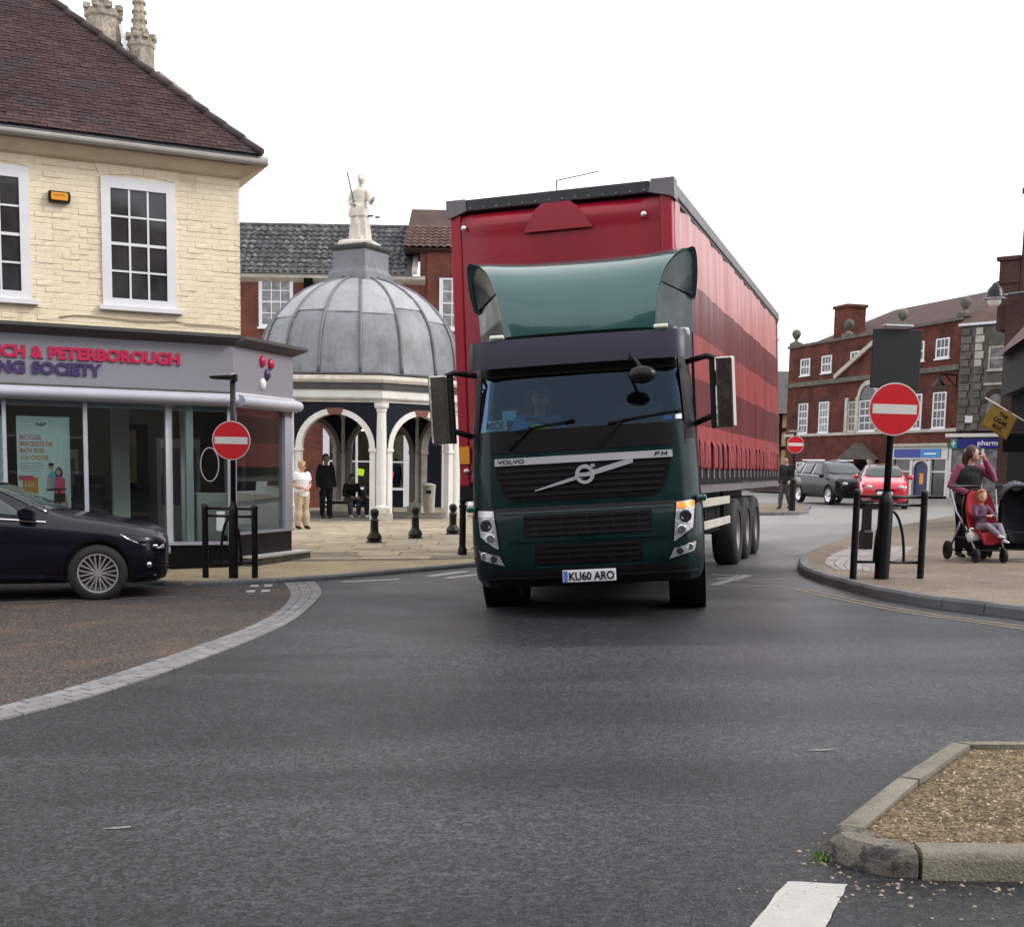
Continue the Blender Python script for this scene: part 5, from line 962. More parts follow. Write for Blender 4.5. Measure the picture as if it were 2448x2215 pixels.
# interior
B('dashboard', M['dkplastic'], lorry, -1.0, 1.0, .34, .75, 1.45, 1.80); B('cab_rear_panel', M['dkplastic'], lorry, -1.04, 1.04, 1.60, 1.66, 1.15, 2.8); B('cab_floor', M['dkplastic'], lorry, -1.05, 1.05, .4, 1.65, 1.13, 1.2)
for x in (-.55, .55): MB().box(x-.26,x+.26,.85,1.35,1.30,1.50).box(x-.25,x+.25,1.28,1.42,1.50,2.15).box(x-.14,x+.14,1.29,1.39,2.16,2.36).build('seat', col_mat('seat_cloth', (.03,.035,.05)), lorry, bevel=.03)
mb = MB(); 
for k in range(20):
    a0, a1 = 2*math.pi*k/20, 2*math.pi*(k+1)/20; f = lambda a: (-.55+.23*math.cos(a), .70-.10*math.sin(a), 1.84+.17*math.sin(a)); mb.bar(f(a0), f(a1), .03, .03)
mb.bar((-.55,.70,1.84),(-.55,.5,1.6),.05,.05); mb.build('steering_wheel', M['dkplastic'], lorry)
for x0, x1 in ((-1.0,-.62),(.62,1.0)): patch('blind', col_mat('blue_curtain', (.03,.05,.12)), 1.95, 2.48, x0, x0+.06 if x0 < 0 else x1, -.16, .01, 3, 2) if x0 < 0 else None
# mascara of items on the dashboard shelf
qp('name_plate', col_mat('mint_card', (.35,.62,.55)), [(-.955,1.89),(-.73,1.895),(-.735,2.0),(-.95,1.995)], -.03, .006); fit(text('lettering', 'MICK', .10, M['plinth'], lorry, (-.94, surf(-.85,1.93)+.018, 1.915), rot=(R(80),0,R(-10)), ext=.001, bold=.002), .19)
qp('dash_card', col_mat('cyan_card', (.25,.60,.62)), [(-.78,1.99),(-.64,1.99),(-.64,2.09),(-.78,2.09)], -.05, .03); qp('dash_cloth', col_mat('blue_cloth', (.04,.20,.50)), [(-.70,1.885),(-.52,1.885),(-.56,1.99),(-.66,2.02)], -.05, .05); qp('dash_vest', col_mat('lime_cloth', (.45,.70,.05)), [(-.52,1.885),(-.30,1.885),(-.31,1.925),(-.48,1.935)], -.04, .05)
qp('screen_sticker', col_mat('sticker_blue', (.06,.35,.75)), [(.80,1.905),(.90,1.91),(.90,1.95),(.81,1.95)], -.008, .002); qp('screen_sticker', M['poster'], [(.92,1.91),(.99,1.912),(.99,1.96),(.925,1.955)], -.008, .002)
# grilles and trim
patch('panel_seam', M['dkplastic'], 1.095, 1.125, -1.13, 1.13, .006, .02, 18, 1)
def ug(v): return .70+.165*math.sin(v*math.pi/2)**.6 if v < .99 else .865
patch('upper_grille', M['grille'], 1.185, 1.55, lambda v: -ug(v), lambda v: ug(v), .008, .012, 16, 8)
for z in (1.25,1.31,1.37,1.43,1.49): patch('grille_slat', M['dkplastic'], z-.014, z+.014, -.74-(z-1.2)*.3, .74+(z-1.2)*.3, .022, .012, 14, 1)
patch('name_strip', M['silver'], 1.545, 1.615, -.865, .885, .030, .020, 16, 1)
fy = lambda x: surf(x, 1.58)-.0335
for nm_, segs in (('lettering', [((.715,1.562),(.725,1.600)),((.722,1.597),(.765,1.597)),((.719,1.582),(.755,1.582))]), ('lettering', [((.780,1.562),(.788,1.600)),((.788,1.600),(.806,1.574)),((.806,1.574),(.832,1.600)),((.832,1.600),(.826,1.562))])):
    mb = MB()
    for a, b in segs: mb.bar((a[0], fy(a[0]), a[1]), (b[0], fy(b[0]), b[1]), .009, .004, up=(0,-1,0))
    mb.build(nm_, M['plinth'], lorry)
for s, x, w in (('VOLVO', -.835, .27),): 
    t_ = text('lettering', s, .058, M['plinth'], lorry, (x, surf(x+w/2, 1.58)-.036, 1.562), rot=(R(90),0,R(-2 if x < 0 else 8)), ext=.002, bold=.0006); fit(t_, w)
    t_.rotation_euler = (R(90), 0, math.atan2(surf(x+w,1.58)-surf(x,1.58), w)); t_.location.y = surf(x,1.58)-.038
MB().loft([[(x, surf(x,z)-.045, z-h_), (x, surf(x,z)-.045, z+h_), (x, surf(x,z)-.02, z+h_), (x, surf(x,z)-.02, z-h_)] for x, z, h_ in [(lerp(-.47,.50,k/10), lerp(1.285,1.535,k/10), .006+.02*min(1,k/10*1.5)) for k in range(11)]]).build('diagonal_bar', M['silver'], lorry)
mb = MB(); prof = [(.060,-.012),(.092,-.012),(.096,0),(.092,.014),(.060,.014),(.058,0)]; n = 28
mb.loft([[(.03+r_*math.cos(a), surf(0,1.42)-.055-d_, 1.42+r_*math.sin(a)) for r_, d_ in prof] for a in [2*math.pi*k/n for k in range(n)]]+[[(.03+r_*1, surf(0,1.42)-.055-d_, 1.42) for r_, d_ in prof]], caps=False); bdg = mb.build('ring_badge', M['silver'], lorry, smooth=40)
MB().box(-.035,.095,surf(0,1.42)-.072,surf(0,1.42)-.05,1.402,1.438).build('badge_bar', M['silver'], bdg); MB().prism([(.085,1.475),(.13,1.52),(.13,1.485),(.095,1.52)], surf(0,1.42)-.072, surf(0,1.42)-.05, 'y').build('badge_arrow', M['silver'], bdg)
for z0, z1, x0, x1, n_ in ((.835,1.045,-.60,.66,4),(.555,.755,-.50,.56,4)):
    patch('lower_grille', M['grille'], z0, z1, x0, x1, .006, .012, 12, 3)
    for k in range(n_): z = lerp(z0+.02, z1-.02, k/(n_-1)); patch('grille_slat', M['dkplastic'], z-.010, z+.010, x0+.03, x1-.03, .020, .012, 12, 1)
    for k in range(5): x = lerp(x0+.12, x1-.12, k/4); patch('grille_upright', M['dkplastic'], z0+.02, z1-.02, x-.008, x+.008, .014, .006, 1, 2)
for z in (1.075,.795,.525): patch('panel_ridge', M['green'], z-.010, z+.010, -.82+(1.08-z)*.25, .86-(1.08-z)*.25, .016, .016, 14, 1)
patch('bumper_lip', M['dkplastic'], .335, .525, -1.10, 1.10, .010, .012, 18, 3); patch('bumper_step', M['dkplastic'], .42, .44, -1.1, 1.1, .03, .02, 18, 1)
for s in (-1, 1):
    f_ = lambda L_: [(s*x, z) for x, z in L_] if s > 0 else [(s*x, z) for x, z in (L_[1], L_[0], L_[3], L_[2])]
    hs = qp('headlight', M['lens'], f_([(.865,.725),(1.055,.85),(1.085,1.115),(.905,1.105)]), .010, .02); qp('headlight_surround', M['dkplastic'], f_([(.845,.70),(1.075,.84),(1.105,1.13),(.89,1.12)]), .004, .02)
    for x, z, r_ in ((.985,.965,.062),(.945,.84,.045)): MB().lathe([(r_,.0),(r_*.9,-.012),(r_*.55,-.002),(.01,-.006)], 18, (s*x, surf(x,z)-.016, z), axis='y').build('lamp_bowl', M['reflector'] if r_ < .05 else M['darkbowl'], hs, smooth=True)
    qp('indicator', M['lit_amber'] if s > 0 else M['silver'], f_([(.915,1.045),(1.07,1.05),(1.08,1.11),(.915,1.10)]), .020, .012, parent=hs)
    qp('daylight_strip', M['reflector'], f_([(.868,.728),(.90,.735),(1.055,.862),(1.05,.85)]), .022, .01, parent=hs)
    fg = qp('fog_lamp', M['lens'], f_([(.815,.555),(1.06,.625),(1.085,.715),(.865,.655)]), .012, .02); qp('fog_surround', M['dkplastic'], f_([(.795,.535),(1.075,.61),(1.10,.73),(.845,.672)]), .006, .02)
    for x, z in ((1.02,.668),(.92,.632)): MB().lathe([(.036,.0),(.03,-.010),(.015,-.002),(.005,-.004)], 14, (s*x, surf(x,z)-.018, z), axis='y').build('lamp_bowl', M['reflector'] if x > 1 else M['darkbowl'], fg, smooth=True)
    MB().box(*sorted((s*1.10,s*1.20)),.20,.62,1.10,1.16).build('entry_grip', M['teal'], lorry, bevel=.02)
    # mirrors
    for P in ([(s*1.06,.42,2.47),(s*1.25,.26,2.50),(s*1.36,.26,2.46)], [(s*1.12,.40,1.86),(s*1.28,.30,1.92),(s*1.38,.28,1.98)]): MB().tube(P, .029, 8).build('mirror_arm', M['dkplastic'], lorry, smooth=True)
    MB().loft([[(s*1.315,.24,z),(s*1.335,.22,z),(s*1.49,.22,z),(s*1.52,.25,z),(s*1.50,.34,z),(s*1.325,.36,z)] for z in (1.80,1.83,2.45,2.48)]).build('mirror_housing', M['mirrorshell'], lorry, bevel=.015)
    MB().box(*sorted((s*1.275,s*1.32)),.24,.36,1.80,2.48).build('mirror_frame', M['dkplastic'], lorry, bevel=.01)
    MB().loft([[(s*1.325,.362,z),(s*1.51,.345,z),(s*1.51,.365,z),(s*1.325,.375,z)] for z in (1.83,2.45)]).build('mirror_glass', M['chrome'], lorry)
# sun visor
def vis(u, v):
    x = lerp(-1.10, 1.12, u); return (x, surf(x*.9, 2.6)-.20+.12*v-.015*math.sin(v*math.pi)+.20*max(0, abs(2*u-1)-.90)**1.2*3, lerp(2.50, 2.785, v))
MB().slab(vis, 24, 6, (0,.02,0)).build('sun_visor', M['visor'], lorry, smooth=40)
for x in (-.95,-.5,.5,.95): MB().bar((x, surf(x,2.6)+.05, 2.66),(x, surf(x,2.6)-.10, 2.66), .03, .05).build('visor_bracket', M['dkplastic'], lorry)
for x in (-.80,.82): MB().box(x-.07,x+.07,.24,.34,2.80,2.835).build('marker_lamp', mat('marker_lens', (.85,.85,.7), .15) if x < 0 else bpy.data.materials['marker_lens'], lorry, bevel=.01)
MB().box(.98,1.10,.36,.52,2.70,2.80).build('corner_lamp', M['silver'], lorry, bevel=.03)
# kerb mirror
MB().ell((.63,-.13,2.33), (.135,.06,.085), 14, 8).build('front_mirror', M['black'], lorry, smooth=True, rot=(0,0,0)); MB().tube([(.50,.16,2.56),(.58,-.05,2.47),(.63,-.12,2.38)], .018, 8).build('front_mirror_arm', M['black'], lorry)
# wipers
for P in (((-.72,1.70),(-.50,1.90),(-.05,1.955)),((.18,1.70),(.42,1.93),(.98,1.99))):
    pts = [(x, surf(x,z)-.035, z) for x, z in P]; mb = MB(); mb.bar(pts[0], pts[1], .022, .02); mb.bar(pts[1], pts[2], .014, .034, up=(0,-1,0)); mb.bar((pts[1][0]-.15, surf(pts[1][0]-.15,1.9)-.03, pts[1][2]-.03), pts[2], .012, .02); mb.build('wiper', M['black'], lorry)
# number plate
npl = MB().box(-.235,.29,surf(0,.43)-.052,surf(0,.43)-.03,.372,.492).build('number_plate', col_mat('plate_white', (.68,.68,.70), .35), lorry, bevel=.006); MB().box(-.228,-.185,surf(0,.43)-.055,surf(0,.43)-.0525,.378,.486).build('plate_band', col_mat('plate_blue', (.08,.16,.50), .4), npl)
fit(text('lettering', 'KU60 ARO', .11, M['plinth'], npl, (-.172, surf(0,.43)-.056, .392), ext=.001, bold=.003), .445)
# roof deflector
def defl(u, v):
    s = 2*u-1; hw = .76+.10*v+.345*v**2.6; z = 2.84+.86*(1-(1-v)**1.5)+.05*v**4*abs(s)**4-.10*v**6*max(0,abs(s)-.9)*4; y = .42+.10*v+.78*v**2.4+.10*(abs(s)**3)*(1-v); return (s*hw, y, z-.03*(1-s*s)*v)
MB().slab(defl, 28, 20, (0,.03,-.02)).build('deflector_scoop', M['teal'], lorry, smooth=50)
for s in (-1, 1):
    mb = MB(); mb.slab(lambda u, v: (s*lerp(defl(1,v)[0]-.02, 1.15+.06*v**3, u), lerp(defl(1,v)[1]+.03, 1.50-.02*v, u), lerp(defl(1,v)[2]-.015, 2.86+.80*v, u)), 8, 14, (s*-.02,0,0)); mb.build('deflector_side', M['green'], lorry, smooth=50)
    WP = catmull([(1.165,0,3.705),(1.197,0,3.69),(1.217,0,3.62),(1.22,0,3.48),(1.21,0,3.34),(1.19,0,3.22)], 5)
    def wing(u, v):
        q = WP[min(len(WP)-1, int(round(u*(len(WP)-1))))]; y0_ = 1.16+.30*u**1.5; return (s*q.x, lerp(y0_, 1.74, v), q.z+.02*v)
    MB().slab(lambda u, v: (lambda p: (s*lerp(p[0]-.01, 1.165+.03*math.sin(v*3.1), u), lerp(p[1]+.02, 1.44-.22*v, u), lerp(p[2]-.012, 3.24+.45*v, u)))(defl(1, .42+.57*v)), 6, 10, (-.012*s,.012,0)).build('deflector_cheek', M['green'], lorry, smooth=60)
    MB().slab(wing, 24, 6, (-.07*s,0,-.03)).build('deflector_wing', M['teal'], lorry, smooth=60)
    MB().loft([[(s*1.12,y,z) for y, z in ((1.5,1.15),(1.72,1.15),(1.72,3.3),(1.5,3.3))],[(s*1.15,y,z) for y, z in ((1.5,1.15),(1.80,1.15),(1.80,3.3),(1.5,3.3))]]).build('cab_side_fairing', M['green'], lorry)
# wheels and chassis; wheels follow the road while the body leans
for x in (-1, 1):
    tyre(lorry, (x*1.0, 1.38, .50-.0534*x), .50, .30, .29, M['dkplastic']); MB().lathe([(.62,-.19),(.64,-.19),(.64,.19),(.62,.19)], 24, (x*.98,1.38,.55), axis='x', ring=True).build('wheel_arch', M['dkplastic'], lorry)
    for xx in (.72, 1.04): tyre(lorry, (x*xx, 4.75, .50-.0534*x), .50, .28, .29, M['dkplastic'])
    B('fuel_tank', M['chassis'], lorry, *sorted((x*.62,x*1.12)), 2.3, 3.7, .45, 1.0, bevel=.08); B('chassis_rail', M['chassis'], lorry, x*.42-.04, x*.42+.04, .8, 5.6, .70, 1.0)
for x in (-1, 1): B('mud_flap', M['chassis'], lorry, *sorted((x*.78,x*1.14)), 1.96, 1.985, .14-.0534*x, .85)  # mud flaps added to deepen the shade under the cab
B('axle_beam', M['chassis'], lorry, -.85, .85, 1.30, 1.46, .42, .56); B('underbody', M['chassis'], lorry, -.82, .82, .35, 3.8, .36, 1.12); B('fifth_wheel', M['chassis'], lorry, -.5, .5, 4.2, 5.2, 1.0, 1.18)
# ---- trailer
trl = thing('curtain_side_trailer', 'red striped curtain-side semi-trailer coupled behind the green cab', 'trailer', (.66,14.15,.02), rot=(0,R(-3.0),R(-17.4)))
TL = 11.8; TW = 1.28
B('trailer_core', M['redpost'], trl, -TW+.06, TW-.06, .05, TL-.05, 1.32, 4.40); 
def fw(u, v):
    x, z = lerp(-TW+.10, TW-.12, u), lerp(1.34, 4.37, v); e = 1-min(1, abs(2*u-1))**6; top = max(0, 1-((v-.965)/.03)**2)
    sag = .03*math.sin(3.1*u+1)*math.sin(5*v)+.015*math.sin(11*u+4*v); dip = -.035*max(0, v-.72)/.28*math.sin(math.pi*u)
    return (x, -.01-.06*e*max(0, min(1, (1-v)*14))-.05*top*e+sag*.6*e+dip*0, z)
MB().slab(fw, 30, 40, (0,.02,0)).build('front_tarpaulin', M['tarp_red'], trl, smooth=60)
for s in (-1, 1): B('corner_post', M['redpost'], trl, *sorted((s*(TW-.125),s*TW)), -.035, .12, 1.30, 4.40, bevel=.015)
B('front_cap', M['capblack'], trl, -TW+.20, TW-.24, -.06, .10, 4.41, 4.54, bevel=.01)
for k in range(14): MB().lathe([(.014,.0),(.010,-.008),(.002,-.010)], 8, (lerp(-TW+.26, TW-.30, k/13), -.062, 4.44), axis='y').build('rivet', M['capgrey'], trl)
MB().prism([(-TW-.03,4.36),(-TW+.02,4.35),(-TW+.21,4.415),(-TW+.20,4.545),(-TW-.03,4.545)], -.075, .14, 'y').build('cap_corner', M['capgrey'], trl); MB().prism([(TW+.035,4.33),(TW-.02,4.36),(TW-.25,4.415),(TW-.22,4.55),(TW+.035,4.55)], -.075, .14, 'y').build('cap_corner', M['capgrey'], trl)
MB().prism([(-.38,4.10),(.42,4.10),(.24,4.34),(.16,4.40),(-.16,4.40),(-.24,4.34)], -.125, -.112, 'y').build('tarp_flap', M['tarp_flap'], trl)
for x, z in ((-1.10,4.22),(.98,4.18)): MB().lathe([(.03,0),(.03,-.02),(.012,-.03)], 12, (x,-.075,z), axis='y').build('eyelet', M['chrome'], trl)
B('roof', M['capgrey'], trl, -TW+.03, TW-.03, .10, TL, 4.40, 4.50)
for s in (-1, 1):
    B('roof_rail', M['capgrey'], trl, *sorted((s*(TW-.04),s*(TW+.03))), .14, TL, 4.38, 4.52, bevel=.01); B('curtain_track', M['capblack'], trl, *sorted((s*(TW-.03),s*(TW+.012))), .14, TL, 4.335, 4.378)
mc = bpy.data.materials.new('striped_curtain'); mc.use_nodes = True; t = mc.node_tree; n = t.nodes; L_ = t.links; b = n['Principled BSDF']; b.inputs['Roughness'].default_value = .34; b.inputs['Specular IOR Level'].default_value = .5
tc = n.new('ShaderNodeTexCoord'); sx = n.new('ShaderNodeSeparateXYZ'); mr = n.new('ShaderNodeMapRange'); mr.inputs[1].default_value = 1.0; mr.inputs[2].default_value = 5.0; rp_ = n.new('ShaderNodeValToRGB'); rp_.color_ramp.interpolation = 'CONSTANT'
for k, (z, c) in enumerate(((1.0,(.30,.060,.065)),(1.94,(.125,.026,.032)),(2.51,(.30,.060,.065)),(3.02,(.14,.030,.035)),(3.60,(.48,.20,.195)))):  # printed stripes; the top band's paler colour also carries painted sheen
    e = rp_.color_ramp.elements[k] if k < 2 else rp_.color_ramp.elements.new((z-1)/4); e.position = (z-1)/4; e.color = (*c, 1)
nz = n.new('ShaderNodeTexNoise'); nz.inputs['Scale'].default_value = 1.2; nz.inputs['Detail'].default_value = 5; mr2 = n.new('ShaderNodeMapRange'); mr2.inputs[1].default_value = .3; mr2.inputs[2].default_value = .7; mr2.inputs[3].default_value = .72; mr2.inputs[4].default_value = 1.22; mpc = n.new('ShaderNodeMapping'); mpc.inputs['Scale'].default_value = (1,3.5,.5); vm = n.new('ShaderNodeVectorMath'); vm.operation = 'SCALE'
L_.new(tc.outputs['Object'], sx.inputs[0]); L_.new(sx.outputs[2], mr.inputs[0]); L_.new(mr.outputs[0], rp_.inputs[0]); L_.new(tc.outputs['Object'], mpc.inputs[0]); L_.new(mpc.outputs[0], nz.inputs[0]); L_.new(nz.outputs[0], mr2.inputs[0]); L_.new(rp_.outputs[0], vm.inputs[0]); L_.new(mr2.outputs[0], vm.inputs['Scale']); L_.new(vm.outputs[0], b.inputs['Base Color'])
for s in (-1, 1):
    def cu(u, v):
        y, z = lerp(.125, TL-.22, u), lerp(1.44, 4.335, v); k = y/.58; rip = .016*abs(math.sin(math.pi*k))**.5+.012*math.sin(2.3*y+3*v)*(1-.6*v)+.005*math.sin(17*y+2*v)*(1-v)+.006*math.sin(5.1*y-4*v); top = .018*math.sin(y*9+v*5)*max(0, (v-.82)/.18)*max(0, 1-y/3)
        return (s*(TW-.005+rip+top), y, z)
    MB().slab(cu, 160, 16, (-.006*s,0,0)).build('curtain', mc, trl, smooth=60)
    B('rear_post', M['redpost'], trl, *sorted((s*(TW-.1),s*TW)), TL-.21, TL, 1.30, 4.40); B('side_rail', M['chassis'], trl, *sorted((s*(TW-.06),s*(TW+.01))), .05, TL, 1.24, 1.42); B('lower_rail', M['capgrey'], trl, *sorted((s*(TW-.05),s*(TW-.02))), .1, TL, 1.12, 1.235)
    if s > 0:
        for k in range(22):
            y = .55+k*.51
            if y > TL-.3: break
            stp = MB().slab(lambda u, v: (TW+.02+.035*math.sin(math.pi*v)**.6, y-.075+.15*u, 1.40+.38*v), 2, 8, (-.006,0,0)).build('strap', M['strap'], trl, smooth=True); MB().box(TW+.008,TW+.035,y-.03,y+.03,1.30,1.41).build('buckle', M['buckle'], stp, bevel=.006)
    for z in (.70, .99): B('side_guard', M['guard'], trl, *sorted((s*(TW-.06),s*(TW-.03))), 2.0 if z > .8 else 1.8, 4.55, z-.055, z+.055, bevel=.008)
    for y in (2.4, 4.2): B('guard_post', M['chassis'], trl, *sorted((s*(TW-.12),s*(TW-.065))), y-.04, y+.04, .64, 1.24)
    for k, y in enumerate((5.4, 6.6, 7.8)):
        wz = .52-.0325*s; tyre(trl, (s*1.09, y, wz), .51, .36, .30, col_mat('grey_steel_rim', (.22,.21,.20), .5, metal=.4), dish=.3)
        MB().lathe([(.56,-.20),(.58,-.20),(.58,.20),(.56,.20)], 24, (s*1.07,y,.52), axis='x').build('mudguard', M['chassis'], trl) if False else None
    B('chassis_rail', M['chassis'], trl, s*.5-.05, s*.5+.05, .4, TL-.2, .85, 1.25); MB().bar((s*.8,2.0,1.2),(s*.8,2.0,.32),.12,.12).box(s*.8-.12,s*.8+.12,1.88,2.12,.28,.33).build('landing_leg', M['chassis'], trl)
for y in (5.4, 6.6, 7.8): MB().tube([(-1.0,y,.52),(1.0,y,.52)], .075, 10).build('axle', M['chassis'], trl)
B('tool_locker', M['chassis'], trl, -1.1, 1.1, 3.2, 4.5, .55, 1.22); B('headboard_sill', M['chassis'], trl, -TW, TW, -.03, .2, 1.14, 1.30); B('rear_door', M['redpost'], trl, -TW+.1, TW-.1, TL-.02, TL+.02, 1.32, 4.38)
B('reflector', M['amber'], trl, -TW+.02, -TW+.14, -.06, -.04, 1.56, 1.76); MB().ell((-TW+.10,-.06,1.48), (.04,.03,.025), 8, 6).build('marker_lamp', M['white'], trl); MB().ell((TW+.03,.9,1.36), (.02,.05,.03), 8, 6).build('marker_lamp', M['amber'], trl); MB().ell((TW+.03,TL-.3,4.0), (.03,.05,.04), 8, 6).build('marker_lamp', M['white'], trl)
MB().bar((-.15,.5,4.5),(-.15,.5,4.78),.012,.012).bar((-.15,.5,4.78),(.35,.5,4.83),.010,.010).lathe([(.08,4.5),(.08,4.56),(.04,4.60),(.01,4.61)], 12, (-.02,.5,0)).build('aerial', M['black'], trl)
# ---------------------------------------------------------------- cars
def car(name, label, loc, rotz, st, paint, wheels, wr, glass_side, screen, roll=0, rear=None, wheel_mt=None, spokes=None, group=None, zs=1.0):
    """st rows: y, z_bottom, z_belt, z_top, half width low, max, top"""
    c = thing(name, label, 'car', loc, group=group, rot=(0, R(roll), R(rotz)))
    ysn = [r[0] for r in st]; K = lambda y, i: interp(y, ysn, [r[i] for r in st])
    def ring(y):
        zb, zl, zt, wl, wm, wt = [K(y, i) for i in range(1, 7)]; q = zt-zl
        return [(0,zb),(wl*.9,zb),(wl,zb+.05),(lerp(wl,wm,.7),zb+.16),(wm,lerp(zb,zl,.55)),(wm*.995,zl-.07),(wm*.965,zl),(lerp(wm*.965,wt,.55),zl+q*.55),(wt,zl+q*.92),(wt*.9,zl+q*.99),(wt*.5,zt+.012),(0,zt+.02)]
    full = []
    yy = []
    for i in range(len(ysn)-1):
        n_ = max(1, int((ysn[i+1]-ysn[i])/.12)); yy += [lerp(ysn[i], ysn[i+1], k/n_) for k in range(n_)]
    yy.append(ysn[-1])
    mb = MB(); mb.loft([[(x, y, z*zs) for x, z in ring(y)]+[(-x, y, z*zs) for x, z in ring(y)[::-1][1:-1]] for y in yy])
    body = mb.build('body', paint, c)
    for y in wheels:
        for s in (-1, 1):
            ct = MB().lathe([(wr+.055,-.16),(wr+.055,.16)], 28, (s*(K(y,5)-.08), y, wr), axis='x').build('cutter', paint); ct.parent = c; bpy.context.view_layer.update(); cut(body, ct)
    body.data.polygons.foreach_set('use_smooth', [True]*len(body.data.polygons)); body.data.set_sharp_from_angle(angle=R(38))
    def side(y, t, o): r = ring(y); a, b = r[6], r[8]; m_ = r[7]; p = (lerp(a[0], m_[0], t/.55), lerp(a[1], m_[1], t/.55)) if t < .55 else (lerp(m_[0], b[0], (t-.55)/.45), lerp(m_[1], b[1], (t-.55)/.45)); return (p[0]+o, y, p[1]*zs)
    def sx_(y, z):
        r = ring(y); z = z/zs
        for k in range(2, 8):
            if r[k][1] <= z <= r[k+1][1]: return lerp(r[k][0], r[k+1][0], (z-r[k][1])/max(1e-5, r[k+1][1]-r[k][1]))
        return r[5][0]
    for s in (-1, 1):
        for (ya0, ya1, yb0, yb1) in glass_side:           # bottom start/end, top start/end
            MB().slab(lambda u, v: (lambda p: (s*p[0], p[1], p[2]))(side(lerp(lerp(ya0, yb0, v), lerp(ya1, yb1, v), u), .06+.82*v, .008)), 8, 4, (-s*.004,0,0)).build('side_window', M['carglass'], c, smooth=True)
        trim = [(s*(side(y, .02, .012)[0]), y, side(y, .02, 0)[2]) for y in [lerp(glass_side[0][0]-.10, glass_side[-1][1], k/12) for k in range(13)]]
        MB().tube(trim, .011, 6).build('waist_trim', M['chrome'], c)
    y0, y1 = screen
    def zx(y, x):
        r = ring(y); x = abs(x)
        for k in range(6, 11):
            if r[k+1][0] <= x <= r[k][0]: return lerp(r[k][1], r[k+1][1], (r[k][0]-x)/max(1e-5, r[k][0]-r[k+1][0]))
        return r[11][1] if x < r[10][0] else r[6][1]
    def scr(u, v):
        y = lerp(y0, y1, v)+.16*abs(2*u-1)**2.5*(1-v); x = (2*u-1)*lerp(K(y0,5)*.86, K(y1,6)*.97, v); return (x, y-.006, (zx(y, x)+.012)*zs)
    MB().slab(scr, 14, 8, (0,.002,-.006)).build('windscreen', M['carglass'], c, smooth=True)
    for y in wheels:
        for s in (-1, 1):
            w = tyre(c, (s*(K(y,5)-.105), y, wr), wr, .21, wr*.685, M['darkbowl'] if spokes else (wheel_mt or M['alloy']))
            if spokes:
                mb = MB(); rr = wr*.67; xo = s*.075
                for k in range(spokes):
                    a = 2*math.pi*k/spokes
                    for d in (-.16, .16): mb.bar((xo, rr*.16*math.cos(a), rr*.16*math.sin(a)), (xo+s*.012, rr*.97*math.cos(a+d), rr*.97*math.sin(a+d)), .016, .024, up=(s,0,0))
                mb.lathe([(rr*.93,xo),(rr*1.03,xo),(rr*1.03,xo+s*.025),(rr*.95,xo+s*.022)], 36, axis='x', ring=True); mb.lathe([(rr*.20,xo),(rr*.19,xo+s*.02),(.01,xo+s*.022)], 16, axis='x'); mb.build('spoke_rim', wheel_mt or M['alloy'], w, smooth=35)
    return c, body, ring, K, sx_
# hatchback on the left
hb = [(0,.33,.60,.67,.35,.50,.38),(.04,.25,.66,.75,.56,.68,.52),(.16,.21,.72,.815,.70,.80,.62),(.40,.20,.785,.875,.77,.86,.69),(.70,.20,.84,.93,.79,.885,.71),(1.05,.20,.875,.975,.80,.89,.72),(1.22,.20,.89,1.02,.80,.89,.71),(1.7,.20,.92,1.235,.80,.89,.65),(2.15,.20,.94,1.39,.80,.89,.60),(2.6,.20,.96,1.44,.80,.89,.585),(3.2,.20,.98,1.43,.80,.89,.58),(3.75,.22,1.0,1.33,.80,.88,.58),(4.1,.28,1.0,1.15,.78,.86,.60),(4.3,.36,.92,.98,.65,.75,.5)]
M['navy_paint'] = mat('dark_blue_car_paint', (.0028,.0033,.011), .25, spec=.25, coat=.4)
W = Vector((-4.72,14.0)); fd = Vector((math.cos(R(16)), math.sin(R(16)))); nl = Vector((-fd.y, fd.x)); nose = W+fd*.78+nl*.79
hc, hbody, hring, hK, hsx = car('hatchback_car', 'dark blue hatchback car parked at the left edge', (nose.x, nose.y, gz(nose.x-1.5)+.004), 106, hb, M['navy_paint'], (.78,3.45), .325, [(1.42,2.35,1.95,2.35),(2.45,3.4,2.45,3.25)], (1.16,2.10), spokes=10, roll=0)
def side_poly(parent, name, m, pts, o, sgns=(-1,1), sx=None, zsc=1, **kw):
    out = []
    for s in sgns:
        mb = MB(); n = len(pts); mb.add([(s*(sx(y, z)+o), y, z) for y, z in pts]+[(s*(sx(y, z)+o-.02), y, z) for y, z in pts], [tuple(range(n)), tuple(range(n, 2*n))[::-1]]+[(i, (i+1) % n, n+(i+1) % n, n+i) for i in range(n)]); out.append(mb.build(name, m, parent, **kw))
    return out
hl = side_poly(hc, 'headlight', M['lens'], [(.05,.60),(.12,.60),(.30,.65),(.47,.72),(.54,.775),(.42,.765),(.28,.74),(.15,.70),(.05,.645)], .010, sx=hsx)
for o in hl: s = 1 if o.data.vertices[0].co.x > 0 else -1; MB().ell((s*(hsx(.30,.67)+.008), .30, .685), (.015,.055,.028), 10, 6).build('lamp_bowl', M['darkbowl'], o, smooth=True); MB().ell((s*(hsx(.16,.62)+.010), .15, .63), (.012,.035,.02), 10, 6).build('lamp_bowl', M['reflector'], o, smooth=True)
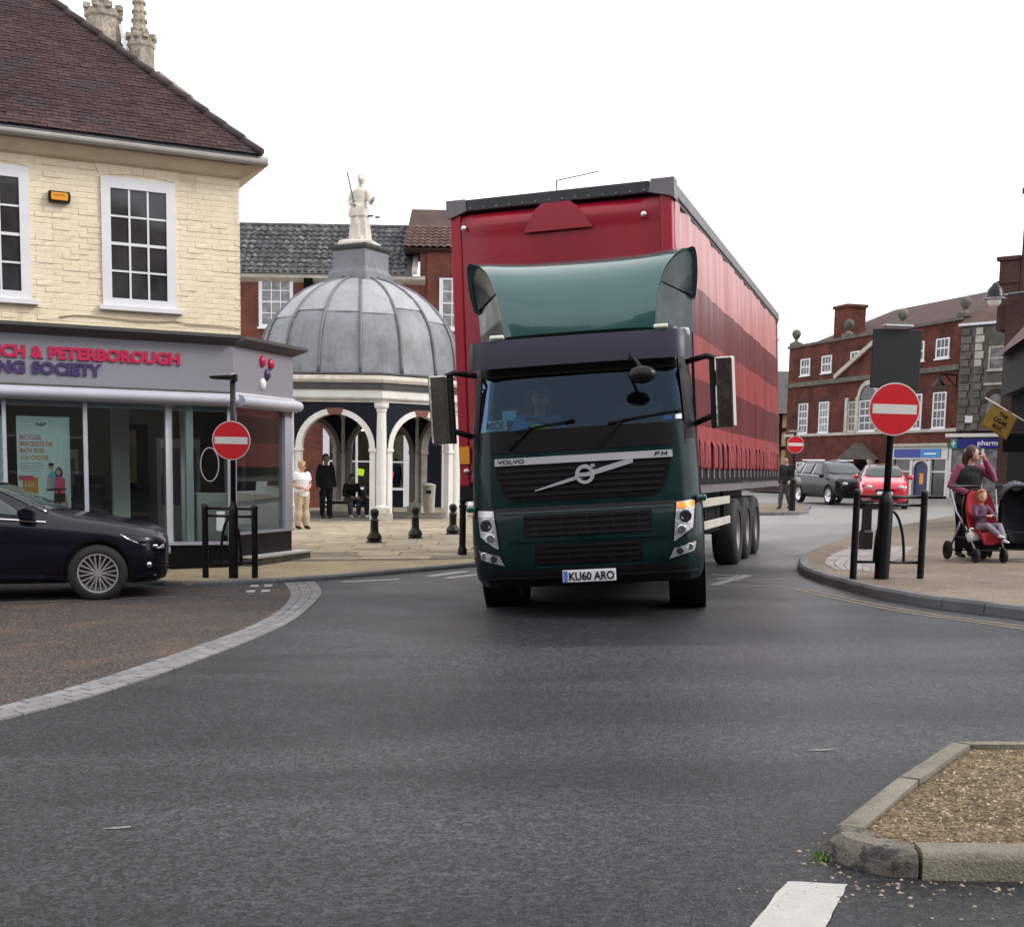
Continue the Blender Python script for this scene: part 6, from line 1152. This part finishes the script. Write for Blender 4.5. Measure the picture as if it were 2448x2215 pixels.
for s in (-1, 1):
    MB().ell((s*(hsx(.20,.42)+.004), .22, .415), (.02,.035,.035), 10, 6).build('fog_lamp', M['reflector'], hc, smooth=True)
    mm = MB(); mm.loft([[(s*(.86+dx), y, z) for y, z in ((1.42,.95),(1.42,1.05),(1.52,1.08),(1.60,1.05),(1.60,.95),(1.50,.92))] for dx in (.0,.05,.16,.20)]); o = mm.build('door_mirror', M['navy_paint'], hc, bevel=.02); MB().box(*sorted((s*.90,s*1.05)),1.43,1.50,1.081,1.09).build('mirror_lamp', M['chrome'], o)
    MB().slab(lambda u, v: (s*(hsx(lerp(1.35,3.0,u),.30)+.012), lerp(1.35,3.0,u), .27+.05*v), 8, 1, (-s*.02,0,0)).build('sill_trim', M['navy_paint'], hc)
for k in range(5): MB().box(-.45,.45,-.012-.003*k,.02,.34+.045*k,.36+.045*k).build('grille_bar', M['silver'] if k == 4 else M['dkplastic'], hc)
MB().loft([[(x, .03+.35*abs(x)**2.2-.045, z) for z in (.285,.315)]+[(x, .03+.35*abs(x)**2.2+.03, z) for z in (.315,.285)] for x in [lerp(-.72,.72,k/16) for k in range(17)]]).build('chin_spoiler', M['silver'], hc)
# dark estate car, far right
sv = [(0,.40,.78,.86,.55,.66,.50),(.08,.30,.84,.95,.70,.80,.62),(.30,.26,.92,1.03,.80,.90,.72),(.9,.26,1.0,1.10,.82,.92,.74),(1.2,.26,1.03,1.15,.82,.92,.74),(1.65,.26,1.06,1.45,.82,.92,.66),(2.0,.26,1.08,1.62,.82,.92,.64),(2.6,.26,1.10,1.68,.82,.92,.63),(3.6,.26,1.13,1.66,.82,.92,.62),(4.2,.30,1.15,1.50,.82,.90,.62),(4.5,.42,1.05,1.15,.7,.82,.6)]
M['slate_paint'] = mat('dark_slate_car_paint', (.004,.007,.010), .3, spec=.3, coat=.25); M['red_paint'] = mat('bright_red_car_paint', (.52,.008,.028), .28, coat=1.0)
c2, b2, r2, K2, s2 = car('estate_car', 'dark slate four-wheel-drive car facing right beside the red car', (13.05,46.6,gz(12.6)), 12, sv, M['slate_paint'], (.92,3.55), .36, [(1.5,2.45,1.85,2.45),(2.55,3.4,2.55,3.4),(3.5,4.05,3.5,3.9)], (1.18,1.98))
ct_ = [(0,.36,.70,.76,.50,.60,.46),(.06,.26,.76,.84,.64,.72,.56),(.25,.22,.84,.93,.72,.79,.64),(.6,.22,.92,1.02,.74,.82,.68),(.85,.22,.96,1.08,.74,.83,.68),(1.3,.22,1.0,1.38,.74,.83,.62),(1.65,.22,1.02,1.50,.74,.83,.58),(2.3,.22,1.05,1.54,.74,.83,.57),(3.0,.22,1.07,1.50,.74,.82,.56),(3.4,.30,1.05,1.30,.72,.80,.55),(3.55,.40,.95,1.0,.6,.7,.5)]
c3, b3, r3, K3, s3 = car('small_red_car', 'small red hatchback car facing the camera by the far shops', (12.68,42.4,gz(12.7)), -13, ct_, M['red_paint'], (.70,2.95), .29, [(1.15,1.9,1.5,1.9),(2.0,2.9,2.0,2.75)], (.82,1.62))
for c, K_, zb, zt, wd, mp_, mw in ((c2, K2, .66, .90, .62, M['slate_paint'], .95), (c3, K3, .60, .86, .50, M['red_paint'], .84)):
    for s in (-1, 1):
        MB().ell((s*(wd+.02), .10, (zb+zt)/2+.02), (.13,.14,.085), 14, 8).build('headlight', M['lens'], c, smooth=True, rot=(0,0,0))
        MB().ell((s*(mw+.08), K_(1.3,0) if False else 1.28, 1.10), (.11,.08,.09), 10, 8).build('door_mirror', mp_, c, smooth=True)
    MB().box(-wd*.62,wd*.62,-.03,.05,zb-.02,zb+.08).build('grille', M['grille'], c, bevel=.01); MB().box(-wd*.9,wd*.9,-.015,.06,.32,.50).build('lower_intake', M['grille'], c, bevel=.02); MB().box(-.26,.26,-.045,-.03,.50,.61).build('number_plate', col_mat('plate_white', (.68,.68,.70), .35), c)
for s in (-1, 1): MB().bar((s*.60,1.95,1.70),(s*.60,3.9,1.70),.03,.03).build('roof_rail', M['chrome'], c2)

# ---------------------------------------------------------------- no-entry signs and guard rails
def disc(parent, z, r, y):
    f = lambda rr, n=48: [(rr*math.cos(2*math.pi*k/n), z+rr*math.sin(2*math.pi*k/n)) for k in range(n)]
    d = MB().prism(f(r), y, y+.012, 'y').build('sign_plate', M['sign_white'], parent); MB().prism(f(r*.955), y-.003, y-.0005, 'y').build('red_disc', M['sign_red'], d)
    w, h = r*.86, r*.18; MB().prism([(-w,z-h),(w,z-h),(w,z+h),(-w,z+h)], y-.006, y-.0035, 'y').build('white_bar', M['sign_white'], d); return d
def guard(label, loc, rotz, half_l, half_r, h, rails, low, arch, tilt=0):
    g = thing('guard_rail', label, 'guard rail', loc, rotz)
    for x in (-half_l, half_r):
        MB().tube([(x,0,-.1),(x,0,h)], .042, 12).build('post', M['black'], g, smooth=40); MB().lathe([(.046,h-.03),(.046,h+.005),(.035,h+.02),(.01,h+.028)], 12, (x,0,0)).build('post_cap', M['black'], g, smooth=40)
    for z in rails+[low]: MB().tube([(-half_l,0,z),(half_r,0,z)], .018, 8).build('rail', M['black'], g, smooth=True)
    a0, a1, ax, az = arch; P = [(ax-(ax-a0)*math.cos(math.pi*k/16*.5)**.9 if k < 16 else ax, 0, low+(az-low)*math.sin(math.pi*k/32)) for k in range(17)]; Q = [(ax+(a1-ax)*math.cos(math.pi*k/32)**.9, 0, low+(az-low)*math.sin(math.pi*k/32)) for k in range(16, -1, -1)]
    MB().tube(P+Q[1:], .018, 8).build('hoop', M['black'], g, smooth=True); return g
zr = gz(4.52)+PV
sr = thing('no_entry_sign', 'large no-entry sign with black backing board on the right pavement', 'sign', (4.53,15.11,zr), 3, rot=(0,R(.6),R(3)))
MB().lathe([(.088,-.1),(.088,.92),(.082,.97),(.06,1.02),(.048,1.06)], 18).build('post_base', M['black'], sr, smooth=40); MB().tube([(0,0,1.05),(0,0,2.98)], .042, 14).build('pole', M['black'], sr, smooth=True)
disc(sr, 2.05, .315, -.09); MB().box(-.30,.30,-.045,-.02,2.30,3.00).build('backing_board', col_mat('matt_black_board', (.010,.010,.010), .6), sr, bevel=.008)
for z in (2.45,2.85): MB().box(-.06,.06,-.022,.06,z-.025,z+.025).build('clamp', M['black'], sr)
MB().box(-.17,.17,-.09,.05,3.015,3.05).build('lamp_top', M['steel'], sr, bevel=.012)
guard('black guard rail with hoop around the right no-entry sign', (4.6,15.13,zr), 3, .42, .42, 1.06, [1.0,.90], .20, (-.17,.20,-.02,.84))
zl = gz(-3.66)+PL
sl = thing('no_entry_sign', 'no-entry sign on a lamp-topped black post by the corner shop', 'sign', (-3.66,16.12,zl), rot=(0,R(.3),R(-4)))
MB().lathe([(.062,-.1),(.062,.86),(.055,.92),(.040,.96),(.036,1.0)], 16).build('post_base', M['black'], sl, smooth=40); MB().tube([(0,0,.98),(0,0,2.58)], .036, 12).build('pole', M['black'], sl, smooth=True)
disc(sl, 1.78, .25, -.08); MB().loft([[(x, -.05, z0), (x, .05, z0), (x, .05, z1), (x, -.05, z1)] for x, z0, z1 in ((-.30,2.575,2.595),(-.26,2.56,2.60),(.0,2.55,2.615),(.05,2.53,2.63))]).build('lamp_head', M['black'], sl, bevel=.006); MB().lathe([(.05,2.55),(.05,2.62),(.03,2.635),(.005,2.637)], 12).build('lamp_cap', M['steel'], sl)
guard('black guard rail with hoop around the left no-entry sign', (-3.68,16.15,zl), -4, .36, .30, .93, [.90,.80], .20, (-.15,.12,-.02,.78))
fs_ = thing('no_entry_sign', 'distant no-entry sign on a thin pole beyond the lorry', 'sign', (8.74,38.9,gz(8.74)+.09), 6)
MB().lathe([(.10,-.1),(.10,.95),(.06,1.05)], 12).build('post_base', M['black'], fs_); MB().tube([(0,0,1.0),(0,0,2.4)], .045, 10).build('pole', M['black'], fs_); disc(fs_, 2.06, .27, -.08); MB().box(-.22,.20,-.12,.08,2.44,2.49).build('lamp_head', M['steel'], fs_, bevel=.01)
# ---------------------------------------------------------------- bollards, bin
bprof = [(.155,-.03),(.155,.03),(.13,.05),(.15,.09),(.125,.15),(.085,.20),(.08,.24),(.075,.40),(.085,.43),(.06,.46),(.055,.49),(.075,.52),(.085,.565),(.08,.61),(.055,.64),(.01,.655)]
def bollard(label, x, y):
    b = thing('bollard', label, 'bollard', (x, y, gz(x)+PL), 20, 'cast-iron ball-top bollards on the square')
    MB().lathe(bprof[:11], 8).build('pedestal', M['black'], b, smooth=30); MB().lathe(bprof[10:], 16).build('ball_top', M['black'], b, smooth=40); return b
bollard('black ball-top bollard nearest the woman in white', -2.64, 23.47); bollard('middle black ball-top bollard of the three', -1.97, 24.81); bollard('black ball-top bollard closest to the lorry cab', -1.29, 26.31)
pb = thing('post_bollard', 'slim black post bollard right beside the lorry cab', 'bollard', (-.83,20.17,gz(-.83)+PL), 0)
MB().tube([(0,0,-.05),(0,0,.80)], .055, 14).lathe([(.075,-.02),(.075,.10),(.058,.13)], 14).build('shaft', M['black'], pb, smooth=40); MB().lathe([(.07,.78),(.07,.81),(.04,.83),(.06,.87),(.05,.92),(.01,.94)], 14).build('finial', M['black'], pb, smooth=40)
rb = thing('square_bollard', 'plain black bollard behind the right guard rail', 'bollard', (5.84,20.46,gz(5.84)+PV), 10)
MB().loft([[(-h,-h,z),(h,-h,z),(h,h,z),(-h,h,z)] for h, z in ((.085,-.05),(.085,.28),(.062,.32),(.058,.74),(.062,.76))]).build('shaft', M['black'], rb); MB().loft([[(-h,-h,z),(h,-h,z),(h,h,z),(-h,h,z)] for h, z in ((.070,.761),(.070,.80),(.03,.83))]).build('cap', M['black'], rb)
bn = thing('litter_bin', 'cream litter bin under the market cross arches', 'bin', (-2.62,38.2,gz(-2.6)+PL+.03), 0)
MB().loft([ering((0,0,0),.17,.15,20), ering((0,0,.78),.20,.17,20), ering((0,0,.82),.21,.18,20)]).build('drum', M['stone_pale'], bn, smooth=40); MB().loft([ering((0,0,.822),.215,.185,20), ering((0,0,.86),.19,.16,20), ering((0,0,.90),.05,.05,20)]).build('lid', M['stone_pale'], bn, smooth=40); MB().box(-.08,.08,-.19,-.17,.58,.68).build('slot', M['black'], bn)
# ---------------------------------------------------------------- people
tanc, blond = col_mat('beige_trousers', (.42,.34,.24)), col_mat('blonde_hair', (.36,.21,.08), .6)
ladyz = gz(-4.9)+PL+.012
person('woman in white t-shirt and beige trousers standing before the market cross', (-4.90,28.6,ladyz), 38, 1.57, dict(ell=(-.15,.03,.64), elr=(.15,.03,.64), wrl=(-.035,-.12,.60), wrr=(.035,-.125,.595), knl=(-.06,-.005,.285), anl=(-.065,.02,.045), anr=(.06,-.02,.045)),
       top=col_mat('white_cotton', (.66,.66,.72)), sleeve=.55, bottom=tanc, shoes=M['timber'], hair=blond, look=35, flare=1.45, girth=1.12, glasses=True, fist=dict(l=.8, r=.8))
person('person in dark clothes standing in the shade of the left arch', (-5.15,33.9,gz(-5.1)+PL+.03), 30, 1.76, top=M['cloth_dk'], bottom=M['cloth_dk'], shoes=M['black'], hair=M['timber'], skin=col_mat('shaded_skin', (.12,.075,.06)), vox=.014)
SEAT = dict(pel=(0,0,.27), waist=(0,-.01,.34), chest=(0,-.05,.46), neck=(0,-.09,.545), head=(0,-.12,.635), shl=(-.105,-.07,.52), shr=(.105,-.07,.52), ell=(-.14,-.12,.37), elr=(.14,-.12,.37), wrl=(-.06,-.25,.34), wrr=(.06,-.25,.34), hil=(-.055,0,.26), hir=(.055,0,.26), knl=(-.075,-.245,.285), knr=(.075,-.245,.285), anl=(-.07,-.25,.045), anr=(.08,-.20,.045))
ben = thing('bench', 'dark bench inside the market cross', 'bench', (-4.35,35.1,gz(-4.35)+PL+.03), 12)
MB().box(-1.0,1.0,-.2,.25,.36,.42).build('seat', M['timber'], ben, bevel=.01); 
for x in (-.85,.85): MB().box(x-.05,x+.05,-.18,.22,0,.36).build('leg', M['timber'], ben)
person('person in dark coat sitting on the left of the bench under the arches', (-4.62,34.9,gz(-4.6)+PL+.02), 25, 1.72, SEAT, top=M['cloth_dk'], bottom=col_mat('dark_jeans', (.014,.016,.026)), shoes=col_mat('grey_trainers', (.25,.25,.24)), hair=M['timber'], skin=M['shaded_skin'], vox=.014)
person('person in dark coat sitting on the right of the bench leaning forward', (-3.95,34.98,gz(-4)+PL+.02), -5, 1.72, dict(SEAT, head=(.02,-.16,.60), anl=(-.05,-.32,.045), anr=(.10,-.16,.045)), top=col_mat('charcoal_coat', (.02,.02,.024)), bottom=M['cloth_dk'], shoes=M['grey_trainers'], hair=M['cloth_dk'], skin=M['shaded_skin'], vox=.014)
person('person in brown coat standing behind the bench in the market cross', (-4.15,36.6,gz(-4.1)+PL+.03), 40, 1.7, top=col_mat('brown_coat', (.05,.04,.032)), bottom=M['cloth_dk'], shoes=M['black'], hair=M['timber'], skin=M['shaded_skin'], vox=.014)
person('pedestrian in dark jacket with grey bag behind the trailer', (8.82,40.3,gz(8.8)+.09), -40, 1.72, dict(anl=(-.06,-.08,.05), knl=(-.06,-.06,.285), anr=(.06,.10,.06), wrr=(.13,-.10,.53)), top=col_mat('black_jacket', (.010,.010,.011)), bottom=col_mat('grey_trousers', (.06,.055,.055)), shoes=M['black'], hair=M['timber'], vox=.014)
bagp = thing('shoulder_bag', 'grey bag carried by the pedestrian behind the trailer', 'bag', (9.08,40.1,gz(9)+.09+.80), 10)
MB().loft([ering((0,0,0),.17,.06), ering((0,0,.12),.20,.08), ering((0,0,.24),.15,.05)]).build('pouch', col_mat('grey_canvas', (.22,.22,.23)), bagp, smooth=True); MB().tube([(-.12,0,.23),(-.10,.0,.45),(-.02,.02,.58),(.06,0,.45),(.11,0,.23)], .012, 6).build('strap', M['black'], bagp)
# lorry driver
from mathutils import Euler
LM = Matrix.Translation(lorry.location) @ Euler(lorry.rotation_euler).to_matrix().to_4x4()
dl = LM @ Vector((-.55, 1.06, 1.20))
person('lorry driver in blue shirt behind the windscreen', dl, -7.5, 1.76, dict(pel=(0,0,.19), waist=(0,0,.27), chest=(0,-.02,.40), neck=(0,-.03,.49), head=(0,-.05,.59), shl=(-.105,-.02,.465), shr=(.105,-.02,.465), ell=(-.15,-.10,.34), elr=(.15,-.10,.34), wrl=(-.11,-.20,.40), wrr=(.11,-.20,.40), hil=(-.052,0,.18), hir=(.052,0,.18), knl=(-.07,-.16,.20), knr=(.07,-.16,.20), anl=(-.06,-.20,.05), anr=(.06,-.20,.05)),
       top=col_mat('blue_work_shirt', (.08,.20,.45)), sleeve=.6, bottom=M['cloth_dk'], hair=col_mat('grey_hair', (.18,.16,.14)), fist=dict(l=.9, r=.9))
# woman with pushchair
wz_ = gz(6.85)+PV
person('woman in pink sleeves and black body warmer behind the red pushchair', (6.82,18.62,wz_), 8, 1.67, dict(ell=(-.165,.02,.635), wrl=(-.055,-.115,.575), elr=(.215,-.05,.70), wrr=(.075,-.115,.875), head=(.01,-.02,.925)),
       top=col_mat('pink_jersey', (.27,.055,.12)), bottom=M['cloth_dk'], shoes=M['black'], hair=col_mat('brown_hair', (.045,.025,.018), .6), hairlen=.07, look=62, girth=1.12, vest=col_mat('black_gilet', (.010,.010,.011)), glasses=True, fist=dict(l=.9, r=.6))
hood = MB().loft([ering((0,0,0),.13,.10), ering((0,.02,.06),.16,.12), ering((0,.05,.10),.12,.08)]); 
def pushchair(label, loc, rotz, seatm, hoodm=None):
    p = thing('pushchair', label, 'pushchair', loc, rotz); fm = M['black']; p.scale = (.88, .92, 1.0)
    for s in (-1, 1):
        MB().tube([(s*.27,.52,1.02),(s*.27,.30,.70),(s*.26,-.02,.48),(s*.24,-.32,.16)], .016, 8).build('frame_tube', M['black'] if s > 0 else M['steel'], p, smooth=True); MB().tube([(s*.27,.14,.56),(s*.30,.40,.13)], .016, 8).build('rear_strut', M['steel'] if s < 0 else fm, p, smooth=True)
        tyre(p, (s*.32,.42,.135), .135, .06, .075, M['dkplastic'], nm='rear_wheel'); tyre(p, (s*.24,-.34,.10), .10, .07, .05, M['dkplastic'], nm='front_wheel')
    MB().tube([(-.27,.52,1.02),(-.25,.56,1.07),(.25,.56,1.07),(.27,.52,1.02)], .019, 8).build('handle', fm, p, smooth=True)
    MB().tube([(-.30,.42,.135),(.30,.42,.135)], .012, 8).build('axle', fm, p); MB().tube([(-.24,-.30,.17),(.24,-.30,.17)], .012, 8).build('axle', fm, p)
    def shell(u, v):
        s = 2*u-1; prof = interp(v, [0,.18,.42,.55,1], [0,.05,.0,0,0]); y = interp(v, [0,.22,.48,.62,1], [-.30,-.26,.0,.08,.24]); z = interp(v, [0,.22,.48,.62,1], [.26,.42,.42,.55,1.0]); w = interp(v, [0,.15,.5,.8,.93,1], [.15,.22,.25,.245,.19,.09]); return (s*w, y-.10*abs(s)**3, z+.05*abs(s)**3)
    MB().slab(shell, 14, 24, (0,.03,-.02)).build('seat', seatm, p, smooth=50); MB().slab(lambda u, v: (lambda q: (q[0]*1.16, q[1]+.035, q[2]-.02))(shell(u, .40+.60*v)), 10, 8, (0,.03,-.02)).build('seat_back', fm, p, smooth=50)
    MB().loft([[(-.22,-.22,.16),(.22,-.22,.16),(.25,-.26,.30),(-.25,-.26,.30)],[(-.24,.32,.18),(.24,.32,.18),(.27,.36,.34),(-.27,.36,.34)]]).build('basket', M['cloth_dk'], p, bevel=.02)
    if hoodm: MB().slab(lambda u, v: (.25*math.cos(math.pi*u), lerp(.30,-.02,v), .92+.22*math.sin(math.pi*u)-.05*v), 12, 5, (0,.01,.01)).build('hood', hoodm, p, smooth=True)
    return p
pushchair('red pushchair with a child in it on the right pavement', (6.74,17.85,gz(6.74)+PV), 8, col_mat('red_seat_cloth', (.30,.008,.016)))
bag2 = thing('carrier_bag', 'white plastic bag in the basket of the red pushchair', 'bag', (6.60,17.72,gz(6.6)+PV+.26), 0); MB().ell((0,0,.10), (.10,.09,.11), 10, 7).ell((-.03,.0,.17), (.05,.05,.06), 8, 6).build('bag', col_mat('white_plastic', (.8,.8,.8), .5, bump=[(25,.8)]), bag2, smooth=True)
pushchair('black pushchair at the right edge next to the red one', (7.32,18.0,gz(7.32)+PV), -12, M['cloth_dk'], col_mat('spotted_hood', (.03,.035,.05), spots=[(30,.64,.03,(.6,.6,.65),.9)]))
person('small child with ginger hair sitting in the red pushchair', (6.75,17.80,gz(6.75)+PV+.33), 14, .96, dict(pel=(0,.02,.16), waist=(0,.05,.26), chest=(0,.07,.40), neck=(-.01,.06,.50), head=(-.02,.03,.63), shl=(-.11,.06,.46), shr=(.11,.06,.46), ell=(-.15,-.05,.33), elr=(.15,-.05,.33), wrl=(-.05,-.16,.34), wrr=(.03,-.17,.35), hil=(-.06,0,.15), hir=(.06,0,.15), knl=(-.08,-.24,.20), knr=(.14,-.22,.20), anl=(.03,-.38,.07), anr=(.10,-.40,.0)),
       top=col_mat('plum_top', (.10,.04,.09)), bottom=col_mat('grey_leggings', (.20,.18,.22)), shoes=col_mat('pale_socks', (.62,.60,.66)), hair=col_mat('ginger_hair', (.30,.12,.05), .6), hk=1.4, look=-18, vox=.008, cat='child')
# ---------------------------------------------------------------- houses added out of view behind the photographer, to shade the junction and fill reflections
random.seed(44)
for k, (x0, w, h, bm_) in enumerate(((-30,14,8.6,'brick_dk'),(-16,11,9.4,'stone_grey'),(-5,12,8.8,'brick_dk'),(7,12,9.6,'stone_grey'),(19,14,8.8,'brick_dk'))):
    hs_ = thing('unseen_house', ['wide brown brick','tall grey stone','plain brown brick','large grey stone','end brown brick'][k]+' house added unseen behind the photographer', 'house', (x0+w, -13.0, 0), 180)
    B('wall', M[bm_], hs_, .01, w-.01, 0, 8, -.6, h); MB().prism([(-.3,h),(4,h+3.4),(8.3,h)], 0, w, 'x').build('roof', M['red_tile'], hs_)
    for r in range(3):
        for c in range(int(w/2.4)):
            xx = 1.2+c*2.4
            if r == 0 and c % 3 == 1: B('door', M['darkshop'], hs_, xx-.5, xx+.5, -.05, -.002, 0, 2.1)
            else: MB().box(xx-.55,xx+.55,-.04,-.002,.9+r*2.9,2.4+r*2.9).build('window', M['white'], hs_); MB().box(xx-.46,xx+.46,-.06,-.042,.99+r*2.9,2.31+r*2.9).build('pane', M['winglass'], hs_)
